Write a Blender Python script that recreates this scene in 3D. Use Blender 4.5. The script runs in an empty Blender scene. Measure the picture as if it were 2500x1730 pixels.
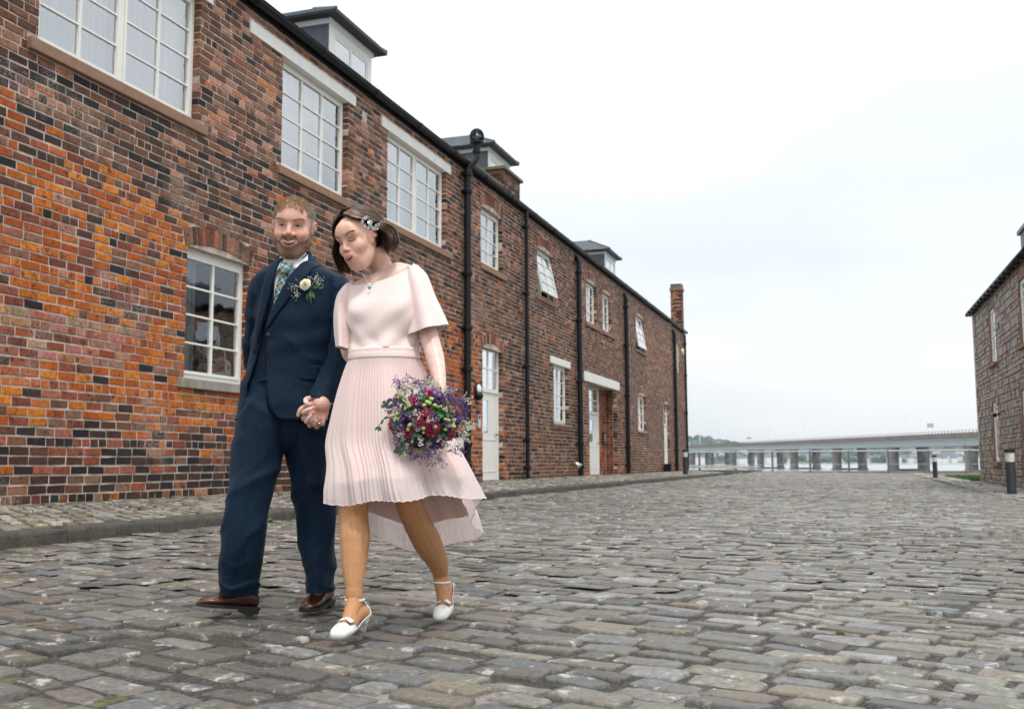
import bpy, bmesh, math, random
import numpy as np
from mathutils import Vector, Matrix
from mathutils import noise as mnoise
rad = math.radians
scn = bpy.context.scene
COL = scn.collection

# ------------------------------------------------------------------ camera
CAM_H = 0.66
YAW, PITCH, ROLL = 18.37, 6.09, 0.25
cam_data = bpy.data.cameras.new('camera')
cam = bpy.data.objects.new('camera', cam_data)
COL.objects.link(cam)
cam_data.sensor_width = 36.0
cam_data.lens = 35.9
cam_data.clip_end = 9000
cam_data.clip_start = 0.05
CAMR = Matrix.Rotation(rad(YAW), 3, 'Z') @ Matrix.Rotation(rad(90 + PITCH), 3, 'X') @ Matrix.Rotation(rad(-ROLL), 3, 'Z')
cam.matrix_world = Matrix.Translation((0, 0, CAM_H)) @ CAMR.to_4x4()
cam_data.dof.use_dof = True
cam_data.dof.focus_distance = 4.4
cam_data.dof.aperture_fstop = 6.0
scn.camera = cam

# ------------------------------------------------------------------ world, sun, exposure
SUN_EL, SUN_AZ = 64, 140
world = bpy.data.worlds.new('World'); scn.world = world; world.use_nodes = True
nt = world.node_tree; nt.nodes.clear()
wout = nt.nodes.new('ShaderNodeOutputWorld'); bg = nt.nodes.new('ShaderNodeBackground')
sky = nt.nodes.new('ShaderNodeTexSky'); sky.sky_type = 'NISHITA'; sky.sun_disc = False
sky.sun_elevation = rad(SUN_EL); sky.sun_rotation = rad(SUN_AZ)
tc = nt.nodes.new('ShaderNodeTexCoord'); mp = nt.nodes.new('ShaderNodeMapping'); mp.inputs['Scale'].default_value = (1.2, 1.2, 3.4)
mp.inputs['Location'].default_value = (.4, 2.3, .2)
n1 = nt.nodes.new('ShaderNodeTexNoise'); n1.inputs['Scale'].default_value = 1.5; n1.inputs['Detail'].default_value = 5; n1.inputs['Roughness'].default_value = .48
cr = nt.nodes.new('ShaderNodeValToRGB')
cr.color_ramp.elements[0].position = .40; cr.color_ramp.elements[0].color = (5.15, 5.55, 5.72, 1)
cr.color_ramp.elements[1].position = .60; cr.color_ramp.elements[1].color = (6.55, 6.65, 6.75, 1)
mx = nt.nodes.new('ShaderNodeMix'); mx.data_type = 'RGBA'; mx.inputs[0].default_value = .93
nt.links.new(tc.outputs['Generated'], mp.inputs[0]); nt.links.new(mp.outputs[0], n1.inputs['Vector'])
nt.links.new(n1.outputs[0], cr.inputs[0]); nt.links.new(sky.outputs[0], mx.inputs[6])
# an overcast sky is brighter overhead than at the horizon
sx = nt.nodes.new('ShaderNodeSeparateXYZ'); nt.links.new(tc.outputs['Generated'], sx.inputs[0])
mr = nt.nodes.new('ShaderNodeMapRange'); mr.inputs['From Min'].default_value = 0; mr.inputs['From Max'].default_value = 1; mr.inputs['To Min'].default_value = 1.0; mr.inputs['To Max'].default_value = 1.95; nt.links.new(sx.outputs[2], mr.inputs[0])
vm = nt.nodes.new('ShaderNodeVectorMath'); vm.operation = 'SCALE'; nt.links.new(cr.outputs[0], vm.inputs[0]); nt.links.new(mr.outputs[0], vm.inputs['Scale']); nt.links.new(vm.outputs[0], mx.inputs[7])
nt.links.new(mx.outputs[2], bg.inputs[0]); bg.inputs[1].default_value = 0.10
nt.links.new(bg.outputs[0], wout.inputs[0])
sd = bpy.data.lights.new('sun', 'SUN'); sd.energy = 1.5; sd.angle = rad(10); sd.color = (1, .97, .93)
sun = bpy.data.objects.new('sun', sd); COL.objects.link(sun)
az = rad(SUN_AZ)   # direction towards the sun, behind the camera and to its right
sdir = Vector((math.sin(az) * math.cos(rad(SUN_EL)), math.cos(az) * math.cos(rad(SUN_EL)), math.sin(rad(SUN_EL))))
sun.rotation_euler = sdir.to_track_quat('Z', 'Y').to_euler()
scn.view_settings.view_transform = 'Standard'; scn.view_settings.look = 'None'
scn.view_settings.gamma = 1; scn.view_settings.exposure = 0.6
scn.view_settings.use_curve_mapping = False

# ------------------------------------------------------------------ helpers
def tag(o, label=None, cat=None, group=None, kind=None):
    if label: o['label'] = label
    if cat: o['category'] = cat
    if group: o['group'] = group
    if kind: o['kind'] = kind
    return o
def empty(name, loc=(0, 0, 0), label=None, cat=None, group=None):
    o = bpy.data.objects.new(name, None); COL.objects.link(o); o.location = loc
    o.empty_display_size = .1
    return tag(o, label, cat, group)
def link(o, parent=None):
    COL.objects.link(o)
    if parent is not None:
        o.parent = parent
        o.matrix_parent_inverse = Matrix.Translation(-Vector(world_loc(parent)))
    return o
def world_loc(p):
    v = Vector((0, 0, 0)) if p.get('_wl') is None else Vector(p['_wl'])
    if p.get('_wl') is None: v = p.location.copy()
    return v
class Acc:
    """collects verts / faces (+ a colour per vertex) for one mesh"""
    def __init__(s): s.v = []; s.f = []; s.c = []; s.n = 0
    def add(s, verts, faces, col=None):
        b = s.n
        s.v.extend(verts); s.n += len(verts)
        s.f.extend([tuple(i + b for i in f) for f in faces])
        if col is not None: s.c.extend([col] * len(verts))
        return b
    def box(s, x0, x1, y0, y1, z0, z1, col=None):
        s.add([(x0, y0, z0), (x1, y0, z0), (x1, y1, z0), (x0, y1, z0), (x0, y0, z1), (x1, y0, z1), (x1, y1, z1), (x0, y1, z1)],
              [(0, 3, 2, 1), (4, 5, 6, 7), (0, 1, 5, 4), (1, 2, 6, 5), (2, 3, 7, 6), (3, 0, 4, 7)], col)
    def quad(s, a, b, c, d, col=None): s.add([a, b, c, d], [(0, 1, 2, 3)], col)
    def tube(s, pts, r, seg=12, col=None, cap=True):
        pts = [Vector(p) for p in pts]; n = len(pts)
        rr = r if isinstance(r, (list, tuple)) else [r] * n
        vs = []; ref = None
        for i, p in enumerate(pts):
            t = (pts[min(i + 1, n - 1)] - pts[max(i - 1, 0)])
            t = t.normalized() if t.length > 1e-9 else Vector((0, 0, 1))
            if ref is None:
                ref = Vector((0, 1, 0)) if abs(t.y) < .9 else Vector((1, 0, 0))
            u = (ref - t * ref.dot(t)).normalized(); ref = u; w = t.cross(u)
            for k in range(seg):
                a = 2 * math.pi * k / seg
                vs.append(tuple(p + u * (rr[i] * math.cos(a)) + w * (rr[i] * math.sin(a))))
        fs = [(i * seg + k, i * seg + (k + 1) % seg, (i + 1) * seg + (k + 1) % seg, (i + 1) * seg + k) for i in range(n - 1) for k in range(seg)]
        if cap: fs += [tuple(range(seg - 1, -1, -1)), tuple((n - 1) * seg + k for k in range(seg))]
        s.add(vs, fs, col)
    def build(s, name, mat, parent=None, smooth=False, kind=None, origin=None):
        me = bpy.data.meshes.new(name)
        vv = s.v
        me.from_pydata([tuple(p) for p in vv], [], s.f)
        if s.c and len(s.c) == len(vv):
            a = me.color_attributes.new('Col', 'FLOAT_COLOR', 'POINT')
            arr = np.ones((len(vv), 4), dtype=np.float32); arr[:, :3] = np.array(s.c, dtype=np.float32)[:, :3]
            a.data.foreach_set('color', arr.ravel())
        if mat is not None:
            for m in (mat if isinstance(mat, (list, tuple)) else [mat]): me.materials.append(m)
        if smooth: me.polygons.foreach_set('use_smooth', [True] * len(me.polygons))
        me.update()
        o = bpy.data.objects.new(name, me); link(o, parent)
        if kind: o['kind'] = kind
        return o
def smooth_angle(o, deg=40):
    me = o.data
    me.polygons.foreach_set('use_smooth', [True] * len(me.polygons))
    me.set_sharp_from_angle(angle=rad(deg))
def ellip(acc, c, ax, n=18, m=10, half=None):
    vs = []; fs = []
    for i in range(m + 1):
        t = math.pi * i / m
        for k in range(n):
            p = 2 * math.pi * k / n
            vs.append((c[0] + ax[0] * math.sin(t) * math.cos(p), c[1] + ax[1] * math.sin(t) * math.sin(p), c[2] + ax[2] * math.cos(t)))
    for i in range(m):
        for k in range(n): fs.append((i * n + k, (i + 1) * n + k, (i + 1) * n + (k + 1) % n, i * n + (k + 1) % n))
    acc.add(vs, fs)
# projection, used only to decide which of many alike pieces show large enough to be objects of their own
CR = np.array(CAMR); CC = np.array([0, 0, CAM_H])
FPX = 35.9 / 36 * 1024
def proj(p):
    q = CR.T @ (np.array(p) - CC)
    if q[2] > -.05: return None
    return 512 + FPX * q[0] / -q[2], 354 - FPX * q[1] / -q[2], -q[2]

# ------------------------------------------------------------------ materials
def newmat(name):
    m = bpy.data.materials.new(name); m.use_nodes = True
    n = m.node_tree; return m, n, n.nodes['Principled BSDF']
def N(n, t, **kw):
    x = n.nodes.new(t)
    for k, v in kw.items():
        if k in x.inputs: x.inputs[k].default_value = v
        else: setattr(x, k, v)
    return x
def ramp(n, pos, cols):
    r = n.nodes.new('ShaderNodeValToRGB'); e = r.color_ramp.elements
    while len(e) < len(pos): e.new(.5)
    for i, (p, c) in enumerate(zip(pos, cols)):
        e[i].position = p; e[i].color = (c[0], c[1], c[2], 1) if not isinstance(c, (int, float)) else (c, c, c, 1)
    return r
def mixc(n, a, b, fac, mode='MIX'):
    m = n.nodes.new('ShaderNodeMix'); m.data_type = 'RGBA'; m.blend_type = mode
    for i, s in ((0, fac), (6, a), (7, b)):
        if hasattr(s, 'links') or isinstance(s, bpy.types.NodeSocket): n.links.new(s, m.inputs[i])
        else:
            m.inputs[i].default_value = s if isinstance(s, (int, float)) else ((*s, 1) if len(s) == 3 else s)
    return m.outputs[2]
def simple(name, col, rough=.6, metal=0, noise=.12, scale=8, bump=0, bscale=None, spec=.5):
    m, n, b = newmat(name)
    g = N(n, 'ShaderNodeNewGeometry')
    tx = N(n, 'ShaderNodeTexNoise', Scale=scale, Detail=6, Roughness=.6); n.links.new(g.outputs['Position'], tx.inputs['Vector'])
    r = ramp(n, (.3, .7), ([c * (1 - noise) for c in col], [min(1, c * (1 + noise)) for c in col]))
    n.links.new(tx.outputs[0], r.inputs[0]); n.links.new(r.outputs[0], b.inputs['Base Color'])
    b.inputs['Roughness'].default_value = rough; b.inputs['Metallic'].default_value = metal
    b.inputs['Specular IOR Level'].default_value = spec
    if bump:
        t2 = N(n, 'ShaderNodeTexNoise', Scale=bscale or scale * 6, Detail=4); n.links.new(g.outputs['Position'], t2.inputs['Vector'])
        bp = N(n, 'ShaderNodeBump', Strength=bump, Distance=.01); n.links.new(t2.outputs[0], bp.inputs['Height']); n.links.new(bp.outputs[0], b.inputs['Normal'])
    return m
def brick_mat(name, use_obj):
    m, n, b = newmat(name)
    g = N(n, 'ShaderNodeNewGeometry'); P = g.outputs['Position']
    if use_obj: base = N(n, 'ShaderNodeObjectInfo').outputs['Color']
    else: base = N(n, 'ShaderNodeVertexColor', layer_name='Col').outputs['Color']
    def nz(sc, det=5, ro=.6, off=0):
        mpn = N(n, 'ShaderNodeMapping'); mpn.inputs['Location'].default_value = (off, off * 1.7, off * .6); n.links.new(P, mpn.inputs[0])
        t = N(n, 'ShaderNodeTexNoise', Scale=sc, Detail=det, Roughness=ro); n.links.new(mpn.outputs[0], t.inputs['Vector']); return t.outputs[0]
    f1 = nz(22, 7, .7); r1 = ramp(n, (.32, .5, .68), (.45, 1.0, 1.4)); n.links.new(f1, r1.inputs[0])
    c = mixc(n, base, r1.outputs[0], 1.0, 'MULTIPLY')
    f2 = nz(11, 8, .72, 3.1); r2 = ramp(n, (.56, .64), (0, .85)); n.links.new(f2, r2.inputs[0])
    c = mixc(n, c, (.018, .013, .013), r2.outputs[0])
    f5 = nz(1.1, 3, .5, 9); r5 = ramp(n, (.62, .70), (0, .45)); n.links.new(f5, r5.inputs[0])
    f6 = nz(45, 4, .6, 5); r6 = ramp(n, (.45, .6), (0, 1)); n.links.new(f6, r6.inputs[0])
    k = N(n, 'ShaderNodeMath', operation='MULTIPLY'); n.links.new(r5.outputs[0], k.inputs[0]); n.links.new(r6.outputs[0], k.inputs[1])
    c = mixc(n, c, (.48, .36, .30), k.outputs[0])
    f3 = nz(30, 6, .7, 7.7); r3 = ramp(n, (.70, .74), (0, .8)); n.links.new(f3, r3.inputs[0])
    c = mixc(n, c, (.55, .47, .42), r3.outputs[0])
    n.links.new(c, b.inputs['Base Color'])
    rr = ramp(n, (.35, .7), (.5, .85)); n.links.new(f1, rr.inputs[0]); n.links.new(rr.outputs[0], b.inputs['Roughness'])
    b.inputs['Specular IOR Level'].default_value = .2
    bp = N(n, 'ShaderNodeBump', Strength=.6, Distance=.005); n.links.new(nz(90, 6), bp.inputs['Height']); n.links.new(bp.outputs[0], b.inputs['Normal'])
    return m
def sett_mat(name, use_obj, moss=.35):
    m, n, b = newmat(name)
    g = N(n, 'ShaderNodeNewGeometry'); P = g.outputs['Position']
    if use_obj: base = N(n, 'ShaderNodeObjectInfo').outputs['Color']
    else: base = N(n, 'ShaderNodeVertexColor', layer_name='Col').outputs['Color']
    def nz(sc, det=5, ro=.6, off=0):
        mpn = N(n, 'ShaderNodeMapping'); mpn.inputs['Location'].default_value = (off, off * 1.7, off * .6); n.links.new(P, mpn.inputs[0])
        t = N(n, 'ShaderNodeTexNoise', Scale=sc, Detail=det, Roughness=ro); n.links.new(mpn.outputs[0], t.inputs['Vector']); return t.outputs[0]
    f1 = nz(40, 8, .75); r1 = ramp(n, (.32, .5, .68), (.42, 1, 1.6)); n.links.new(f1, r1.inputs[0])
    c = mixc(n, base, r1.outputs[0], 1.0, 'MULTIPLY')
    f4 = nz(6, 4, .6, 2.2); r4 = ramp(n, (.42, .62), (0, .4)); n.links.new(f4, r4.inputs[0])
    c = mixc(n, c, (.16, .105, .075), r4.outputs[0])
    f2 = nz(9, 9, .74, 5.3); r2 = ramp(n, (.575, .63), (0, .9)); n.links.new(f2, r2.inputs[0])
    c = mixc(n, c, (.50, .48, .43), r2.outputs[0])
    f3 = nz(16, 6, .7, 8.3); r3 = ramp(n, (.72, .76), (0, moss)); n.links.new(f3, r3.inputs[0])
    c = mixc(n, c, (.26, .17, .03), r3.outputs[0])
    n.links.new(c, b.inputs['Base Color'])
    rr = ramp(n, (.3, .7), (.28, .60)); n.links.new(f1, rr.inputs[0]); n.links.new(rr.outputs[0], b.inputs['Roughness'])
    bp = N(n, 'ShaderNodeBump', Strength=1.0, Distance=.010); n.links.new(nz(70, 8, .7), bp.inputs['Height']); n.links.new(bp.outputs[0], b.inputs['Normal'])
    return m
def joint_mat(name, moss):
    m, n, b = newmat(name)
    g = N(n, 'ShaderNodeNewGeometry'); P = g.outputs['Position']
    t1 = N(n, 'ShaderNodeTexNoise', Scale=60, Detail=8, Roughness=.75); n.links.new(P, t1.inputs['Vector'])
    r1 = ramp(n, (.3, .5, .68), ((.010, .008, .007), (.040, .031, .025), (.20, .175, .155))); n.links.new(t1.outputs[0], r1.inputs[0])
    t0 = N(n, 'ShaderNodeTexNoise', Scale=1.3, Detail=5, Roughness=.6); n.links.new(P, t0.inputs['Vector'])
    r0 = ramp(n, (.50, .62), (0, .8)); n.links.new(t0.outputs[0], r0.inputs[0])
    r1b = ramp(n, (.3, .6), ((.20, .17, .16), (.46, .41, .38))); n.links.new(t1.outputs[0], r1b.inputs[0])
    c = mixc(n, r1.outputs[0], r1b.outputs[0], r0.outputs[0])
    t2 = N(n, 'ShaderNodeTexNoise', Scale=2.6, Detail=7, Roughness=.7); n.links.new(P, t2.inputs['Vector'])
    r2 = ramp(n, (.60 - moss * .14, .66 - moss * .12), (0, .9)); n.links.new(t2.outputs[0], r2.inputs[0])
    t3 = N(n, 'ShaderNodeTexNoise', Scale=30, Detail=4); n.links.new(P, t3.inputs['Vector'])
    r3 = ramp(n, (.35, .65), ((.045, .05, .012), (.16, .15, .03))); n.links.new(t3.outputs[0], r3.inputs[0])
    c = mixc(n, c, r3.outputs[0], r2.outputs[0])
    n.links.new(c, b.inputs['Base Color']); b.inputs['Roughness'].default_value = .75
    bp = N(n, 'ShaderNodeBump', Strength=1.0, Distance=.012); n.links.new(t1.outputs[0], bp.inputs['Height']); n.links.new(bp.outputs[0], b.inputs['Normal'])
    return m
M = {}
M['brick_o'] = brick_mat('brick_single', True); M['brick_s'] = brick_mat('brick_many', False)
M['sett_o'] = sett_mat('sett_single', True); M['sett_s'] = sett_mat('sett_many', False)
M['joint'] = joint_mat('road_joint', .25); M['joint_moss'] = joint_mat('pavement_joint', 1.0)
M['mortar'] = simple('mortar', (.45, .375, .325), .9, noise=.5, scale=5, bump=.6, bscale=80)
M['white'] = simple('white_paint', (.80, .80, .77), .45, noise=.03, scale=3)
M['cream'] = simple('cream_paint', (.76, .75, .70), .5, noise=.04, scale=4)
M['lintel'] = simple('painted_concrete', (.78, .77, .74), .7, noise=.05, scale=5, bump=.2)
M['sill'] = simple('brown_sandstone', (.25, .145, .095), .8, noise=.15, scale=9, bump=.4, bscale=60)
M['greysill'] = simple('grey_stone', (.26, .24, .20), .85, noise=.3, scale=7, bump=.5, bscale=50)
M['black'] = simple('black_iron', (.008, .009, .011), .42, noise=.3, scale=9, spec=.28)
M['charcoal'] = simple('charcoal_paint', (.03, .036, .045), .45, noise=.2, scale=9)
M['slate'] = simple('slate', (.10, .115, .135), .45, noise=.35, scale=6, bump=.3)
M['lead'] = simple('lead_cladding', (.10, .11, .13), .5, noise=.2, scale=5, bump=.2)
M['kerb'] = simple('kerb_stone', (.052, .046, .036), .75, noise=.45, scale=9, bump=.9, bscale=40)
M['moss_coping'] = simple('mossy_coping', (.13, .125, .07), .85, noise=.3, scale=9, bump=.5)
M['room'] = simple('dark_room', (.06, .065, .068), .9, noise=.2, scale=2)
def curtain_mat():
    m, n, b = newmat('net_curtain')
    g = N(n, 'ShaderNodeNewGeometry'); w = N(n, 'ShaderNodeTexNoise', Scale=1.0, Detail=4)
    mpn = N(n, 'ShaderNodeMapping'); mpn.inputs['Scale'].default_value = (1, 16, .35); n.links.new(g.outputs['Position'], mpn.inputs[0]); n.links.new(mpn.outputs[0], w.inputs['Vector'])
    r = ramp(n, (.3, .7), ((.60, .62, .65), (.86, .87, .88))); n.links.new(w.outputs[0], r.inputs[0]); n.links.new(r.outputs[0], b.inputs['Base Color'])
    b.inputs['Roughness'].default_value = .9
    return m
M['curtain'] = curtain_mat()
def glass_mat():
    m, n, b = newmat('window_glass'); n.nodes.remove(b)
    o = n.nodes['Material Output']
    t = N(n, 'ShaderNodeBsdfTransparent'); t.inputs[0].default_value = (.80, .84, .85, 1)
    gl = N(n, 'ShaderNodeBsdfGlossy', Roughness=.015); gl.inputs[0].default_value = (.95, .97, 1, 1)
    fr = N(n, 'ShaderNodeFresnel', IOR=1.5)
    g = N(n, 'ShaderNodeNewGeometry'); t1 = N(n, 'ShaderNodeTexNoise', Scale=1.8, Detail=2); n.links.new(g.outputs['Position'], t1.inputs['Vector'])
    bp = N(n, 'ShaderNodeBump', Strength=.12, Distance=.02); n.links.new(t1.outputs[0], bp.inputs['Height'])
    n.links.new(bp.outputs[0], gl.inputs['Normal']); n.links.new(bp.outputs[0], fr.inputs['Normal'])
    ad = N(n, 'ShaderNodeMath', operation='MULTIPLY_ADD'); ad.inputs[1].default_value = 1.8; ad.inputs[2].default_value = .27; n.links.new(fr.outputs[0], ad.inputs[0])
    mxs = N(n, 'ShaderNodeMixShader'); n.links.new(ad.outputs[0], mxs.inputs[0]); n.links.new(t.outputs[0], mxs.inputs[1]); n.links.new(gl.outputs[0], mxs.inputs[2])
    n.links.new(mxs.outputs[0], o.inputs[0]); return m
M['glass'] = glass_mat()
def water_mat():
    m, n, b = newmat('water'); b.inputs['Base Color'].default_value = (.32, .36, .38, 1); b.inputs['Roughness'].default_value = .18
    g = N(n, 'ShaderNodeNewGeometry'); t1 = N(n, 'ShaderNodeTexNoise', Scale=.8, Detail=5)
    mpn = N(n, 'ShaderNodeMapping'); mpn.inputs['Scale'].default_value = (1, .25, 1); n.links.new(g.outputs['Position'], mpn.inputs[0]); n.links.new(mpn.outputs[0], t1.inputs['Vector'])
    bp = N(n, 'ShaderNodeBump', Strength=.12, Distance=.2); n.links.new(t1.outputs[0], bp.inputs['Height']); n.links.new(bp.outputs[0], b.inputs['Normal']); return m
M['water'] = water_mat()

# ------------------------------------------------------------------ ground
WX = -7.6          # street wall plane
KX0, KX1 = -5.76, -5.60
PROF = [(-60, .30), (-7.6, .28), (-5.76, .195), (-5.6, .085), (-2.4, .0), (0, -.02), (3, -.05), (60, -.06)]
def gz(x, y=0):
    """level of the road / pavement bed at a place"""
    X = [p[0] for p in PROF]; Z = [p[1] for p in PROF]
    z = float(np.interp(x, X, Z))
    if -5.6 < x: z += .006 * math.sin(x * 1.9 + y * .7) + .006 * math.sin(y * 1.3 - x * .8)
    return z
def sheet(x0, x1, y0, y1, nx, ny, dz=0):
    a = Acc(); xs = np.linspace(x0, x1, nx + 1); ys = np.linspace(y0, y1, ny + 1)
    vs = [(x, y, gz(x, y) + dz) for y in ys for x in xs]
    fs = [(j * (nx + 1) + i, j * (nx + 1) + i + 1, (j + 1) * (nx + 1) + i + 1, (j + 1) * (nx + 1) + i) for j in range(ny) for i in range(nx)]
    a.add(vs, fs); return a
QY = 68.0
road = sheet(-5.60, 14, -12, QY, 40, 120).build('road', M['joint'], smooth=True, kind='structure')
pav = sheet(-7.7, -5.76, -12, 49.6, 8, 60).build('pavement', M['joint_moss'], smooth=True, kind='structure')
a = Acc(); a.box(-60, -5.62, 49.0, QY, -.5, .19); a.box(-60, -7.75, -12, 49.0, -.5, .2)
a.build('ground', M['joint'], kind='structure')
a = Acc(); a.box(-60, 60, QY, QY + .6, -8, .10); a.box(14, 60, -12, QY, -.5, -.06)
a.box(-40, 60, -30, -12, -.5, -.02)
a.build('quay', M['greysill'], kind='structure')

rnd = random.Random(5)
STONE = [(.145, .145, .122), (.165, .158, .132), (.125, .125, .105), (.175, .160, .128), (.125, .130, .128), (.155, .135, .102), (.200, .200, .195), (.135, .135, .122), (.170, .163, .148), (.100, .100, .092)]
def sett_shape(L, W, H, seg, r, rn, rings):
    """worn stone sett: rounded rectangular outline, domed top; local coords, top at z=0"""
    rc = min(.017, W * .2) * rn.uniform(.6, 1.1); pts = []
    taper = rn.uniform(-.10, .10); bow = rn.uniform(-.006, .006)
    angs = {16: (0, 45, 90), 12: (10, 80), 8: (20, 70), 4: (45,)}[seg]
    for q, (sx, sy) in enumerate(((1, 1), (-1, 1), (-1, -1), (1, -1))):
        for t in angs:
            t = rad(t + 90 * q); pts.append((sx * (L / 2 - rc) + rc * math.cos(t), sy * (W / 2 - rc) + rc * math.sin(t)))
        if seg >= 12 and q in (0, 2):
            for s in (1, -1): pts.append((s * sx * L / 6, sy * W / 2 + rn.uniform(-.006, .004)))
        elif seg >= 12 and q in (1, 3) and seg == 16 or (seg == 12 and q in (1, 3)):
            pass
    pts = [(x + rn.uniform(-.004, .004), y * (1 + taper * x / L) + bow * (1 - (2 * x / L) ** 2) + rn.uniform(-.003, .003)) for x, y in pts]
    seg = len(pts); vs = []; fs = []
    for (sc, z) in rings:
        ins = (1 - sc) * W * .5
        for (x, y) in pts:
            vs.append((x - math.copysign(min(abs(x), ins), x), y - math.copysign(min(abs(y), ins), y), z * H + (rn.uniform(-.002, .002) if z > -.5 else 0)))
    nr = len(rings)
    for i in range(nr - 1):
        for k in range(seg):
            fs.append((i * seg + k, i * seg + (k + 1) % seg, (i + 1) * seg + (k + 1) % seg, (i + 1) * seg + k))
    fs.append(tuple((nr - 1) * seg + k for k in range(seg)))
    return vs, fs
RN_HI = [(1.0, -1.0), (1.0, -.20), (.965, -.07), (.91, -.02), (.70, 0)]
RN_MID = [(1.0, -1.0), (.99, -.16), (.88, 0)]
def lay_setts(parent, x0, x1, y0, y1, ang, pitch, Lr, rise, ncount, cols, seed, wf, name='sett', many='setts', margin=2.0, yfar=99, clip=None):
    rn = random.Random(seed)
    ca, sa = math.cos(ang), math.sin(ang)          # long axis of the stones
    nx_, ny_ = -sa, ca                              # across the rows
    cs = [(x, y) for x in (x0, x1) for y in (y0, y1)]
    U = [x * ca + y * sa for x, y in cs]; V = [x * nx_ + y * ny_ for x, y in cs]
    items = []
    v = min(V)
    row = 0
    while v < max(V):
        wob = rn.uniform(0, 6)
        w = pitch * (1 + rn.uniform(-.10, .10))
        u = min(U) - rn.random() * .3
        while u < max(U):
            L = rn.uniform(*Lr)
            if rn.random() < .07: L *= .55
            cu = u + L / 2; cv = v + w / 2 + .022 * math.sin(cu * .9 + row * .05) + .012 * math.sin(cu * 2.3 + wob)
            x = cu * ca + cv * nx_; y = cu * sa + cv * ny_
            u += L
            if not (x0 + .03 < x < x1 - .03 and y0 < y < y1): continue
            if clip and not clip(x, y): continue
            d = -x * math.sin(rad(YAW)) + y * math.cos(rad(YAW)); lat = x * math.cos(rad(YAW)) + y * math.sin(rad(YAW))
            if d < 1.2 or abs(lat) > d * .52 + margin: continue
            items.append((x, y, L, w, d, lat))
        v += w; row += 1
    vis = [i for i in items if i[4] > 2.3 and abs(i[5]) < i[4] * .5]
    vis.sort(key=lambda i: i[4]); keep = set(id(i) for i in vis[:ncount])
    # shared meshes for the single stones
    protos = []
    if ncount:
        for k in range(14):
            Lp = Lr[0] + (Lr[1] - Lr[0]) * (k % 7) / 6
            vs, fs = sett_shape(Lp - rn.uniform(.022, .05), pitch - rn.uniform(.020, .04), .05, 16, 0, rn, RN_HI)
            me = bpy.data.meshes.new(name); me.from_pydata(vs, [], fs); me.materials.append(M['sett_o'])
            me.polygons.foreach_set('use_smooth', [True] * len(me.polygons)); me.update()
            protos.append((Lp, me))
    acc = Acc()
    for it in items:
        x, y, L, w, d, lat = it
        z = gz(x, y) + rise + rn.gauss(0, .0042)
        yaw = ang + rn.uniform(-.035, .035); tx, ty = rn.gauss(0, .045), rn.gauss(0, .022)
        c = cols[rn.randrange(len(cols))]; f = rn.uniform(.62, 1.35)
        patch = .5 + .5 * math.sin(x * .8 + 1) * math.sin(y * .55 + x * .2)
        c = tuple(q * f * (.85 + .35 * patch) for q in c)
        if rn.random() < .01: c = (.30, .29, .26)
        R = Matrix.Rotation(yaw, 3, 'Z') @ Matrix.Rotation(tx, 3, 'X') @ Matrix.Rotation(ty, 3, 'Y')
        if id(it) in keep:
            cand = sorted(protos, key=lambda p: abs(p[0] - L))[:4]
            Lp, me = cand[rn.randrange(len(cand))]
            o = bpy.data.objects.new(name, me); o.color = (*c, 1)
            o.matrix_world = Matrix.Translation((x, y, z)) @ (R @ Matrix.Diagonal((L / Lp, w / pitch, 1))).to_4x4()
            COL.objects.link(o); o.parent = parent
        else:
            if d < 9: vs, fs = sett_shape(L - rn.uniform(.020, .045), w - rn.uniform(.016, .036), .05, 12, 0, rn, RN_HI[1:])
            elif d < 26: vs, fs = sett_shape(L - rn.uniform(.020, .045), w - rn.uniform(.016, .036), .05, 8, 0, rn, RN_MID)
            else: vs, fs = sett_shape(L - .035, w - .028, .05, 4, 0, rn, RN_MID[1:])
            acc.add([tuple(R @ Vector(p) + Vector((x, y, z))) for p in vs], fs, c)
    acc.build(many, M['sett_s'], parent, smooth=True, kind='stuff')
    return len(items)
kerb_r_edge = lambda y: 2.72 + .012 * max(0, y - 24) + (-.25 if y < 20 else 0)
n_set = lay_setts(road, -5.58, 2.75, .8, QY, rad(180 - 18.5), .138, (.22, .32), .010, 300, STONE, 11, 1)
PAVST = [(.20, .19, .155), (.24, .22, .18), (.17, .16, .13), (.28, .25, .21), (.22, .22, .20), (.15, .145, .12)]
lay_setts(pav, -7.58, -5.78, 2.5, 49.5, rad(180 - 36), .125, (.24, .36), .012, 160, PAVST, 12, 1)
# right-hand paved margin beside the stone building, and its kerb line
lay_setts(road, 2.95, 4.05, 12, QY, rad(92), .15, (.24, .36), .035, 0, PAVST, 13, 1, many='margin_setts')
lay_setts(road, -20, -5.62, 49.8, QY, rad(180 - 36), .16, (.24, .36), .20, 0, PAVST, 14, 1, many='corner_setts')
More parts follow.
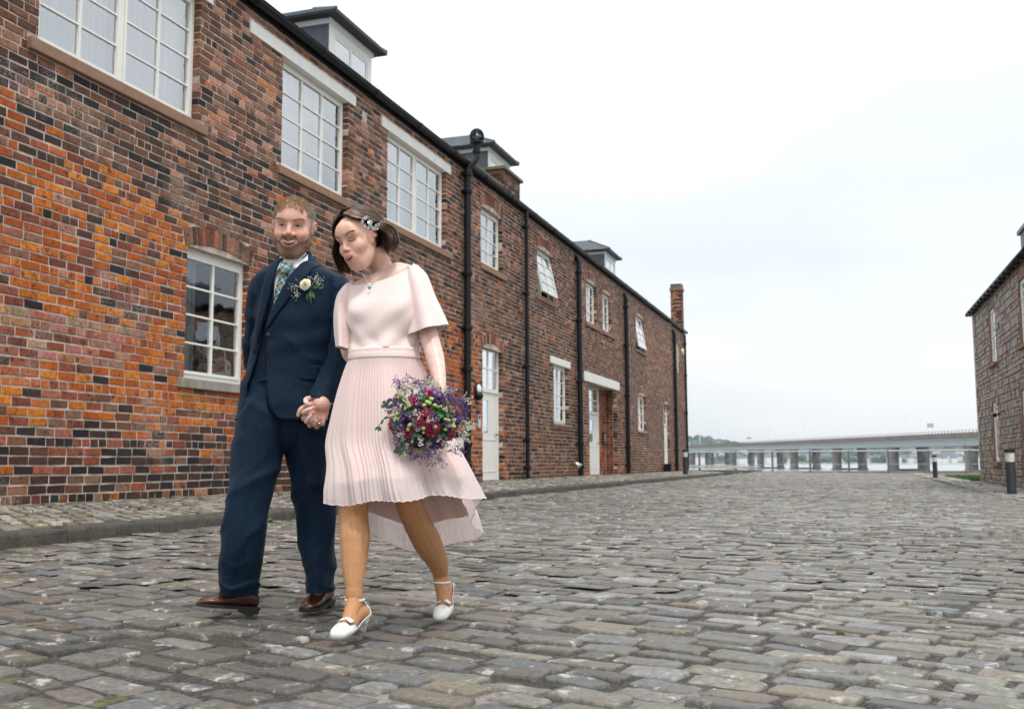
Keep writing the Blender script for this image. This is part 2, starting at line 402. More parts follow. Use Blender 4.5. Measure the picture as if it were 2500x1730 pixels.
# kerb stones
rnk = random.Random(3)
def kerb_stone(L, w, h, rn):
    b = Acc(); n = max(4, int(L / .12)); vs = []
    prof = [(0, -h), (0, -.035), (.012, -.012), (.035, 0), (w * .6, .003), (w, 0), (w, -h)]
    for i in range(n + 1):
        y = L * i / n
        for (x, z) in prof:
            s = rn.uniform(-.008, .008) if 0 < i < n else 0
            e = .012 if i in (0, n) else 0
            vs.append((-x + s - (e if x == 0 else 0), y, z + (rn.uniform(-.005, .005) - e if z > -.05 else 0)))
    m = len(prof); fs = [(i * m + k, i * m + k + 1, (i + 1) * m + k + 1, (i + 1) * m + k) for i in range(n) for k in range(m - 1)]
    fs += [tuple(range(m - 1, -1, -1)), tuple(n * m + k for k in range(m))]
    b.add(vs, fs); return b
y = 3.2
while y < 47.6:
    L = rnk.uniform(.85, 1.35)
    if y > 8.9 and y < 9.2: L = 1.1
    o = kerb_stone(L - .012, .165, .16, rnk).build('kerbstone', M['kerb'], pav, smooth=True)
    o.location = (-5.6 + rnk.uniform(-.006, .006), y, gz(-5.76) + .006 + rnk.uniform(-.004, .004))
    smooth_angle(o, 50)
    y += L
y = 12.0
while y < 60:
    o = kerb_stone(.93, .13, .09, rnk).build('edging_stone', M['greysill'], road, smooth=True)
    o.location = (2.93 + .014 * max(0, y - 24), y, -.022 + rnk.uniform(-.004, .004)); y += .95
# ------------------------------------------------------------------ the long brick building on the left
BLD = empty('brick_building', (-7.6, 27, .28), 'long two-storey red brick terrace with white windows and black gutter, left of the cobbled street', 'building')
Z0, DZ = .28, .0951
WT = 6.86; Y_A, Y_B = 5.2, 49.6
# openings: y0, y1, z0, z1 (springing), rise of arch (0 = straight lintel), depth of recess
OPEN = [
    dict(k='w', y0=7.85, y1=10.5, z0=4.90, z1=6.52, rise=0, lights=4, rows=4, cas=2, lint=(7.3, 10.72, 6.52, 6.70), sill=(7.72, 10.64, 4.76, 4.90), cur=1),
    dict(k='w', y0=12.46, y1=14.48, z0=4.90, z1=6.52, rise=0, lights=3, rows=4, cas=1, lint=(11.58, 14.70, 6.52, 6.70), sill=(12.34, 14.62, 4.76, 4.90), cur=2),
    dict(k='w', y0=15.97, y1=18.72, z0=4.90, z1=6.52, rise=0, lights=4, rows=4, cas=2, lint=(15.70, 18.92, 6.52, 6.70), sill=(15.84, 18.96, 4.76, 4.90), cur=2),
    dict(k='w', y0=10.37, y1=11.72, z0=1.71, z1=3.32, rise=.08, lights=2, rows=4, cas=1, sill=(10.25, 11.86, 1.58, 1.71), sm='greysill', cur=3),
    dict(k='w', y0=15.95, y1=17.5, z0=1.71, z1=3.32, rise=.08, lights=2, rows=4, cas=1, sill=(15.85, 17.6, 1.58, 1.71), sm='greysill', cur=3),
    dict(k='w', y0=20.75, y1=22.20, z0=5.05, z1=6.34, rise=.12, lights=2, rows=4, cas=1, sill=(20.68, 22.42, 4.90, 5.05), cur=2),
    dict(k='w', y0=25.0, y1=26.5, z0=5.02, z1=6.26, rise=.12, lights=2, rows=4, cas=1, sill=(24.95, 26.66, 4.87, 5.02), cur=2, tilt=12),
    dict(k='w', y0=30.15, y1=31.5, z0=4.98, z1=6.26, rise=.12, lights=2, rows=4, cas=1, sill=(30.05, 31.9, 4.84, 4.98), cur=2),
    dict(k='w', y0=32.3, y1=33.55, z0=4.98, z1=6.26, rise=.12, lights=2, rows=4, cas=1, sill=(32.2, 33.95, 4.84, 4.98), cur=2),
    dict(k='w', y0=37.75, y1=39.3, z0=4.95, z1=6.24, rise=.12, lights=2, rows=4, cas=1, sill=(37.7, 39.75, 4.82, 4.95), cur=2, tilt=10),
    dict(k='blank', y0=47.0, y1=48.0, z0=4.85, z1=6.24, rise=0),
    dict(k='door', y0=20.85, y1=22.20, z0=.28, z1=3.20, rise=.13, leaf=2.28, rec=.11),
    dict(k='w', y0=26.45, y1=27.95, z0=1.74, z1=3.34, rise=0, lights=2, rows=4, cas=1, lint=(26.12, 28.14, 3.34, 3.53), sill=(26.35, 28.1, 1.65, 1.74), cur=1),
    dict(k='porch', y0=30.35, y1=34.25, z0=.28, z1=3.14, rise=0, lint=(29.75, 34.6, 3.14, 3.43), rec=.42),
    dict(k='w', y0=37.9, y1=39.45, z0=1.86, z1=3.22, rise=.12, lights=2, rows=4, cas=1, sill=(37.8, 39.5, 1.76, 1.86), cur=1),
    dict(k='door', y0=43.4, y1=44.75, z0=.28, z1=3.18, rise=.12, leaf=2.3, rec=.11),
]
EXCL = []                                   # (y0, y1, z0, z1) holes in the brick skin
ARCH = []
for o in OPEN:
    EXCL.append((o['y0'], o['y1'], o['z0'], o['z1'], True))
    for k in ('lint', 'sill'):
        if k in o: EXCL.append((*o[k], False))
    if o['rise']:
        hw = (o['y1'] - o['y0']) / 2; r = o['rise']; R = (hw * hw + r * r) / (2 * r)
        ARCH.append(((o['y0'] + o['y1']) / 2, o['z1'] + r - R, R, hw, o['z1']))
VENT = (14.98, 15.16, 6.36, 6.55); EXCL.append((*VENT, False))
VH = .23                                     # voussoir length
# mortar backing with real holes
ys = sorted({Y_A, Y_B, *[e[0] for e in EXCL if e[4]], *[e[1] for e in EXCL if e[4]]})
zs = sorted({Z0 - .15, WT, *[e[2] for e in EXCL if e[4]], *[e[3] for e in EXCL if e[4]]})
ma = Acc()
def hole(y, z): return any(e[4] and e[0] < y < e[1] and e[2] < z < e[3] for e in EXCL)
for j in range(len(zs) - 1):
    run = None
    for i in range(len(ys) - 1):
        h = hole((ys[i] + ys[i + 1]) / 2, (zs[j] + zs[j + 1]) / 2)
        # arch heads: leave the curved sliver above the springing open
        segs = [(ys[i], ys[i + 1])] if not h else []
        for (p, q) in segs:
            ma.quad((WX - .008, p, zs[j]), (WX - .008, q, zs[j]), (WX - .008, q, zs[j + 1]), (WX - .008, p, zs[j + 1]))
wall = ma.build('wall', M['mortar'], BLD)
for o in OPEN:                               # reveals
    ra = Acc()
    y0, y1, z0, z1 = o['y0'], o['y1'], o['z0'], o['z1']; d = o.get('rec', .11) + .05
    X0, X1 = WX - .004, WX - d
    ra.add([(X0, y0 - .004, z0), (X0, y0 - .004, z1 + .002), (X0, y1 + .004, z1 + .002), (X0, y1 + .004, z0), (X1, y0 - .004, z0), (X1, y0 - .004, z1 + .002), (X1, y1 + .004, z1 + .002), (X1, y1 + .004, z0)],
           [(0, 1, 5, 4), (1, 2, 6, 5), (2, 3, 7, 6)])
    ra.build('reveal', M['mortar'], BLD)
g = Acc()                                    # gable, back and roof deck
g.quad((WX - .004, Y_B, Z0 - .1), (-15, Y_B, Z0 - .1), (-15, Y_B, WT), (WX - .004, Y_B, WT))
g.add([(WX, Y_B, WT), (-15, Y_B, WT), (-11.3, Y_B, 9.3)], [(0, 1, 2)])
g.build('gable', M['mortar'], BLD)
g = Acc(); TB = 3.0
roof_pts = lambda y: [(WX + .12, y, 6.93), (-11.3, y, 9.35), (-15.1, y, 6.93)]
A_, B_, C_ = roof_pts(Y_A); D_, E_, F_ = roof_pts(Y_B + .05)
g.add([A_, B_, C_, D_, E_, F_], [(0, 3, 4, 1), (1, 4, 5, 2)])
roof = g.build('roof', M['slate'], BLD)
# bricks -------------------------------------------------------------
rb = random.Random(21)
C_OR = [(.45, .125, .015), (.40, .095, .013), (.49, .16, .022), (.35, .075, .014), (.42, .12, .03)]
C_RD = [(.22, .06, .032), (.27, .075, .035), (.17, .05, .032), (.30, .10, .06)]
C_BR = [(.165, .070, .038), (.21, .092, .050), (.13, .056, .034), (.25, .125, .072), (.100, .045, .030), (.18, .095, .060)]
C_PK = [(.36, .17, .11), (.42, .21, .14), (.32, .15, .10), (.40, .16, .075)]
C_DK = [(.022, .016, .015), (.040, .024, .019), (.060, .031, .022), (.026, .022, .024), (.080, .036, .022)]
def vn(y, z):
    return math.sin(y * 1.13 + 1.7 * math.sin(z * 1.3)) * .5 + math.sin(z * 2.1 + y * .53 + 2) * .5
def brick_col(y, z):
    n = vn(y, z); r = rb.random()
    orange = 0
    if y < 13.5: orange = min(1, max(0, (3.95 - .12 * (y - 8) - z + n * .55) / .8)) * min(1, max(0, (z - .85 + n * .3) / .5)) * (.86 + .14 * math.sin(y * 2.3 + z * 3.1))
    elif y < 21.2: orange = .75 * min(1, max(0, (3.3 - z + n * .5) / .5)) * min(1, max(0, (z - .45) / .2)) * (1 if y > 16.5 else .5)
    elif y < 23: orange = .25 if z < 2.2 else .05
    elif y < 36 and 29.5 < y: orange = .22 if z < 1.2 else .02
    dark = .16
    if z < 1.05 and y < 15: dark = .68
    if 3.7 < z < 4.85 and y < 12.5: dark = .50
    if 22.5 < y < 29 : dark = .30 + .2 * n
    if y > 40 and 3.3 < z < 6.4: dark = .08
    pink = .25 if (z > 4.85 and 10.6 < y < 12.4) or (y > 39.5 and z > 3.4) else (.18 if z > 4.6 else .05)
    if 1.75 < z < 2.2 and y < 9.3: return tuple(q * rb.uniform(.8, 1.2) for q in rb.choice(C_PK + C_RD))
    orange = max(orange, .02 if y < 22 else .008)
    if r < orange * .86: c = rb.choice(C_OR if rb.random() < .84 else C_RD)
    elif rb.random() < dark: c = rb.choice(C_DK)
    elif rb.random() < pink: c = rb.choice(C_PK)
    elif z < 3.6 and y < 22: c = rb.choice(C_RD + C_BR)
    else: c = rb.choice(C_BR)
    if orange > .5 and rb.random() < .04: c = rb.choice(C_DK)
    f = rb.uniform(.82, 1.2)
    return tuple(min(1, q * f) for q in c)
def brick_geo(L, h, dep, rn, jit=.0045):
    """front face at x=0 looking +x, centred; five visible sides with a worn arris"""
    e = rn.uniform(.004, .008); l2, h2 = L / 2, h / 2
    J = lambda: rn.uniform(-jit, jit)
    cor = [(-l2, -h2), (l2, -h2), (l2, h2), (-l2, h2)]
    out = [(y + J(), z + J()) for y, z in cor]
    vs = [(-dep, y, z) for y, z in out] + [(-.007, y, z) for y, z in out]
    vs += [(J() * .4, y - math.copysign(e, y), z - math.copysign(e, z)) for y, z in out]
    fs = []
    for r_ in (0, 4):
        for k in range(4): fs.append((r_ + k, r_ + (k + 1) % 4, r_ + 4 + (k + 1) % 4, r_ + 4 + k))
    fs.append((8, 9, 10, 11))
    return vs, fs
def free_intervals(p, q, za, zb):
    zc = (za + zb) / 2
    iv = [(p, q, False, False)]
    ex = [(e[0], e[1], e[4]) for e in EXCL if e[2] < zc < e[3]]
    for (yc, zz, R, hw, zsp) in ARCH:
        if zc > zsp - .0 and zc < zz + R + VH:
            w = math.sqrt(max(0, (R + VH) ** 2 - (zc - zz) ** 2)); w = min(w, hw + .075 + (zc - zsp) * .18)
            ex.append((yc - w, yc + w, False))
    for (a0, a1, op) in ex:
        nv = []
        for (s, t, so, to) in iv:
            if a1 <= s or a0 >= t: nv.append((s, t, so, to)); continue
            if a0 > s: nv.append((s, a0 - (0 if op else .006), so, op))
            if a1 < t: nv.append((a1 + (0 if op else .006), t, op, to))
        iv = nv
    return iv
bricks = []
nc = int((WT - Z0) / DZ) + 1
for i in range(nc):
    za = Z0 + i * DZ; zb = min(za + DZ, WT)
    y = Y_A - rb.random() * .24
    near_head = (i % 6 == 0)
    pos = 0
    while y < Y_B:
        far = y > 17 and (vn(y * .3, 1) > -2)
        hd = near_head if not far else (i % 2 == 0 or near_head)
        L = (.125 if hd else .25)
        if not hd and rb.random() < .03: L = .13
        if near_head and y < 17 and rb.random() < .12: L = .25
        yy = y + rb.uniform(-.003, .003)
        for (s, t, so, to) in free_intervals(max(y + .007, Y_A), min(y + L - .007, Y_B), za, zb):
            if t - s < .010: continue
            zc_ = (za + zb) / 2; so = so or any(e[4] and e[2] < zc_ < e[3] and (abs(s - e[1]) < .03 or abs(t - e[0]) < .03) for e in EXCL)
            bricks.append(((s + t) / 2, (za + zb) / 2, t - s, zb - za - .017, so or to))
        y += L
def score(y, z):
    p = proj((WX, y, z))
    if not p or not (4 < p[0] < 1020 and 4 < p[1] < 700): return 1e9
    if 232 < p[0] < 440 and p[1] > 196 : return 1e9
    return p[2] if p[2] > 0 else 1e9
order = sorted(range(len(bricks)), key=lambda k: score(bricks[k][0], bricks[k][1]) + (0 if bricks[k][2] > .2 else .6))
single = set(order[:300])
proto = {}
for key, L in (('s', .236), ('h', .111)):
    proto[key] = []
    for k in range(8):
        vs, fs = brick_geo(L, DZ - .017, .05, rb)
        me = bpy.data.meshes.new('brick'); me.from_pydata(vs, [], fs); me.materials.append(M['brick_o']); me.update(); proto[key].append(me)
ba = Acc()
for k, (y, z, L, h, edge) in enumerate(bricks):
    c = brick_col(y, z); x = WX + rb.uniform(-.0025, .003)
    z += .004 * math.sin(y * 1.7 + z * 3) 
    if k in single:
        if not edge and (abs(L - .236) < .003 or abs(L - .111) < .003):
            me = rb.choice(proto['s' if L > .2 else 'h'])
        else:
            vs, fs = brick_geo(L, h, .14 if edge else .05, rb)
            me = bpy.data.meshes.new('brick'); me.from_pydata(vs, [], fs); me.materials.append(M['brick_o']); me.update()
        o = bpy.data.objects.new('brick', me); o.color = (*c, 1); o.location = (x, y, z); o.rotation_euler = (rb.uniform(-.006, .006), 0, rb.uniform(-.01, .01))
        link(o, BLD)
    else:
        vs, fs = brick_geo(L, h, .14 if edge else .012, rb)
        ba.add([(x + p[0], y + p[1], z + p[2]) for p in vs], fs, c)
for (yc, zz, R, hw, zsp) in ARCH:            # voussoirs of the arches
    a0 = math.asin(min(1, (hw + .075) / (R + .1))); n = int(2 * a0 * R / .082)
    for k in range(n):
        a_ = -a0 + 2 * a0 * (k + .5) / n
        w = 2 * a0 * (R + VH / 2) / n - .010
        vs, fs = brick_geo(w, VH - .006, .15, rb)
        c = brick_col(yc, zsp); 
        if yc > 20: c = rb.choice(C_RD + C_BR + C_PK)
        rr = R + VH / 2
        ba.add([(WX + .003 + p[0], yc + rr * math.sin(a_) + p[1] * math.cos(a_) + p[2] * math.sin(a_), zz + rr * math.cos(a_) - p[1] * math.sin(a_) + p[2] * math.cos(a_)) for p in vs], fs, c)
# gable bricks are out of sight; the brick infill at the back of the wide porch is not
po = [o for o in OPEN if o['k'] == 'porch'][0]
PX = WX - po['rec']
DOOR2 = (31.75, 33.25)
zc = Z0
while zc < po['z1'] - .03:
    y = po['y0'] + (0 if int((zc - Z0) / DZ) % 2 else -.12)
    while y < po['y1']:
        s, t = max(y, po['y0']), min(y + .24, po['y1']); y += .25
        for (p, q) in ([(s, min(t, DOOR2[0] - .0))] if s < DOOR2[0] else []) + ([(max(s, DOOR2[1]), t)] if t > DOOR2[1] else []):
            if q - p < .03: continue
            vs, fs = brick_geo(q - p, DZ - .0105, .02, rb); cc = rb.choice(C_OR + C_RD + C_RD)
            ba.add([(PX + v[0], (p + q) / 2 + v[1], zc + DZ / 2 + v[2]) for v in vs], fs, cc)
    for side in (po['y1'],):                 # porch jamb
        for (xa, xb) in ((WX - .15, WX - .27), (WX - .28, WX - .40)):
            ba.add([(xb, side - .006, zc + .005), (xa, side - .006, zc + .005), (xa, side - .006, zc + DZ - .005), (xb, side - .006, zc + DZ - .005)], [(0, 1, 2, 3)], rb.choice(C_BR + C_RD))
    zc += DZ
ba.build('brick_courses', M['brick_s'], BLD, kind='stuff')
for (s_, t_) in ((po['y0'], DOOR2[0]), (DOOR2[1], po['y1'])):
    a = Acc(); a.quad((PX - .008, s_, Z0), (PX - .008, t_, Z0), (PX - .008, t_, po['z1']), (PX - .008, s_, po['z1'])); a.build('porch_wall', M['mortar'], BLD)


# windows ------------------------------------------------------------
def bar(acc, x, y0, y1, z0, z1, d=.03): acc.box(x - d, x, y0, y1, z0, z1)
def make_window(o, parent, mat='cream', name='window', X=None, room=True, sgn=1):
    """frame with casements and glazing bars; panes, curtain, sill, lintel are sub-parts. sgn=-1 faces -x"""
    X = WX if X is None else X
    y0, y1, z0, z1 = o['y0'] + .004, o['y1'] - .004, o['z0'], o['z1'] + o['rise'] * .55
    FX = -.10
    f = Acc(); T = .055
    def B(xa, xb, ya, yb, za, zb):
        p, q = X + sgn * xa, X + sgn * xb
        f.box(min(p, q), max(p, q), ya, yb, za, zb)
    B(FX - .06, FX, y0, y0 + T, z0, z1); B(FX - .06, FX, y1 - T, y1, z0, z1)
    B(FX - .06, FX, y0 + T, y1 - T, z0, z0 + T); B(FX - .06, FX, y0 + T, y1 - T, z1 - T - (.07 if o['rise'] else 0), z1)
    if o['rise']:                             # arched head board
        yc, hw = (y0 + y1) / 2, (y1 - y0) / 2
        n = 8; top = [(yc - hw + 2 * hw * k / n) for k in range(n + 1)]
        vs = []
        for yy in top:
            zt = o['z1'] + o['rise'] * (1 - ((yy - yc) / hw) ** 2)
            vs += [(X + sgn * (FX - .012), yy, z1 - .01), (X + sgn * (FX - .012), yy, max(zt, z1 - .005))]
        f.add(vs, [(2 * k, 2 * k + 2, 2 * k + 3, 2 * k + 1) for k in range(n)])
    iy0, iy1, iz0, iz1 = y0 + T, y1 - T, z0 + T, z1 - T - (.07 if o['rise'] else 0)
    nc_, nl = o['cas'], o['lights']
    cw = (iy1 - iy0) / nc_
    cols = []
    tilt = o.get('tilt', 0)
    sash = Acc() if tilt else f
    def SB(xa, xb, ya, yb, za, zb):
        p, q = X + sgn * xa, X + sgn * xb
        sash.box(min(p, q), max(p, q), ya, yb, za, zb)
    for c in range(nc_):
        a0, a1 = iy0 + c * cw, iy0 + (c + 1) * cw
        if c: B(FX - .055, FX + .004, a0 - .03, a0 + .03, iz0, iz1); a0 += .032
        if c < nc_ - 1: a1 -= .032
        s = .042
        SB(FX - .045, FX + .012, a0 + .003, a0 + s, iz0 + .003, iz1 - .003); SB(FX - .045, FX + .012, a1 - s, a1 - .003, iz0 + .003, iz1 - .003)
        SB(FX - .045, FX + .012, a0 + s, a1 - s, iz0 + .003, iz0 + s); SB(FX - .045, FX + .012, a0 + s, a1 - s, iz1 - s, iz1 - .003)
        k = nl // nc_; b0, b1 = a0 + s, a1 - s
        lw = (b1 - b0) / k
        rh = (iz1 - iz0 - 2 * s) / o['rows']
        for l in range(1, k): SB(FX - .04, FX + .006, b0 + l * lw - .018, b0 + l * lw + .018, iz0 + s, iz1 - s)
        for r in range(1, o['rows']):
            for l in range(k):
                SB(FX - .034, FX + .001, b0 + l * lw + (.018 if l else 0), b0 + (l + 1) * lw - (.018 if l < k - 1 else 0), iz0 + s + r * rh - .011, iz0 + s + r * rh + .011)
        for l in range(k):
            for r in range(o['rows']):
                cols.append((b0 + l * lw, b0 + (l + 1) * lw, iz0 + s + r * rh, iz0 + s + (r + 1) * rh))
    w = f.build(name, M[mat], parent)
    kids = []
    if tilt: kids.append(sash.build('open_sash', M[mat], w))
    for (p, q, r, t) in cols:
        a = Acc(); xx = X + sgn * (FX - .018 + rb.uniform(-.002, .002)); s_ = rb.uniform(-.004, .004) if (q - p) > .2 else 0
        a.quad((xx, p, r), (xx + s_, q, r), (xx + s_ * .5, q, t), (xx, p, t))
        kids.append(a.build('pane', M['glass'], w))
    if tilt:                                   # top-hung: swings out at the bottom about its head
        R = Matrix.Translation((X + FX, 0, iz1)) @ Matrix.Rotation(rad(-tilt), 4, 'Y') @ Matrix.Translation((-X - FX, 0, -iz1))
        for kd in kids:
            kd.data.transform(R)
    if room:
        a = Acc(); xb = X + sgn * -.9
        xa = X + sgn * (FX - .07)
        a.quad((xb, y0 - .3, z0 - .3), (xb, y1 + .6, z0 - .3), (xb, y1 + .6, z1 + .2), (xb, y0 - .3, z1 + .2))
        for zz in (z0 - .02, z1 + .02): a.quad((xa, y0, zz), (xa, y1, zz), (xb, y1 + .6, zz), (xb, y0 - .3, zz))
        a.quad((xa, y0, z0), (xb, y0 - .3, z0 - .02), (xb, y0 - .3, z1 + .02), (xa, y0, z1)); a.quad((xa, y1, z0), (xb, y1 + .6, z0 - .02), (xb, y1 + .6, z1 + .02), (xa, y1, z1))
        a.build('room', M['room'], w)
        if o.get('cur'):
            a = Acc(); n = 40; vs = []
            f0, f1 = {1: (0, 1), 2: (0, .86), 3: (.12, .36)}[o['cur']]
            for k in range(n + 1):
                yy = y0 + .05 + (y1 - y0 - .1) * (f0 + (f1 - f0) * k / n)
                xx = X + sgn * (FX - .16 + .02 * math.sin(k * 1.4 + y0))
                vs += [(xx, yy, z0 + .02), (xx, yy + .02 * math.sin(k), z1 - .02)]
            a.add(vs, [(2 * k, 2 * k + 2, 2 * k + 3, 2 * k + 1) for k in range(n)])
            a.build('curtain', M['curtain'], w, smooth=True)
    if 'sill' in o:
        s = o['sill']; a = Acc()
        xo = .055
        a.box(min(X + sgn * -.10, X + sgn * xo), max(X + sgn * -.10, X + sgn * xo), s[0], s[1], s[2], s[3] - .012)
        q = a.build('window_sill', M[o.get('sm', 'sill')], w)
        bv = q.modifiers.new('bevel', 'BEVEL'); bv.width = .01; bv.segments = 2
    if 'lint' in o: lintel(o['lint'], w, X, sgn)
    return w
def lintel(l, parent, X=WX, sgn=1):
    a = Acc(); a.box(min(X - sgn * .10, X + sgn * .025), max(X - sgn * .10, X + sgn * .025), *l)
    q = a.build('lintel', M['lintel'], parent); bv = q.modifiers.new('bevel', 'BEVEL'); bv.width = .006; bv.segments = 2
for o in OPEN:
    if o['k'] == 'w': make_window(o, BLD)
    if o['k'] == 'blank':
        a = Acc(); a.box(WX - .14, WX - .05, o['y0'] + .003, o['y1'] - .003, o['z0'] + .002, o['z1'] - .002); a.build('blocked_window', M['mortar'], BLD)
def make_door(y0, y1, z0, z1, leaf, X, rise, name='door'):
    f = Acc(); T = .06
    zt = z1 + rise * .6
    f.box(X - .07, X, y0, y0 + T, z0, zt); f.box(X - .07, X, y1 - T, y1, z0, zt); f.box(X - .07, X, y0 + T, y1 - T, zt - T, zt)
    f.box(X - .07, X + .01, y0 + T, y1 - T, leaf - .04, leaf + .05)
    m = (y0 + y1) / 2; zm = (leaf + .05 + zt - T) / 2
    f.box(X - .05, X - .008, m - .02, m + .02, leaf + .05, zt - T)
    f.box(X - .045, X - .012, y0 + T, m - .02, zm - .015, zm + .015); f.box(X - .045, X - .012, m + .02, y1 - T, zm - .015, zm + .015)
    d = f.build(name, M['cream'], BLD)
    for (p, q) in ((y0 + T, m - .02), (m + .02, y1 - T)):
        for (r, t) in ((leaf + .05, zm), (zm, zt - T)):
            a = Acc(); a.quad((X - .03, p, r), (X - .03, q, r), (X - .03, q, t), (X - .03, p, t)); a.build('pane', M['glass'], d)
    l = Acc(); a0, a1 = y0 + T + .004, y1 - T - .004; gy0, gy1 = a0 + .16, a0 + .16 + (a1 - a0) * .38; gz0, gz1 = z0 + 1.05, leaf - .22
    for (p, q, r, t) in ((a0, gy0, z0 + .02, leaf - .045), (gy1, a1, z0 + .02, leaf - .045), (gy0, gy1, z0 + .02, gz0), (gy0, gy1, gz1, leaf - .045)):
        l.box(X - .06, X - .015, p, q, r, t)
    l.box(X - .015, X - .006, a0 + .1, a1 - .1, z0 + .2, z0 + .22); l.box(X - .015, X - .006, a0 + .1, a1 - .1, z0 + .9, z0 + .92)
    l.build('door_leaf', M['cream'], d)
    a = Acc(); a.quad((X - .03, gy0, gz0), (X - .03, gy1, gz0), (X - .03, gy1, gz1), (X - .03, gy0, gz1)); a.build('pane', M['glass'], d)
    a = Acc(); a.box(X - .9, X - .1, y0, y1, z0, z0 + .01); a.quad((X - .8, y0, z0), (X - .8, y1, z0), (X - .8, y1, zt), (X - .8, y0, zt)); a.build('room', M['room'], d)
    a = Acc(); a.box(X - .012, X + .035, a1 - .10, a1 - .07, z0 + 1.02, z0 + 1.05); a.box(X + .02, X + .035, a1 - .22, a1 - .07, z0 + 1.02, z0 + 1.04); a.build('door_handle', M['black'], d)
    a = Acc(); a.box(X - .12, X + .06, y0, y1, z0 - .05, z0 + .015); a.build('threshold', M['greysill'], d)
    return d
for o in OPEN:
    if o['k'] == 'door': make_door(o['y0'] + .004, o['y1'] - .004, Z0, o['z1'], o['leaf'], WX - .10, o['rise'])
d2 = make_door(DOOR2[0], DOOR2[1], Z0, 3.12, 2.28, PX + .02, 0)
lintel(po['lint'], d2)
# wall vent
a = Acc(); a.box(WX - .05, WX - .02, *VENT[:2], *VENT[2:]); a.build('air_vent', M['black'], BLD)

# gutter, fascia and drainpipes
g = Acc(); n = 10; GX, GZ, GR = WX + .10, 6.97, .075
segs = np.linspace(Y_A, Y_B + .05, 40)
prof = [(GX + GR * math.cos(t), GZ + GR * math.sin(t)) for t in np.linspace(math.pi, 2 * math.pi, n)] + [(GX + GR + .008, GZ + .012), (GX + GR - .012, GZ + .012)]
vs = [(p[0], y, p[1]) for y in (Y_A, Y_B + .06) for p in prof]; k = len(prof)
g.add(vs, [(i, i + 1, k + i + 1, k + i) for i in range(k - 1)] + [tuple(range(k)), tuple(range(2 * k - 1, k - 1, -1))])
g.box(WX + .003, WX + .022, Y_A, Y_B + .05, 6.80 + .06, 6.98)
gut = g.build('gutter', M['black'], BLD, smooth=False); smooth_angle(gut)
y = Y_A + .9
while y < Y_B:
    a = Acc(); rr = GR + .012
    pr = [(GX + rr * math.cos(t), GZ + rr * math.sin(t)) for t in np.linspace(math.pi, 2 * math.pi, n)] + [(GX + rr, GZ + .02)]
    kk = len(pr); a.add([(p[0], yy, p[1]) for yy in (y - .045, y + .045) for p in pr], [(i, i + 1, kk + i + 1, kk + i) for i in range(kk - 1)] + [tuple(range(kk)), tuple(range(2 * kk - 1, kk - 1, -1))])
    a.build('gutter_joint', M['black'], gut, smooth=False); y += 1.83
def drainpipe(y, ztop, r=.055, dome=False, elbow=True, zb=.28):
    X = WX + .10
    a = Acc()
    pts = [(X, y, zb + .02), (X, y, ztop)]
    if elbow: pts = [(X, y, zb + .02), (X, y, ztop - .16), (X - .02, y, ztop - .06), (X - .07, y, ztop - .01), (X - .13, y, ztop)]
    a.tube(pts, r, 14); p = a.build('drainpipe', M['black'], BLD); smooth_angle(p)
    zz = zb + .25
    for zz in [zb + .28, zb + .95, zb + 2.75, zb + 4.55, ztop - .45]:
        if zz > ztop - .2: continue
        c = Acc(); c.tube([(X, y, zz - .05), (X, y, zz - .04), (X, y, zz + .04), (X, y, zz + .05)], [r + .004, r + .018, r + .018, r + .004], 14)
        c.tube([(X, y, zz - .012), (X, y, zz + .012)], r + .028, 14)
        c.box(WX, X, y - .10, y + .10, zz - .02, zz + .02)
        q = c.build('collar', M['black'], p); smooth_angle(q)
    return p
DPS = [(23.77, 6.95, .05, False), (28.9, 6.72, .075, True), (35.55, 6.65, .075, True), (46.0, 6.62, .075, True), (49.1, 6.8, .05, False)]
for (y, zt, r, el) in DPS: drainpipe(y, zt, r, elbow=el)
# tall soil pipe that swans past the gutter and ends in a wire balloon
sp = Acc(); X = WX + .11
sp.tube([(X, 19.64, .3), (X, 19.64, 6.78), (X + .03, 19.66, 6.90), (X + .10, 19.71, 6.98), (X + .15, 19.76, 7.08), (X + .16, 19.77, 7.2), (X + .16, 19.77, 7.42)], .075, 16)
spo = sp.build('soil_pipe', M['black'], BLD); smooth_angle(spo)
for zz in (.62, 1.05, 2.6, 3.45, 4.6, 6.35, 6.72):
    c = Acc(); c.tube([(X, 19.64, zz - .06), (X, 19.64, zz - .045), (X, 19.64, zz + .045), (X, 19.64, zz + .06)], [.08, .098, .098, .08], 16)
    c.tube([(X, 19.64, zz - .012), (X, 19.64, zz + .012)], .115, 16); c.box(WX, X, 19.51, 19.77, zz - .02, zz + .02)
    q = c.build('collar', M['black'], spo); smooth_angle(q)
c = Acc(); c.tube([(X + .16, 19.77, 7.20), (X + .16, 19.77, 7.24)], .1, 16); c.build('collar', M['black'], spo); c = Acc(); c.tube([(X + .16, 19.77, 7.40), (X + .16, 19.77, 7.41), (X + .16, 19.77, 7.45)], [.1, .15, .15], 16); q = c.build('collar', M['black'], spo); smooth_angle(q)
c = Acc(); BC = Vector((X + .16, 19.77, 7.56))
for k in range(18):
    a_ = math.pi * k / 18; pts = [BC + Vector((math.cos(a_) * .15 * math.sin(t), math.sin(a_) * .15 * math.sin(t), .17 * math.cos(t))) for t in np.linspace(-2.3, 2.3, 15)]
    c.tube([tuple(p) for p in pts], .008, 5)
c.build('wire_balloon', M['black'], spo)

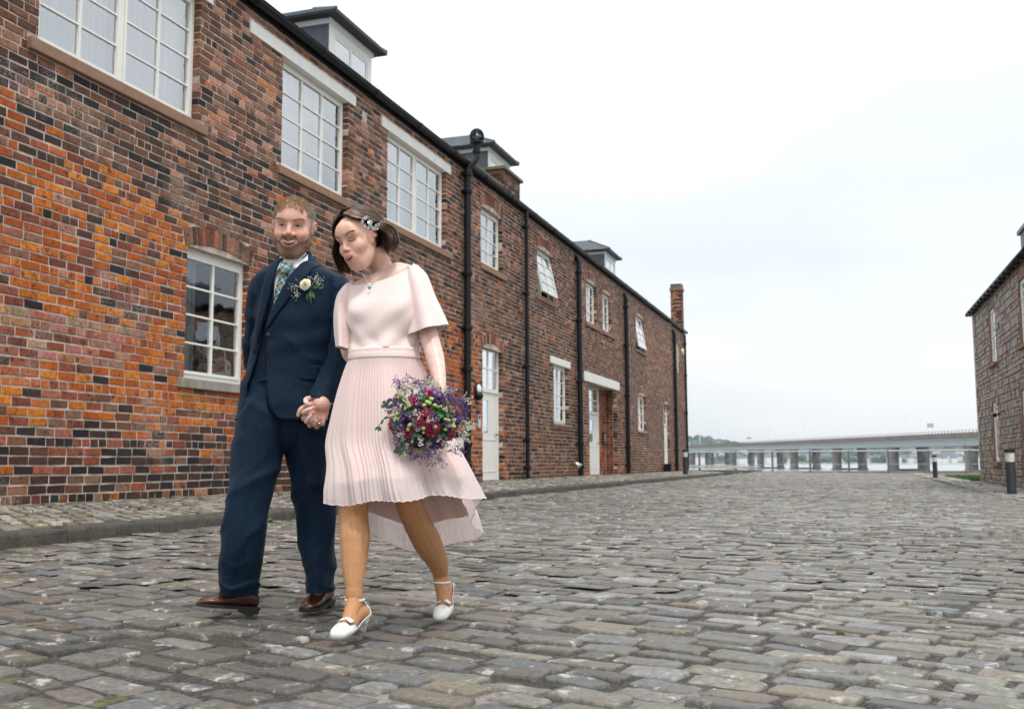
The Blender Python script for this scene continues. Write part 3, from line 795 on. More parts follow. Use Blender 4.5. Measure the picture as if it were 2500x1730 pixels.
# wall lamp, intercom, alarm box, letter boxes, flue
lamp = empty('wall_lamp', (WX + .01, 20.45, 2.2), 'oval black bulkhead lamp with a half-hooded white glass, beside the tall soil pipe', 'lamp')
a = Acc(); ellip(a, (WX + .02, 20.45, 2.2), (.05, .15, .20)); a.build('back_plate', M['black'], lamp, smooth=True)
a = Acc(); ellip(a, (WX + .04, 20.45, 2.235), (.075, .10, .115)); a.build('glass_cover', M['white'], lamp, smooth=True)
a = Acc(); ellip(a, (WX + .055, 20.45, 2.10), (.095, .125, .095)); a.build('hood', M['black'], lamp, smooth=True)
a = Acc(); a.box(WX + .002, WX + .03, 20.49, 20.66, 1.42, 1.71)
M['steel'] = simple('brushed_steel', (.55, .56, .57), .35, metal=.8, noise=.05)
ic = a.build('intercom', M['steel']); tag(ic, 'slim steel door intercom panel on orange brick, below the oval lamp', 'intercom')
a = Acc(); a.box(WX + .03, WX + .034, 20.53, 20.62, 1.62, 1.68); a.build('speaker_grille', M['black'], ic)
for k in range(4):
    a = Acc(); a.box(WX + .03, WX + .036, 20.54, 20.61, 1.46 + k * .035, 1.48 + k * .035); a.build('call_button', M['white'], ic)
a = Acc(); a.tube([(WX + .0, 48.75, 5.95), (WX + .08, 48.75, 5.95)], [.16, .14], 16); tag(a.build('alarm_box', simple('pale_yellow', (.75, .68, .42), .5)), 'small round pale yellow alarm box high at the far end of the brick terrace', 'alarm')
for (yy, X_, lb) in ((31.3, PX, 'grey letter box with a black oval plate, left of the white porch door'), (33.85, PX, 'grey letter box with a black oval plate, right of the white porch door')):
    r = empty('letter_box', (X_ + .01, yy, 1.5), lb, 'letter box')
    a = Acc(); a.box(X_ + .002, X_ + .09, yy - .13, yy + .13, 1.28, 1.72); q = a.build('box', M['charcoal'], r); bv = q.modifiers.new('b', 'BEVEL'); bv.width = .03; bv.segments = 3
    a = Acc(); ellip(a, (X_ + .09, yy, 1.5), (.01, .09, .15)); a.build('oval_plate', M['steel'], r, smooth=True)
a = Acc(); a.tube([(WX, 28.35, .66), (WX + .10, 28.37, .64), (WX + .2, 28.4, .55)], [.05, .06, .10], 12); tag(a.build('flue_cowl', M['steel'], smooth=True), 'small bright metal flue cowl low on the brick wall beside a drainpipe', 'flue')
a = Acc(); a.box(WX + .03, WX + .35, 42.9, 43.0, .3, .62); q = a.build('boot_scraper', M['black']); tag(q, 'small dark box by the furthest white door of the brick terrace', 'box')

# parapet of the party wall above the gutter
a = Acc()
for (x0, x1, y0, y1, z0, z1) in ((-8.2, -7.95, 21.2, 23.2, 6.95, 7.36), (-9.2, -7.9, 23.2, 24.5, 6.95, 7.86)):
    nz = int((z1 - z0) / .09)
    a.box(x0 + .01, x1 - .01, y0 + .01, y1 - .01, z0, z1 - .005, (.42, .34, .29))
    for i in range(nz):
        zz = z0 + i * (z1 - z0) / nz; h = (z1 - z0) / nz - .01
        y = y0 - (.12 if i % 2 else 0)
        while y < y1:
            p, q = max(y, y0), min(y + .235, y1); y += .245
            if q - p > .03:
                vs, fs = brick_geo(q - p, h, .02, rb); a.add([(x1 + v[0], (p + q) / 2 + v[1], zz + h / 2 + v[2]) for v in vs], fs, rb.choice(C_BR + C_DK))
        x = x0 - (.12 if i % 2 else 0)
        while x < x1:
            p, q = max(x, x0), min(x + .235, x1 - .001); x += .245
            if q - p > .03: a.box(p, q, y0 - .004, y0 + .01, zz, zz + h, rb.choice(C_BR + C_DK))
pp = a.build('parapet', M['brick_s'], BLD)
a = Acc()
a.add([(-8.25, 20.6, 7.36), (-7.9, 20.6, 7.36), (-7.9, 23.2, 7.40), (-8.25, 23.2, 7.40), (-8.25, 20.6, 7.42), (-7.9, 20.6, 7.42), (-7.9, 23.2, 7.46), (-8.25, 23.2, 7.46)], [(0, 3, 2, 1), (4, 5, 6, 7), (0, 1, 5, 4), (1, 2, 6, 5), (2, 3, 7, 6), (3, 0, 4, 7)])
a.box(-9.3, -7.84, 23.12, 24.6, 7.86, 7.93)
a.build('coping', M['moss_coping'], pp)
# dormers
def dormer(y0, y1, ztop):
    X = -8.6; zb = 7.3; XB = -11.0
    a = Acc(); a.box(XB, X, y0 + .02, y1 - .02, zb - .6, ztop - .02)
    d = a.build('dormer', M['lead'], BLD)
    # white face boards round the window
    f = Acc(); T = .16
    f.box(X + .003, X + .03, y0, y0 + T, zb - .3, ztop); f.box(X + .003, X + .03, y1 - T, y1, zb - .3, ztop); f.box(X + .003, X + .03, y0 + T, y1 - T, ztop - .24, ztop)
    f.box(X - .0, X + .03, y0 + T, y1 - T, zb - .3, zb - .05)
    f.box(X + .03, X + .055, y0 - .05, y1 + .05, ztop - .1, ztop)
    f.box(XB, X + .03, y0 - .03, y0 + .015, ztop - .09, ztop); f.box(XB, X + .03, y1 - .015, y1 + .03, ztop - .09, ztop)
    f.build('face_board', M['white'], d)
    o = dict(y0=y0 + T, y1=y1 - T, z0=zb - .05, z1=ztop - .24, rise=0, lights=2, rows=3, cas=2)
    f = Acc(); a0, a1, b0, b1 = o['y0'], o['y1'], o['z0'], o['z1']; m = (a0 + a1) / 2
    for (p, q, r, s) in ((a0, a0 + .05, b0, b1), (a1 - .05, a1, b0, b1), (m - .035, m + .035, b0, b1), (a0 + .05, m - .035, b1 - .05, b1), (m + .035, a1 - .05, b1 - .05, b1)):
        f.box(X + .004, X + .02, p, q, r, s)
    for k in (1, 2):
        zz = b0 + (b1 - b0) * k / 3
        f.box(X + .006, X + .016, a0 + .05, m - .035, zz - .012, zz + .012); f.box(X + .006, X + .016, m + .035, a1 - .05, zz - .012, zz + .012)
    f.build('window_frame', M['white'], d)
    for (p, q) in ((a0 + .05, m - .035), (m + .035, a1 - .05)):
        g = Acc(); g.quad((X + .009, p, b0), (X + .009, q, b0), (X + .009, q, b1 - .05), (X + .009, p, b1 - .05)); g.build('pane', M['glass'], d)
    c = Acc(); c.quad((X + .003, a0, b0), (X + .003, a1, b0), (X + .003, a1, b1), (X + .003, a0, b1)); c.build('blind', M['curtain'], d)
    # hipped slate roof in lapped courses
    e = .22; x1, ya, yb, zt = X + .26, y0 - e, y1 + e, ztop; mid = (ya + yb) / 2; xr = x1 - (yb - ya) / 2; hz = zt + .06 + .60
    r = Acc(); r.box(XB, x1, ya, yb, zt + .0, zt + .055)
    r.build('eaves_gutter', M['black'], d)
    r = Acc(); nz = 8
    for i in range(nz):
        t0, t1 = i / nz, (i + 1) / nz; za_, zb_ = zt + .07 + .60 * t0, zt + .055 + .60 * t1
        def ring(t, z): return [(XB, ya + (mid - ya) * t, z), (x1 + (xr - x1) * t, ya + (mid - ya) * t, z), (x1 + (xr - x1) * t, yb + (mid - yb) * t, z), (XB, yb + (mid - yb) * t, z)]
        vs = ring(t0, za_) + ring(t1 + .01, zb_) + ring(t0, za_ - .018)
        r.add(vs, [(0, 1, 5, 4), (1, 2, 6, 5), (2, 3, 7, 6), (8, 9, 1, 0), (9, 10, 2, 1), (10, 11, 3, 2)])
    r.build('slate_roof', M['slate'], d)
    for s in (1, -1):
        h = Acc(); h.tube([(x1, mid + s * (mid - ya), zt + .07), (xr, mid, hz)], .03, 6); h.build('hip_ridge', M['lead'], d)
    return d
dormer(15.6, 17.25, 8.58); dormer(24.0, 25.6, 8.72); dormer(37.0, 38.7, 8.58)
# chimney at the far gable
a = Acc(); a.box(-8.12, -7.62, 49.0, 49.55, 6.6, 9.0, (.42, .34, .29)); nz = 26
for i in range(nz):
    zz = 6.9 + i * .0925; y = -8.14 - (.12 if i % 2 else 0)
    while y < -7.60:
        p, q = max(y, -8.14), min(y + .235, -7.60); y += .245
        if q - p > .03: a.box(p, q, 48.985, 49.02, zz, zz + .082, rb.choice(C_BR + C_PK + C_DK))
    for (p, q) in ((48.99, 49.22), (49.23, 49.46), (49.47, 49.56)): a.box(-7.62, -7.605, p, q, zz, zz + .082, rb.choice(C_BR))
a.box(-8.18, -7.56, 48.94, 49.6, 8.98, 9.10, (.22, .15, .11)); a.box(-8.14, -7.6, 48.98, 49.56, 9.10, 9.17, (.16, .15, .12))
a.build('chimney', M['brick_s'], BLD)
# ------------------------------------------------------------------ stone building on the right
RX = 4.1; RYE = 38.1; RYS = 23.5; REZ = 5.72
SB = empty('stone_building', (RX, 30, -.05), 'brown rubble-stone warehouse with tall white sash windows, at the right edge of the street', 'building')
M['stone_s'] = sett_mat('rubble_stone', False, 0); M['stone_mortar'] = simple('lime_mortar', (.42, .37, .31), .9, noise=.3, scale=9, bump=.7, bscale=40)
ROPEN = [dict(y0=33.3, y1=34.35, z0=3.62, z1=5.28, rise=0, lights=1, rows=4, cas=1, cur=2, sill=(33.1, 34.55, 3.50, 3.62), sm='sill'),
         dict(y0=27.75, y1=28.95, z0=3.62, z1=5.28, rise=0, lights=1, rows=4, cas=1, cur=2, sill=(27.5, 29.15, 3.50, 3.62), sm='sill'),
         dict(y0=33.75, y1=34.75, z0=.66, z1=2.46, rise=0, lights=1, rows=4, cas=1, cur=2, sill=(33.5, 34.95, .52, .66), sm='sill'),
         dict(y0=28.2, y1=29.5, z0=.02, z1=2.50, rise=0, lights=1, rows=3, cas=1)]
a = Acc()
ys = sorted({RYS, RYE, *[o['y0'] for o in ROPEN], *[o['y1'] for o in ROPEN]}); zs = sorted({-.3, REZ, *[o['z0'] for o in ROPEN], *[o['z1'] for o in ROPEN]})
for i in range(len(ys) - 1):
    for j in range(len(zs) - 1):
        yc, zc = (ys[i] + ys[i + 1]) / 2, (zs[j] + zs[j + 1]) / 2
        if any(o['y0'] < yc < o['y1'] and o['z0'] < zc < o['z1'] for o in ROPEN): continue
        a.quad((RX + .01, ys[i], zs[j]), (RX + .01, ys[i], zs[j + 1]), (RX + .01, ys[i + 1], zs[j + 1]), (RX + .01, ys[i + 1], zs[j]))
a.quad((RX + .01, RYE, -.3), (RX + .01, RYE, REZ), (RX + 8, RYE, REZ), (RX + 8, RYE, -.3))
a.quad((RX + .01, RYS, -.3), (RX + 8, RYS, -.3), (RX + 8, RYS, REZ), (RX + .01, RYS, REZ))
a.add([(RX + .01, RYE, REZ), (RX + 8, RYE, REZ), (RX + 4, RYE, REZ + 2.6)], [(0, 2, 1)]); a.add([(RX + .01, RYS, REZ), (RX + 8, RYS, REZ), (RX + 4, RYS, REZ + 2.6)], [(0, 1, 2)])
a.build('wall', M['stone_mortar'], SB)
rs = random.Random(8); a = Acc()
SC = [(.20, .125, .075), (.24, .16, .10), (.15, .098, .062), (.28, .20, .135), (.22, .13, .085), (.18, .13, .095)]
def stone(acc, X, p, q, r, t, rn, proud=.02, sgn=-1):
    e = .018; vs = []
    for (x, ins) in ((.02, 0), (-proud * .4, 0), (-proud, e)):
        for (y, z) in ((p + ins, r + ins), (q - ins, r + ins), (q - ins, t - ins), (p + ins, t - ins)):
            vs.append((X - sgn * x, y + rn.uniform(-.012, .012), z + rn.uniform(-.010, .010)))
    fs = [(b + k, b + (k + 1) % 4, b + 4 + (k + 1) % 4, b + 4 + k) for b in (0, 4) for k in range(4)] + [(8, 9, 10, 11)]
    acc.add(vs, fs, tuple(c * rn.uniform(.75, 1.25) for c in rn.choice(SC)))
z = -.2
while z < REZ:
    h = rs.uniform(.13, .26); h = min(h, REZ - z)
    y = RYS
    while y < RYE:
        L = rs.uniform(.2, .55); p, q = y, min(y + L, RYE); y += L
        if any(o['y0'] - .17 < (p + q) / 2 < o['y1'] + .17 and o['z0'] - .12 < z + h / 2 < o['z1'] + .2 for o in ROPEN): continue
        if rs.random() < .35 and h > .18:
            stone(a, RX, p, q - .025, z, z + h * .48, rs, rs.uniform(.01, .035)); stone(a, RX, p, q - .025, z + h * .55, z + h - .02, rs, rs.uniform(.01, .035))
        else: stone(a, RX, p, q - .025, z, z + h - .02, rs, rs.uniform(.01, .04))
    z += h
a.build('rubble_stones', M['stone_s'], SB, kind='stuff')
z = -.2; k = 0
while z < REZ - .1:                                    # dressed corner stones
    a = Acc(); w = .55 if k % 2 else .32
    a.box(RX - .035, RX + (.32 if k % 2 else .55), RYE - w, RYE + .03, z, z + .285, rs.choice(SC)); q = a.build('quoin', M['stone_s'], SB); k += 1; z += .30
for o in ROPEN:
    w = make_window(o, SB, mat='white', name='sash_window', X=RX - .065, sgn=-1)
    a = Acc()                                          # red sandstone margins
    for (p, q, r, t) in ((o['y0'] - .16, o['y0'] - .002, o['z0'], o['z1'] + .2), (o['y1'] + .002, o['y1'] + .16, o['z0'], o['z1'] + .2), (o['y0'], o['y1'], o['z1'] + .004, o['z1'] + .2)):
        a.box(RX - .008, RX + .10, p, q, r, t)
    a.build('stone_margin', M['sill'], w)
g = Acc()
g.add([(RX - .18, RYS, REZ + .02), (RX - .18, RYE + .1, REZ + .02), (RX + 4, RYE + .1, REZ + 2.75), (RX + 4, RYS, REZ + 2.75), (RX + 8.2, RYS, REZ + .02), (RX + 8.2, RYE + .1, REZ + .02)], [(0, 3, 2, 1), (3, 4, 5, 2)])
g.box(RX - .16, RX + .02, RYS, RYE + .1, REZ - .04, REZ + .015)
rf = g.build('roof', M['slate'], SB)
a = Acc(); a.tube([(RX - .16, RYS, REZ - .0), (RX - .16, RYE + .15, REZ - .0)], .075, 10); gq = a.build('gutter', M['black'], SB, smooth=True)
y = RYS + .3
while y < RYE:
    a = Acc(); a.box(RX - .25, RX - .05, y, y + .04, REZ - .095, REZ - .01); a.build('gutter_bracket', M['black'], gq); y += .75
a = Acc(); a.box(RX - .05, RX + 1.6, 26.1, 28.0, REZ + .05, REZ + .62); d = a.build('dormer', M['lead'], SB)
a = Acc(); a.box(RX - .10, RX + 1.9, 25.9, 28.2, REZ + .62, REZ + .72); a.build('dormer_roof', M['slate'], d)
a = Acc(); a.tube([(RX - .1, 26.9, 0), (RX - .1, 26.9, REZ - .1)], .05, 10); a.build('drainpipe', M['black'], SB, smooth=True)
cm = empty('security_camera', (RX, 33.0, 2.05), 'small dark security camera on the stone wall above the lower sash window', 'camera')
a = Acc(); a.box(RX - .22, RX, 33.0, 33.04, 2.02, 2.06); a.build('bracket', M['black'], cm)
a = Acc(); a.tube([(RX - .2, 32.85, 2.0), (RX - .2, 33.15, 2.04)], .06, 10); a.build('housing', M['black'], cm)
a = Acc(); a.box(RX - .14, RX - .03, 27.25, 27.5, 1.05, 1.55); tag(a.build('meter_box', M['charcoal']), 'dark wall box beside the doorway of the stone building, above the bollard lamp', 'box')

_turn = Matrix.Translation((RX, RYE, 0)) @ Matrix.Rotation(rad(.85), 4, 'Z') @ Matrix.Translation((-RX, -RYE, 0))
bpy.context.view_layer.update()
for _o in (SB, cm, bpy.data.objects['meter_box']): _o.matrix_world = _turn @ _o.matrix_world
# ------------------------------------------------------------------ bollard lamps
M['lens'] = simple('pale_lens', (.62, .60, .50), .25, noise=.2, scale=20)
def bollard(x, y, z, label, first=None, h=.98, r=.095):
    if first:
        root = first.copy(); COL.objects.link(root); root.location = (x, y, z); tag(root, label)
        for ch in first.children:
            c = ch.copy(); COL.objects.link(c); c.parent = root
            for gch in ch.children:
                d = gch.copy(); COL.objects.link(d); d.parent = c
        return root
    root = empty('bollard_lamp', (0, 0, 0), label, 'bollard', 'black bollard lamps along the street')
    a = Acc(); a.tube([(0, 0, 0), (0, 0, h * .70)], r, 20); p = a.build('post', M['charcoal'], root); smooth_angle(p)
    a = Acc(); a.tube([(0, 0, h * .70), (0, 0, h * .715), (0, 0, h * .735)], [r * 1.04, r * 1.06, r * 1.0], 20); q = a.build('collar', M['steel'], root); smooth_angle(q)
    a = Acc(); a.tube([(0, 0, h * .735), (0, 0, h * .9)], r * .97, 20); q = a.build('lens', M['lens'], root); smooth_angle(q)
    a = Acc(); a.tube([(0, 0, h * .9), (0, 0, h * .915), (0, 0, h * .97), (0, 0, h)], [r * 1.08, r * 1.1, r * .95, r * .5], 20); q = a.build('cap', M['black'], root); smooth_angle(q)
    a = Acc(); a.tube([(0, 0, 0), (0, 0, .012)], r * 1.25, 20); a.build('base_plate', M['greysill'], root)
    root.location = (x, y, z); return root
b1 = bollard(3.1, 23.6, -.04, 'nearest charcoal bollard lamp with a pale lens, at the right edge by the stone building')
bollard(3.2, 46.0, -.03, 'small bollard lamp standing alone near the quay railing, left of the stone building', b1)
bollard(-6.05, 39.0, .19, 'bollard lamp on the left pavement at the far corner of the brick terrace', b1)
bollard(-6.35, 16.21, .22, 'bollard lamp on the left pavement, mostly hidden behind the bride and her bouquet', b1)
# ------------------------------------------------------------------ quay railing
M['postgrey'] = simple('grey_post', (.13, .14, .155), .5)
rail = empty('quay_railing', (0, QY - .4, .1), 'grey metal railing with evenly spaced posts along the quay edge', 'railing')
x = -14.2
while x < 9:
    a = Acc(); a.box(x - .06, x + .06, QY - .46, QY - .34, 0.0, 1.36); a.build('post', M['postgrey'], rail); x += 2.32
M['galv'] = simple('galvanised_rail', (.42, .44, .47), .5, metal=.3)
for z in (1.34, .52):
    a = Acc(); a.tube([(-14.3, QY - .40, z), (9, QY - .40, z)], .045 if z > 1 else .014, 8); a.build('rail', M['galv'], rail)
# ------------------------------------------------------------------ river, far shore, bridge
WZ = -2.3
a = Acc(); a.quad((-3500, QY + .3, WZ), (3500, QY + .3, WZ), (3500, 6500, WZ), (-3500, 6500, WZ)); a.build('river', M['water'], kind='structure')
def hill_mat():
    m, n, b = newmat('wooded_hill')
    g = N(n, 'ShaderNodeNewGeometry'); t1 = N(n, 'ShaderNodeTexNoise', Scale=.02, Detail=8, Roughness=.7); n.links.new(g.outputs['Position'], t1.inputs['Vector'])
    r1 = ramp(n, (.38, .5, .6), ((.018, .035, .022), (.045, .07, .03), (.12, .15, .06))); n.links.new(t1.outputs[0], r1.inputs[0]); n.links.new(r1.outputs[0], b.inputs['Base Color'])
    b.inputs['Roughness'].default_value = .9; return m
M['hill'] = hill_mat()

fw = Vector((-math.sin(rad(YAW)), math.cos(rad(YAW)), 0)); rt = Vector((math.cos(rad(YAW)), math.sin(rad(YAW)), 0))
def shore_pt(l, d): return fw * d + rt * l
def hill_h(l, k):
    """height of the far shore, l across, k in 0..1 going inland"""
    b = float(np.interp(l, [300, 480, 590, 680, 1000, 1400], [74, 72, 66, 46, 54, 64])) + 7 * mnoise.noise(Vector((l * .006, 3, k * 2)))
    return max(0, b * (k ** .7)) + 4 * mnoise.noise(Vector((l * .03, k * 9, 0))) * k
a = Acc(); nl, nk = 150, 14
ls = np.linspace(-1500, 1900, nl + 1)
vs = []
for k in range(nk + 1):
    for l in ls:
        kk = k / nk; p = shore_pt(l, 2450 + 650 * kk + 40 * math.sin(l * .01)); vs.append((p.x, p.y, WZ - .5 + hill_h(l, kk)))
a.add(vs, [(k * (nl + 1) + i, k * (nl + 1) + i + 1, (k + 1) * (nl + 1) + i + 1, (k + 1) * (nl + 1) + i) for k in range(nk) for i in range(nl)])
a.build('hills', M['hill'], smooth=True, kind='structure')
# tree clumps on the far hillside
rt_ = random.Random(4); a = Acc()
for i in range(900):
    l = rt_.uniform(150, 1400); k = rt_.random(); p = shore_pt(l, 2450 + 650 * k); h = WZ + hill_h(l, k)
    r = rt_.uniform(7, 18); vs = []; n = 6
    for (zz, s) in ((-2, .8), (r * .35, 1), (r * .8, .7), (r * 1.05, .15)):
        for q in range(n):
            t = 6.283 * q / n + rt_.random() * .4; vs.append((p.x + r * s * math.cos(t) * rt_.uniform(.8, 1.2), p.y + r * s * math.sin(t), h + zz))
    a.add(vs, [(j * n + q, j * n + (q + 1) % n, (j + 1) * n + (q + 1) % n, (j + 1) * n + q) for j in range(3) for q in range(n)] + [(18, 19, 20, 21, 22, 23)])
tag(a.build('far_woodland', M['hill'], kind='stuff', smooth=True), 'dark blue-green woodland on the far side of the river', 'woodland')
M['harl'] = simple('pale_harling', (.72, .68, .64), .8, noise=.1, scale=.3)
def far_house(w, d, h):
    a = Acc(); a.box(-w / 2, w / 2, -d / 2, d / 2, -3, h)
    for k in range(int(w / 5)):
        pass
    return a
hm = []
for (w, d, h) in ((10, 8, 6), (16, 9, 6.5), (24, 9, 9)):
    e_ = bpy.data.meshes.new('wall'); b = far_house(w, d, h); e_.from_pydata(b.v, [], b.f); e_.materials.append(M['harl']); 
    r_ = bpy.data.meshes.new('roof'); r_.from_pydata([(-w / 2 - .5, -d / 2 - .5, h), (w / 2 + .5, -d / 2 - .5, h), (w / 2 + .5, d / 2 + .5, h), (-w / 2 - .5, d / 2 + .5, h), (-w / 2 - .5, 0, h + 3.5), (w / 2 + .5, 0, h + 3.5)], [], [(0, 1, 5, 4), (2, 3, 4, 5), (0, 4, 3), (1, 2, 5)]); r_.materials.append(M['slate'])
    hm.append((e_, r_))
rh = random.Random(17)
for i in range(150):
    l = rh.uniform(380, 1150); k = rh.random() ** 2.2 * .75 + .004
    if i % 3 == 0: k = rh.uniform(.004, .05); l = rh.uniform(750, 1130)
    p = shore_pt(l, 2450 + 650 * k + 40 * math.sin(l * .01)); h = WZ + max(.5, hill_h(l, k)) + 1.5
    me = hm[rh.choice((0, 1, 1, 2))]
    r = empty('far_house', (p.x, p.y, h), 'small pale house with a slate roof on the far shore, between bridge piers', 'house', 'houses on the far shore of the river')
    r.rotation_euler = (0, 0, rad(YAW) + rh.uniform(-.4, .4)); r.scale = (1.3, 1.3, 1.3)
    for m_, nm in zip(me, ('wall', 'roof')):
        o = bpy.data.objects.new(nm, m_); COL.objects.link(o); o.parent = r
# road bridge
M['conc'] = simple('bridge_concrete', (.36, .35, .32), .85, noise=.22, scale=.5)
M['pier'] = simple('weathered_concrete', (.27, .255, .225), .85, noise=.4, scale=.35)
M['girder'] = simple('pale_girder_paint', (.55, .59, .58), .6, noise=.04, scale=.1)
M['deckm'] = simple('brown_deck_edge', (.21, .17, .145), .8, noise=.2, scale=.3)
def bp_(n): return Vector((17.409 - 18.799 * n, 368.25 + 51.644 * n, 0))
dirb = (bp_(1) - bp_(0)).normalized(); nrm = Vector((dirb.y, -dirb.x, 0))
BR = empty('road_bridge', (bp_(2).x, bp_(2).y, WZ), 'long low concrete road bridge on paired round piers crossing the river', 'bridge')
def deck_z(n): return 5.55 + .44 * n
def bbox(acc, n0, n1, off, w, za, zb):
    """a long box along the bridge, following its rise"""
    vs = []
    for n in (n0, n1):
        c = bp_(n)
        for (o_, z_) in ((off - w / 2, za), (off + w / 2, za), (off + w / 2, zb), (off - w / 2, zb)):
            q = c + nrm * o_; vs.append((q.x, q.y, deck_z(n) + z_))
    acc.add(vs, [(0, 1, 2, 3), (7, 6, 5, 4), (0, 4, 5, 1), (1, 5, 6, 2), (2, 6, 7, 3), (3, 7, 4, 0)])
NS, NE = -3, 22
for n in range(NS, NE):
    a = Acc(); bbox(a, n + .002, n + .998, -5, 3.2, 0, 2.35); bbox(a, n + .002, n + .998, 5, 3.2, 0, 2.35); a.build('girder', M['girder'], BR)
    a = Acc(); bbox(a, n + .002, n + .998, 0, 19, 2.36, 2.95); bbox(a, n + .002, n + .998, -9.3, .3, 2.95, 3.6); bbox(a, n + .002, n + .998, 9.3, .3, 2.95, 3.6); a.build('deck', M['deckm'], BR)
    if n < 9:
        a = Acc()
        for s in range(26):
            for off in (-9.3, 9.3):
                q = bp_(n + s / 26) + nrm * off; z = deck_z(n + s / 26); a.box(q.x - .09, q.x + .09, q.y - .09, q.y + .09, z + 3.6, z + 4.2)
        bbox(a, n + .002, n + .998, -9.3, .12, 4.2, 4.28); bbox(a, n + .002, n + .998, 9.3, .12, 4.2, 4.28)
        a.build('parapet_rail', M['deckm'], BR)
    for off in (-5.0, 5.0):
        q = bp_(n) + nrm * off + dirb * 0; a = Acc(); zt = deck_z(n)
        a.tube([(q.x, q.y, WZ - 1), (q.x, q.y, WZ + .5), (q.x, q.y, WZ + .6), (q.x, q.y, zt - 1.3), (q.x, q.y, zt)], [2.2, 2.2, 1.75, 1.8, 2.15], 20)
        p = a.build('pier_column', M['pier'], BR); smooth_angle(p)
    a = Acc(); q0, q1 = bp_(n) - nrm * 5, bp_(n) + nrm * 5; a.tube([(q0.x, q0.y, WZ + .35), (q1.x, q1.y, WZ + .35)], .4, 6); a.build('pier_tie', M['pier'], BR)
Rx_ = lambda o: rt * o
M['mast'] = simple('pale_mast', (.70, .72, .74), .5)
for n in range(-2, 20):
    for (f_, off) in ((0.0, 0),):
        q = bp_(n + f_); z = deck_z(n) + 2.9
        a = Acc(); a.tube([(q.x, q.y, z), (q.x, q.y, z + 9)], .07 if n < 6 else .2, 6); a.tube([tuple(q + nrm * -1.6 + Vector((0, 0, z + 9))), tuple(q + nrm * 1.6 + Vector((0, 0, z + 9)))], .07, 5)
        a.build('lamp_mast', M['mast'], BR)
for (n, hz_, w_, h_) in ((-.33, 3.2, 1.7, 1.3), (3.72, 3.0, 2.0, 1.1)):
    q = bp_(n); z = deck_z(n) + 2.9; gr = Acc()
    for o_ in (-w_ * .5, w_ * .5): w2 = q + Rx_(o_); gr.tube([(w2.x, w2.y, z), (w2.x, w2.y, z + hz_ + h_)], .07, 6)
    g_ = gr.build('sign_post', M['mast'], BR)
    a = Acc(); w0 = q + Rx_(-w_ * .6); w1 = q + Rx_(w_ * .6)
    vs = [(w.x + fw.x * e, w.y + fw.y * e, zz) for w in (w0, w1) for e in (-.14, -.08) for zz in (z + hz_, z + hz_ + h_)]
    a.add(vs, [(0, 1, 3, 2), (4, 6, 7, 5), (0, 4, 5, 1), (2, 3, 7, 6), (1, 5, 7, 3), (0, 2, 6, 4)]); a.build('sign_panel', M['galv'], g_)
# grass patch by the stone building's far corner
M['grass'] = simple('grass', (.05, .13, .02), .9, noise=.5, scale=14)
gs = Acc(); rg = random.Random(6)
gs.add([(4.2, 38.4, .0), (9, 38.4, .0), (9, 50, .03), (4.6, 52, .0), (3.9, 45, .0)], [(0, 1, 2, 3, 4)])
for i in range(5000):
    x, y = rg.uniform(3.9, 8), rg.uniform(38.6, 51)
    h = rg.uniform(.05, .13); t = rg.random() * 6.28; dx, dy = .012 * math.cos(t), .012 * math.sin(t)
    gs.add([(x - dx, y - dy, 0), (x + dx, y + dy, 0), (x + rg.uniform(-.04, .04), y + rg.uniform(-.04, .04), h)], [(0, 1, 2)])
tag(gs.build('grass', M['grass'], kind='stuff'), 'patch of bright green grass at the far corner of the stone building', 'grass')
# moss, weeds and small litter along the kerb and in the joints
M['moss'] = simple('moss', (.050, .052, .012), .95, noise=.5, scale=40, bump=.8, bscale=90)
ms = Acc(); rm = random.Random(9)
def blob(x, y, z, r, h):
    n = 7; vs = [(x, y, z + h)]
    for (s, hh) in ((.6, .75), (1, 0)):
        for k in range(n):
            t = 6.283 * k / n; vs.append((x + r * s * math.cos(t) * rm.uniform(.7, 1.3), y + r * s * math.sin(t) * rm.uniform(.7, 1.3), z + h * hh))
    ms.add(vs, [(0, 1 + k, 1 + (k + 1) % n) for k in range(n)] + [(1 + k, 8 + k, 8 + (k + 1) % n, 1 + (k + 1) % n) for k in range(n)])
for i in range(900):
    q = rm.random()
    if q < .45: x, y = -5.60 + abs(rm.gauss(0, .04)), rm.uniform(3.5, 40); z = gz(x + .02, y) - .004
    elif q < .7: x, y = rm.uniform(-7.5, -5.8), rm.uniform(4, 30); z = gz(x) - .004
    elif q < .8: x, y = 2.85 + rm.gauss(0, .06), rm.uniform(14, 50); z = gz(x, y)
    else: x, y = rm.uniform(-5, 2.6), rm.uniform(2.5, 30); z = gz(x, y) - .006
    blob(x, y, z, rm.uniform(.012, .04) * (1 + y / 30), rm.uniform(.006, .02))
tag(ms.build('moss', M['moss'], kind='stuff', smooth=True), 'green moss and weeds in the joints and along the kerb', 'moss')
M['leaf_weed'] = simple('weed_leaf', (.06, .16, .03), .7, noise=.3, scale=40)
wi = 0
for (y, lb) in ((9.02, 'small green weed growing at the kerb joint, nearer the left edge'), (11.15, 'tiny green weed at the kerb behind the groom')):
    a = Acc()
    for k in range(34):
        t = rm.random() * 6.28; l = rm.uniform(.02, .07); b = Vector((-5.57 + .02 * math.cos(t), y + .04 * math.sin(t), .09)); d = Vector((math.cos(t), math.sin(t), rm.uniform(.2, 1.3))).normalized(); s = d.cross(Vector((0, 0, 1))).normalized() * l * .3
        a.add([tuple(b), tuple(b + d * l * .5 + s), tuple(b + d * l), tuple(b + d * l * .5 - s)], [(0, 1, 2, 3)])
    tag(a.build('weed', M['leaf_weed']), lb, 'weed')

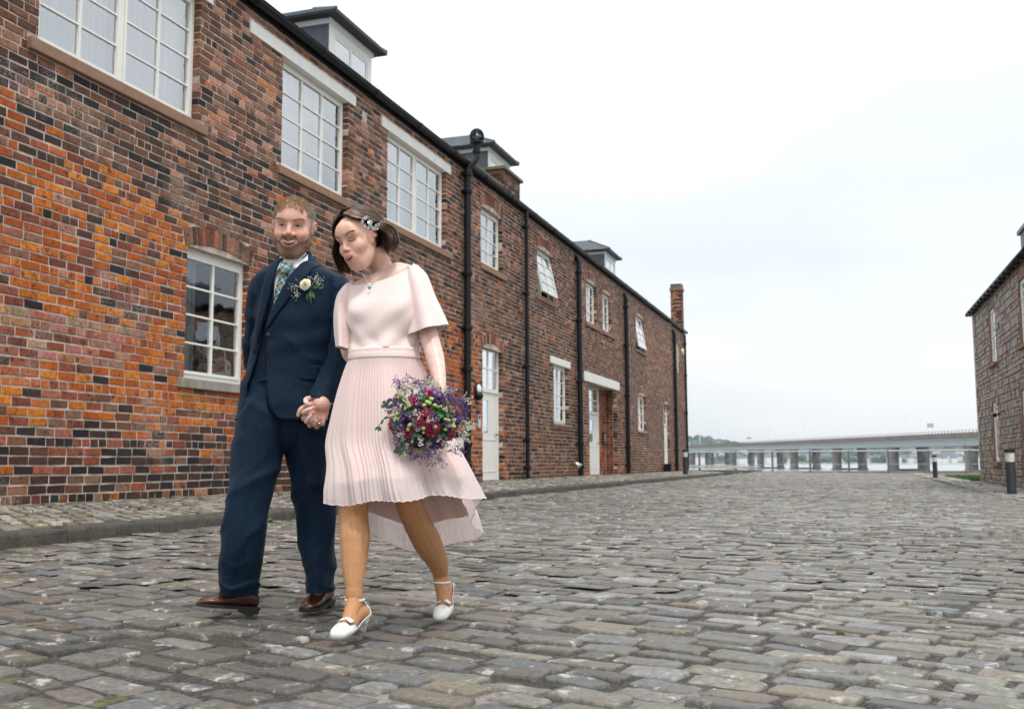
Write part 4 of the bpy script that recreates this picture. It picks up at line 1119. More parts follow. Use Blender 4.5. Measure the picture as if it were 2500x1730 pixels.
# air between the camera and the far shore
a = Acc(); a.box(-2600, 2600, -60, 4200, WZ - 1.5, 96)
hz_ = a.build('haze', None, kind='stuff'); tag(hz_, 'pale blue haze over the river and far shore', 'haze')
m = bpy.data.materials.new('haze'); m.use_nodes = True; n = m.node_tree; n.nodes.clear()
o = n.nodes.new('ShaderNodeOutputMaterial'); v = n.nodes.new('ShaderNodeVolumePrincipled'); v.inputs['Color'].default_value = (.72, .84, .97, 1); v.inputs['Density'].default_value = .00010; v.inputs['Anisotropy'].default_value = .2
n.links.new(v.outputs[0], o.inputs['Volume']); hz_.data.materials.append(m)
# ================================================================== people
Rv = Vector((math.cos(rad(YAW)), math.sin(rad(YAW)), 0)); Fv = Vector((-math.sin(rad(YAW)), math.cos(rad(YAW)), 0)); Uv = Vector((0, 0, 1))
FV = 2300.0
def at(x, y, Z):
    """real place of a point seen at (x, y) of the photograph (2306 px wide) and standing Z metres in front of the camera"""
    d = CAMR @ Vector(((x - 1153) / FV, -(y - 798) / FV, -1)); return Vector((0, 0, CAM_H)) + d * (Z / d.dot(Fv))
def lerp(a, b, t): return a + (b - a) * t
def ringm(xl, yl, xr, yr, Z, ry, Zr=None):
    P, Q = at(xl, yl, Z), at(xr, yr, Zr or Z); return ((P + Q) / 2, (Q - P) / 2, -Fv * ry)
def hring(y, xl, xr, Z, ry): return ringm(xl, y, xr, y, Z, ry)
def spline(rings, t):
    """smooth (Catmull-Rom) interpolation between rings; t in 0..len-1"""
    n = len(rings); i = min(int(t), n - 2); f = t - i
    p = [rings[max(i - 1, 0)], rings[i], rings[i + 1], rings[min(i + 2, n - 1)]]
    out = []
    for k in range(3):
        a, b, c, d = (q[k] for q in p)
        out.append(.5 * ((2 * b) + (c - a) * f + (2 * a - 5 * b + 4 * c - d) * f * f + (3 * b - a - 3 * c + d) * f ** 3))
    return out
def rpt(r, th, off=0):
    s, c = math.sin(th), math.cos(th)
    la, lb = r[1].length, r[2].length
    return r[0] + r[1] * (s * (1 + off / la)) + r[2] * (c * (1 + off / max(lb, .01)))
def loft(rings, nt, ns, a0=0.0, a1=None, off=0, disp=None, acc=None, t0=0, t1=None, cap=False, col=None):
    """sheet or tube through the rings. a0/a1: start and end angle as functions of t (None: closed)"""
    acc = acc or Acc(); T = len(rings) - 1; t1 = T if t1 is None else t1
    closed = a1 is None; vs = []
    m = ns if closed else ns + 1
    for i in range(nt + 1):
        for k in range(m):
            ta = t0(k / m) if callable(t0) else t0
            t = ta + (t1 - ta) * i / nt
            r = spline(rings, t)
            if closed: th = 2 * math.pi * k / ns
            else: th = a0(t) + (a1(t) - a0(t)) * k / ns
            o = off + (disp(th, t) if disp else 0)
            vs.append(tuple(rpt(r, th, o)))
    fs = [(i * m + k, i * m + (k + 1) % m, (i + 1) * m + (k + 1) % m, (i + 1) * m + k) for i in range(nt) for k in range(ns)]
    if cap: fs += [tuple(range(m - 1, -1, -1)), tuple(nt * m + k for k in range(m))]
    acc.add(vs, fs, col); return acc
def solid(o, th, off=-1, sub=0):
    s = o.modifiers.new('thickness', 'SOLIDIFY'); s.thickness = th; s.offset = off
    if sub: q = o.modifiers.new('sub', 'SUBSURF'); q.levels = q.render_levels = sub
    return o
def fbm(x, y, z, s=1): return mnoise.noise(Vector((x, y, z)) * s)
def limb(acc, pts, rad_, seg=14):
    """tapered round limb through world points with a radius at each, smoothly interpolated"""
    P, Q = [], []
    n = len(pts)
    for i in range(n - 1):
        p = [pts[max(i - 1, 0)], pts[i], pts[i + 1], pts[min(i + 2, n - 1)]]
        for f in (0, .25, .5, .75):
            P.append(.5 * ((2 * p[1]) + (p[2] - p[0]) * f + (2 * p[0] - 5 * p[1] + 4 * p[2] - p[3]) * f * f + (3 * p[1] - p[0] - 3 * p[2] + p[3]) * f ** 3)); Q.append(lerp(rad_[i], rad_[i + 1], f))
    P.append(pts[-1]); Q.append(rad_[-1])
    acc.tube([tuple(p) for p in P], Q, seg)
    for p, r in ((pts[0], rad_[0]), (pts[-1], rad_[-1])): ellip(acc, tuple(p), (r, r, r), 12, 8)
def voxel(acc, size, smooth=2):
    me = bpy.data.meshes.new('tmp'); me.from_pydata([tuple(v) for v in acc.v], [], acc.f)
    o = bpy.data.objects.new('tmp', me); COL.objects.link(o)
    m = o.modifiers.new('r', 'REMESH'); m.mode = 'VOXEL'; m.voxel_size = size
    if smooth: s = o.modifiers.new('s', 'SMOOTH'); s.iterations = smooth; s.factor = .5
    dg = bpy.context.evaluated_depsgraph_get(); ev = o.evaluated_get(dg)
    out = bpy.data.meshes.new_from_object(ev); bpy.data.objects.remove(o); bpy.data.meshes.remove(me); return out
def coldata(me, cols):
    a = me.color_attributes.new('Col', 'FLOAT_COLOR', 'POINT'); arr = np.ones((len(me.vertices), 4), dtype=np.float32); arr[:, :3] = cols; a.data.foreach_set('color', arr.ravel())
def verts_np(me):
    v = np.empty(len(me.vertices) * 3, dtype=np.float32); me.vertices.foreach_get('co', v); return v.reshape(-1, 3)

# materials of the people
def skin_mat():
    m, n, b = newmat('skin')
    v = N(n, 'ShaderNodeVertexColor', layer_name='Col'); g = N(n, 'ShaderNodeNewGeometry')
    t = N(n, 'ShaderNodeTexNoise', Scale=28, Detail=6, Roughness=.65); n.links.new(g.outputs['Position'], t.inputs['Vector'])
    r = ramp(n, (.3, .7), ((.88, .82, .80), (1.1, 1.1, 1.1))); n.links.new(t.outputs[0], r.inputs[0])
    n.links.new(mixc(n, v.outputs[0], r.outputs[0], 1.0, 'MULTIPLY'), b.inputs['Base Color'])
    b.inputs['Roughness'].default_value = .42; b.inputs['Subsurface Weight'].default_value = .25; b.inputs['Subsurface Radius'].default_value = (.012, .004, .002); b.inputs['Subsurface Scale'].default_value = .6
    b.inputs['Specular IOR Level'].default_value = .4
    t2 = N(n, 'ShaderNodeTexNoise', Scale=450, Detail=2); n.links.new(g.outputs['Position'], t2.inputs['Vector']); bp = N(n, 'ShaderNodeBump', Strength=.15, Distance=.001); n.links.new(t2.outputs[0], bp.inputs['Height']); n.links.new(bp.outputs[0], b.inputs['Normal'])
    return m
M['skin'] = skin_mat()
def cloth_mat(name, c, c2, scale=900, rough=.8, sheen=.3, bump=.3, stretch=(1, 1, 1)):
    m, n, b = newmat(name)
    g = N(n, 'ShaderNodeNewGeometry'); mpn = N(n, 'ShaderNodeMapping'); mpn.inputs['Scale'].default_value = stretch; n.links.new(g.outputs['Position'], mpn.inputs[0])
    t = N(n, 'ShaderNodeTexNoise', Scale=scale, Detail=3); n.links.new(mpn.outputs[0], t.inputs['Vector'])
    r = ramp(n, (.35, .65), (c, c2)); n.links.new(t.outputs[0], r.inputs[0]); n.links.new(r.outputs[0], b.inputs['Base Color'])
    b.inputs['Roughness'].default_value = rough; b.inputs['Sheen Weight'].default_value = sheen; b.inputs['Sheen Roughness'].default_value = .4
    bp = N(n, 'ShaderNodeBump', Strength=bump, Distance=.001); n.links.new(t.outputs[0], bp.inputs['Height']); n.links.new(bp.outputs[0], b.inputs['Normal'])
    b.inputs['Specular IOR Level'].default_value = .12
    return m
M['suit'] = cloth_mat('navy_wool', (.0022, .0090, .0215), (.0058, .0200, .0430), 260, .62, .04, .3, (1, 1, .35))
M['vest'] = cloth_mat('navy_waistcoat', (.0018, .0065, .015), (.0042, .0135, .028), 260, .68, .04, .3, (1, 1, .35))
M['button'] = simple('dark_button', (.02, .025, .035), .3)
M['shirt'] = cloth_mat('white_shirt', (.78, .78, .84), (.86, .86, .90), 500, .8, .1, .1)
M['crepe'] = cloth_mat('blush_crepe', (.78, .62, .585), (.84, .69, .655), 600, .75, .25, .12)
M['bluish'] = M['crepe']
def chiffon_mat(name, col, tr):
    m, n, b = newmat(name); b.inputs['Base Color'].default_value = (*col, 1); b.inputs['Roughness'].default_value = .8; b.inputs['Specular IOR Level'].default_value = .15
    tl = N(n, 'ShaderNodeBsdfTranslucent'); tl.inputs[0].default_value = (*col, 1); tp = N(n, 'ShaderNodeBsdfTransparent')
    m1 = N(n, 'ShaderNodeMixShader'); m1.inputs[0].default_value = .35; m2 = N(n, 'ShaderNodeMixShader'); m2.inputs[0].default_value = tr
    o = n.nodes['Material Output']
    n.links.new(b.outputs[0], m1.inputs[1]); n.links.new(tl.outputs[0], m1.inputs[2]); n.links.new(m1.outputs[0], m2.inputs[1]); n.links.new(tp.outputs[0], m2.inputs[2]); n.links.new(m2.outputs[0], o.inputs[0]); return m
M['chiffon'] = chiffon_mat('blush_chiffon', (.92, .80, .775), .24); M['lining'] = cloth_mat('blush_lining', (.80, .60, .565), (.83, .64, .605), 500, .7, .1, .05)
def leather(name, c, rough):
    m = simple(name, c, rough, noise=.35, scale=14, bump=.15, bscale=120); return m
M['brogue'] = leather('brown_leather', (.075, .022, .014), .25); M['sole'] = simple('dark_sole', (.012, .010, .009), .6)
M['ivory'] = leather('ivory_satin', (.78, .75, .70), .45)
def hair_mat(name):
    m, n, b = newmat(name); v = N(n, 'ShaderNodeVertexColor', layer_name='Col'); n.links.new(v.outputs[0], b.inputs['Base Color']); b.inputs['Roughness'].default_value = .42; b.inputs['Specular IOR Level'].default_value = .5; return m
M['hair'] = hair_mat('hair')
M['eye'] = simple('eye_white', (.70, .66, .62), .2, noise=.02); M['iris'] = simple('dark_iris', (.02, .018, .015), .12); M['teeth'] = simple('teeth', (.46, .41, .33), .3, noise=.03); M['mouth'] = simple('mouth_inside', (.10, .02, .02), .6)
M['nail'] = simple('pink_nail', (.70, .22, .28), .2, noise=.03)

# ------------------------------------------------------------------ heads
def smin(a, b, k):
    h = np.clip(.5 + .5 * (b - a) / k, 0, 1); return b * (1 - h) + a * h - k * h * (1 - h)
def smax(a, b, k): return -smin(-a, -b, k)
def el(P, c, r):
    q = (P - np.array(c)) / np.array(r); l = np.sqrt((q ** 2).sum(-1)); q2 = (P - np.array(c)) / np.array(r) ** 2; l2 = np.sqrt((q2 ** 2).sum(-1)) + 1e-9
    return l * (l - 1) / l2
def caps(P, a, b, ra, rb_):
    a, b = np.array(a), np.array(b); d = b - a; t = np.clip(((P - a) @ d) / (d @ d), 0, 1)[..., None]
    return np.linalg.norm(P - a - d * t, axis=-1) - (ra + (rb_ - ra) * t[..., 0])
def head_sdf(P, male):
    X = P.copy(); X[..., 0] = np.abs(X[..., 0])
    w = 1.0 if male else .93
    d = el(X, (0, -.012, .035), (.078 * w, .097, .092))
    d = smin(d, el(X, (0, .022, -.035), (.062 * w, .066, .085)), .03)
    jw = .039 if male else .026
    d = smin(d, el(X, (0, .048, -.098 if male else -.092), (jw, .032, .024)), .025)
    d = smin(d, caps(X, (.052 * w, .0, -.055), (.025, .045, -.095), .021 if male else .010, .016 if male else .013), .03)
    d = smin(d, el(X, (.040 * w, .052, -.024), (.026, .026, .022)), .02)
    d = smin(d, caps(X, (.008, .082, .030), (.042, .070, .028), .010 if male else .006, .010), .018)
    d = smin(d, el(X, (0, .072, .05), (.045, .02, .03)), .03)
    d = smax(d, -el(X, (.031, .104, .009), (.017, .0175, .0085)), .014)
    ns = 1.0 if male else .84
    d = smin(d, caps(X, (0, .083, .018), (0, .103 if male else .099, -.022), .0065 * ns, .0100 * ns), .010)
    d = smin(d, el(X, (0, .106 if male else .102, -.027), (.0105 * ns, .011 * ns, .009 * ns)), .006)
    d = smin(d, el(X, (.013 * ns, .092, -.031), (.0075 * ns, .010, .007 * ns)), .006)
    d = smin(d, el(X, (0, .074, -.062), (.034, .022, .024)), .018)
    if male:   # broad smile: cheeks pushed up, mouth open
        d = smin(d, el(X, (.036, .068, -.033), (.018, .017, .015)), .015)
        d = smin(d, caps(X, (0, .094, -.053), (.030, .080, -.047), .0055, .003), .007)
        d = smin(d, caps(X, (0, .091, -.075), (.030, .080, -.055), .007, .003), .007)
    else:
        d = smin(d, el(X, (.036, .064, -.035), (.016, .014, .014)), .015)
        d = smin(d, caps(X, (0, .096, -.056), (.022, .084, -.056), .0055, .003), .006)
        d = smin(d, caps(X, (0, .092, -.075), (.022, .083, -.062), .0065, .003), .006)
    # ears
    d = smin(d, caps(X, (.078 * w, -.010, .018), (.074 * w, .0, -.022), .011, .007), .008)
    d = smin(d, el(X, (.086 * w, -.014, .012), (.008, .016, .020)), .006)
    d = smax(d, -el(X, (.094 * w, -.006, .010), (.008, .009, .012)), .004)
    return d
def head_mesh(acc, Mh, male, s=1.0, nr=120, nb=150):
    """surface of the head found by marching rays out of its centre; the rays crowd round the face"""
    al = np.linspace(0, 1, nr) ** 1.35 * math.pi; be = np.linspace(0, 2 * math.pi, nb, endpoint=False)
    A, B = np.meshgrid(al, be, indexing='ij'); D = np.stack([np.sin(A) * np.cos(B), np.cos(A), np.sin(A) * np.sin(B)], -1)
    c = np.array([0, .005, -.01]); t = np.full(A.shape, .16)
    for _ in range(34): t = t - head_sdf(c + D * t[..., None], male) * .7
    P = (c + D * t[..., None]).reshape(-1, 3) * s
    vs = [tuple(Mh @ Vector(p)) for p in P]
    fs = [(i * nb + k, i * nb + (k + 1) % nb, (i + 1) * nb + (k + 1) % nb, (i + 1) * nb + k) for i in range(nr - 1) for k in range(nb)]
    acc.add(vs, fs)
def head_matrix(c, yaw, pitch, roll, s):
    B = Matrix((-Rv, -Fv, Uv)).transposed()
    Q = Matrix.Rotation(rad(roll), 3, Fv) @ Matrix.Rotation(rad(yaw), 3, Uv) @ Matrix.Rotation(rad(pitch), 3, Rv) @ B
    return Matrix.Translation(c) @ Q.to_4x4() @ Matrix.Scale(s, 4)
def surf_pt(d, male):
    """point on the head surface along a direction from its centre"""
    c = np.array([0, .005, -.01]); d = np.array(d, float); d = d / np.linalg.norm(d, axis=-1, keepdims=True); t = np.full(d.shape[:-1], .16)
    for _ in range(50): t = t - head_sdf(c + d * t[..., None], male) * .6
    return c + d * t[..., None]
def face_colors(P, Mh, male, base, others):
    """skin colours and painted crease shading by place on the head; P world verts"""
    inv = np.array(Mh.inverted()); L = P @ inv[:3, :3].T + inv[:3, 3]
    x, y, z = np.abs(L[:, 0]), L[:, 1], L[:, 2]
    near = (np.abs(L) < .16).all(1) & (z > -.125)
    C = others(P).copy(); C[near] = base
    def blend(mask, col, k=1.0):
        m = (np.clip(mask, 0, 1) * near * k)[:, None]; C[:] = C * (1 - m) + np.array(col) * m
    g = lambda cx, cy, cz, r: np.exp(-(((x - cx) ** 2 + (y - cy) ** 2 + (z - cz) ** 2) / r ** 2))
    rosy = (.68, .29, .22) if male else (.74, .38, .30)
    blend(g(.040, .07, -.028, .026), rosy, .75); blend(g(0, .112, -.025, .018), rosy, .7); blend(g(.092, -.01, 0, .03), (.62, .22, .15), .75)
    hz2 = np.clip((z - np.interp(y, [-.05, 0, .04, .07], [-.05, .02, .075, .105])) / .01, 0, 1) * (y < .085)
    blend(hz2, (.34, .23, .15) if male else (.05, .026, .015), .7 if male else 1)
    blend(g(.031, .088, .010 if male else .006, .012), (.36, .17, .12), .45 if male else .6)  # his: brow shade painted into the sockets; hers: brown eyeshadow
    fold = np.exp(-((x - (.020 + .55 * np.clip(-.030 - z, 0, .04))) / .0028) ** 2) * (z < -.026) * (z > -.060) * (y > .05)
    blend(fold, (.36, .15, .10), .55 if male else .3)  # shading of the smile folds, painted as dark lines on the skin
    blend(np.exp(-((z + .006 - 3 * (x - .031) ** 2 * 8) / .0022) ** 2) * (x > .016) * (x < .05) * (y > .05), (.42, .19, .13), .5 if male else .25)  # darker arc below each eye: shade put into the skin colour
    if male:
        bmk = (z < np.interp(y, [-.005, .02, .045, .07, .085], [-.008, -.022, -.048, -.057, -.050])) & (y > -.012) & (z > -.14) & ~((y > .05) & (x < .034) & (z < -.050 + 9 * x ** 2) & (z > -.083 + 20 * x ** 2)) | ((y > .06) & (x < .036) & (z < -.040) & (z > -.053))
        blend(bmk * 1.0, (.20, .11, .07), .75)
        tp = np.clip(1 - (x / .032) ** 2, 0, 1); up = (y > .06) * np.exp(-((z + .0545 - 7 * x ** 2) / (.0005 + .0030 * tp)) ** 2); lo = (y > .06) * np.exp(-((z + .0790 - 24 * x ** 2) / (.0005 + .0042 * tp)) ** 2)
        blend((up + lo) * (x < .032), (.52, .19, .16), .8)
    else:
        tp = np.clip(1 - (x / .024) ** 2, 0, 1); up = (y > .06) * np.exp(-((z + .0560 - 4 * x ** 2) / (.0008 + .0042 * tp)) ** 2); lo = (y > .06) * np.exp(-((z + .0735 - 21 * x ** 2) / (.0008 + .0055 * tp)) ** 2)
        blend((up + lo) * (x < .026), (.50, .09, .10), 1.0)
    return C
def strands(name, roots, dirs, lens, widths, cols, parent, droop=0.0, nseg=3, rn=random.Random(1)):
    a = Acc()
    for p, d, L, w, c in zip(roots, dirs, lens, widths, cols):
        p = Vector(p); d = Vector(d).normalized(); side = d.cross(Vector((rn.uniform(-1, 1), rn.uniform(-1, 1), rn.uniform(-1, 1)))).normalized() * w / 2
        vs = []; q = p
        for k in range(nseg + 1):
            f = 1 - (k / nseg) ** 2 * .85; vs += [tuple(q - side * f), tuple(q + side * f)]
            d = (d - Uv * droop).normalized(); q = q + d * (L / nseg)
        a.add(vs, [(2 * k, 2 * k + 1, 2 * k + 3, 2 * k + 2) for k in range(nseg)], c)
    return a.build(name, M['hair'], parent, smooth=True)

# ------------------------------------------------------------------ the groom
GR = empty('person', at(660, 1375, 4.55), 'bearded smiling man in a navy three-piece suit, holding hands with the woman', 'person')
gc = at(661, 514, 4.50)
GH = head_matrix(gc, 2, 9, 3, 1.10)
TOR = [hring(586, 636, 690, 4.55, .050), hring(598, 618, 712, 4.55, .075), hring(610, 596, 738, 4.55, .092), hring(625, 580, 758, 4.55, .108), hring(650, 574, 770, 4.55, .122), hring(690, 575, 768, 4.55, .132), hring(730, 577, 762, 4.54, .132), hring(770, 574, 757, 4.54, .128),
       hring(810, 567, 754, 4.54, .128), hring(850, 557, 752, 4.54, .132), hring(895, 546, 752, 4.53, .138), hring(948, 534, 754, 4.53, .145)]
TY = [586, 598, 610, 625, 650, 690, 730, 770, 810, 850, 895, 948]
def t_of_y(y): return float(np.interp(y, TY, range(len(TY))))
def y_of_t(t): return float(np.interp(t, range(len(TY)), TY))
def th_of_x(x, t):
    r = spline(TOR, t); P = at(x, y_of_t(t), 4.54 - .1)     # seen on the front of the chest
    s = max(-.985, min(.985, (P - r[0]).dot(Rv) / r[1].length)); return math.asin(s)
def chest(x, y, off=0): t = t_of_y(y); return rpt(spline(TOR, t), th_of_x(x, t), off)
def jfold(th, t):
    c = math.cos(th)
    return .008 * fbm(th * 1.4, t * .9, 3) + .007 * ((1 - abs(math.sin(t * .9 - th * 1.6 + 1.5 * fbm(th, t * .4, 8)))) ** 2.5 - .2) * min(1, t / 5) + .005 * max(0, 1 - abs(t - 7.3) / 1.6) * math.sin(th * 3 + t * 4.5) * .6
LX = ([586, 600, 690, 760, 850, 900, 940, 948], [640, 627, 608, 589, 568, 554, 543, 542])
RXX = ([586, 600, 640, 700, 754, 800, 871, 900, 925, 940, 948], [688, 676, 651, 622, 606, 605, 607, 611, 619, 630, 645])
jL = lambda t: th_of_x(float(np.interp(y_of_t(t), *LX)), t) + 2 * math.pi
jR = lambda t: th_of_x(float(np.interp(y_of_t(t), *RXX)), t)
# body (one continuous skin) -------------------------------------------------
ba_ = Acc(); head_mesh(ba_, GH, True)
neck = Acc()
limb(ba_, [at(664, 560, 4.53), at(663, 590, 4.55), at(663, 615, 4.57)], [.058, .060, .075], 18)
loft([hring(y, lerp(xl, (xl + xr) / 2, .18), lerp(xr, (xl + xr) / 2, .18), 4.55, ry * .78) for (y, xl, xr, ry) in ((600, 620, 712, .07), (625, 590, 748, .10), (650, 585, 760, .115), (730, 588, 750, .118), (810, 585, 745, .11), (895, 575, 745, .115), (950, 565, 745, .12))], 14, 28, acc=ba_, cap=True)
G_SH = at(757, 645, 4.53); G_EL = at(771, 792, 4.47); G_WR = at(728, 893, 4.33)
limb(ba_, [G_SH, at(768, 710, 4.5), G_EL, at(752, 850, 4.38), G_WR], [.055, .048, .038, .034, .027])
limb(ba_, [at(592, 662, 4.55), at(578, 720, 4.58), at(572, 795, 4.65), at(590, 850, 4.66), at(612, 880, 4.68)], [.045, .042, .038, .034, .028])
limb(ba_, [at(612, 880, 4.68), at(622, 895, 4.69), at(634, 912, 4.69)], [.028, .036, .030])
limb(ba_, [at(598, 930, 4.53), at(572, 1040, 4.48), at(556, 1130, 4.44), at(546, 1220, 4.41), at(540, 1330, 4.46)], [.085, .072, .055, .05, .038])
limb(ba_, [at(692, 930, 4.57), at(700, 1040, 4.57), at(708, 1130, 4.57), at(714, 1220, 4.57), at(716, 1320, 4.56)], [.085, .072, .055, .05, .038])
def hv(zx, zy, Z): return at(645.7 + .06937 * zx, 867.1 + .06937 * zy, Z)
# his hand: back of the hand towards us, fingers laced with hers
hz = 4.30
limb(ba_, [G_WR, hv(1150, 620, hz)], [.027, .036]); 
for (a_, b_, r0, r1) in ((( 980, 640), (900, 1000), .024, .017), ((1120, 640), (1060, 1040), .025, .018), ((1230, 660), (1200, 1060), .023, .016), ((1050, 560), (1000, 900), .026, .018)):
    limb(ba_, [hv(*a_, hz + .012), hv(*b_, hz + .006)], [r0, r1], 10)
for ch in (((900, 900), (700, 1010), (560, 1090), (600, 1000), .0125), ((980, 1040), (830, 1200), (750, 1300), (820, 1180), .0125), ((1080, 1060), (1000, 1240), (970, 1350), (1030, 1200), .0120), ((1190, 1060), (1150, 1180), (1160, 1270), (1190, 1150), .0105)):
    limb(ba_, [hv(*ch[0], hz), hv(*ch[1], hz + .008), hv(*ch[2], hz + .030), hv(*ch[3], hz + .050)], [ch[4] * 1.15, ch[4] * 1.05, ch[4], ch[4] * .85], 10)
limb(ba_, [hv(850, 620, hz + .02), hv(620, 690, hz + .012), hv(450, 790, hz + .004), hv(372, 975, hz + .008)], [.016, .0115, .0105, .0085], 10)      # his thumb, out to the side
gm = voxel(ba_, .0034, 2)
V_ = verts_np(gm)
def g_other(P):
    C = np.tile(np.array([.68, .41, .31]), (len(P), 1)); return C
coldata(gm, face_colors(V_, GH, True, (.72, .43, .325), g_other))
gm.materials.append(M['skin']); gm.polygons.foreach_set('use_smooth', [True] * len(gm.polygons))
gm.name = 'body'; go = bpy.data.objects.new('body', gm); link(go, GR)
rg = random.Random(2); npr = np.random.RandomState(3)
def to_w(Mh, p): return Mh @ Vector(p)
def eye(Mh, x, parent, closed=False):
    a = Acc(); ellip(a, (0, 0, 0), (.0125, .0125, .0125), 16, 12); c = (x, .0765, .008)
    o = a.build('eyeball', M['eye'], parent, smooth=True)
    o.data.transform(Mh @ Matrix.Translation(c))
    a = Acc(); ellip(a, (0, .0080, -.0012), (.0088, .0052, .0070), 14, 8); o = a.build('iris', M['iris'], parent, smooth=True); o.data.transform(Mh @ Matrix.Translation(c))
def lids(Mh, x, up, lo, col, parent, lash=False, name='eyelid'):
    """upper and lower lid: bands of a sphere a little larger than the eyeball"""
    c = Vector((x, .0765, .008)); a = Acc(); R_ = .0138
    for (e0, e1) in ((up, 80), (-80, lo)):
        n, m_ = 16, 6; vs = []
        for i in range(m_ + 1):
            for k in range(n + 1):
                azz = rad(-85 + 170 * k / n); ed = (e0 if e0 == up else e1); base_ = e0 + (e1 - e0) * i / m_
                corner = 1 - (abs(-85 + 170 * k / n) / 85) ** 2 * .9
                elv = rad((base_ - (-8)) * (corner if (i == 0 and e0 == up) or (i == m_ and e1 == lo) else 1) + (-8) if True else base_)
                vs.append(tuple(c + Vector((R_ * math.sin(azz) * math.cos(elv), R_ * math.cos(azz) * math.cos(elv), R_ * math.sin(elv)))))
        a.add(vs, [(i * (n + 1) + k, i * (n + 1) + k + 1, (i + 1) * (n + 1) + k + 1, (i + 1) * (n + 1) + k) for i in range(m_) for k in range(n)], col)
    o = a.build(name, M['skin'], parent, smooth=True); o.data.transform(Mh)
    if lash:
        a = Acc(); n = 16; vs = []
        for k in range(n + 1):
            azz = rad(-80 + 160 * k / n); elv = rad(lash - 10 * (abs(-80 + 160 * k / n) / 80) ** 2 * -1)
            for (rr, de) in ((R_ + .0002, 2), (R_ + .004, -7)): vs.append(tuple(c + Vector((rr * math.sin(azz) * math.cos(elv + rad(de)), rr * math.cos(azz) * math.cos(elv + rad(de)), rr * math.sin(elv + rad(de))))))
        a.add(vs, [(2 * k, 2 * k + 2, 2 * k + 3, 2 * k + 1) for k in range(n)]); o = a.build('eyelashes', M['iris'], parent); o.data.transform(Mh)
def on_face(x, z, male, off=0.0):
    """point of the head surface straight ahead of (x, z)"""
    y = .13
    for _ in range(60): y -= float(head_sdf(np.array([[x, y, z]]), male)[0]) * .7
    return Vector((x, y + off, z))
def smile(Mh, male, hw, zu, ku, zl, kl, zt, kt, parent):
    """open smiling mouth: dark opening with a row of upper teeth set in it"""
    n = 14
    for nm, (z1, k1), (z2, k2), mt, off, wd in (('mouth', (zu, ku), (zl, kl), 'mouth', .0012, hw), ('teeth', (zu - .0006, ku), (zt, kt), 'teeth', .0026, hw * .86)):
        a = Acc(); vs = []
        for i in range(n + 1):
            x = -wd + 2 * wd * i / n; za, zb = z1 + k1 * x * x, z2 + k2 * x * x
            if zb > za: zb = za
            for j in range(4): vs.append(tuple(Mh @ on_face(x, za + (zb - za) * j / 3, male, off - (.004 * (abs(x) / hw) ** 4 if nm == 'mouth' else 0))))
        a.add(vs, [(i * 4 + j, i * 4 + j + 1, (i + 1) * 4 + j + 1, (i + 1) * 4 + j) for i in range(n) for j in range(3)])
        o = a.build(nm, M[mt], parent, smooth=True); solid(o, .002, -1)
def eye_slit(Mh, x, male, parent):
    """narrowed or lowered eye: the opening, its corners, and the fold of the lid above it"""
    n = 14; hw = .0135; s = 1 if x > 0 else -1
    def strip(nm, mt, up, lo, off, x0=-1.0, x1=1.0, th=.0012):
        a = Acc(); vs = []
        for i in range(n + 1):
            u = lerp(x0, x1, i / n); xx = x + u * hw
            for j in range(3): vs.append(tuple(Mh @ on_face(xx, lerp(up(u), lo(u), j / 2), male, off)))
        a.add(vs, [(i * 3 + j, i * 3 + j + 1, (i + 1) * 3 + j + 1, (i + 1) * 3 + j) for i in range(n) for j in range(2)])
        return solid(a.build(nm, mt, parent, smooth=True), th)
    if male:
        z = .0045; up = lambda u: z + .0030 * (1 - u * u) + .0004; lo = lambda u: z - .0020 * (1 - u * u) - .0004
        strip('eye', M['eye'], up, lo, .0004); strip('iris', M['iris'], lambda u: up(u) + .0002, lo, .0010, -.52, .52); strip('eyelashes', M['iris'], lambda u: up(u) + .0010, lambda u: up(u) - .0003, .0012, -1.05, 1.05)
        fold = [Mh @ on_face(x + u * .0150, z + .0046 * (1 - u * u) + .0018 - .001 * s * u, male, .0002) for u in np.linspace(-1, 1, 11)]; rr = .0019
    else:
        z = .0055; cv = lambda u: z - .0050 * (1 - u * u)
        strip('eyelashes', M['iris'], lambda u: cv(u) + .0009, lambda u: cv(u) - .0016 - .0012 * max(0, s * u), .0016, -1.0, 1.12)
        fold = [Mh @ on_face(x + u * .0150, z + .0062 * (1 - u * u) + .002, male, .0000) for u in np.linspace(-1, 1, 11)]; rr = .0013
    a = Acc(); a.tube([tuple(p) for p in fold], [rr * (.35 + .65 * (1 - abs(u) ** 2)) for u in np.linspace(-1, 1, 11)], 8, (.50, .26, .185) if male else (.46, .24, .16))
    a.build('eyelid', M['skin'], parent, smooth=True)
for x in (-.031, .031): eye_slit(GH, x, True, GR)
smile(GH, True, .0275, -.0575, 5, -.0730, 25.5, -.0672, 18, GR)
def sample_dirs(n, fn, rs_):
    out = []
    while len(out) < n:
        d = rs_.normal(size=(n * 3, 3)); d /= np.linalg.norm(d, axis=1, keepdims=True); out.extend([tuple(v) for v in d if fn(v)])
    return np.array(out[:n])
def g_hair_ok(v):
    x, y, z = abs(v[0]), v[1], v[2]
    if z > .60: return y < .70 and not (y > .40 and x > .46)
    if y > .52: return False
    if y > .12: return z > .35 + (y - .12) * .9 or (x > .93 - .1 and z > -.0 and y < .20)
    return z > -.42
dd = sample_dirs(13000, g_hair_ok, npr); pp_ = surf_pt(dd, True)
R_, D_, L_, W_, C_ = [], [], [], [], []
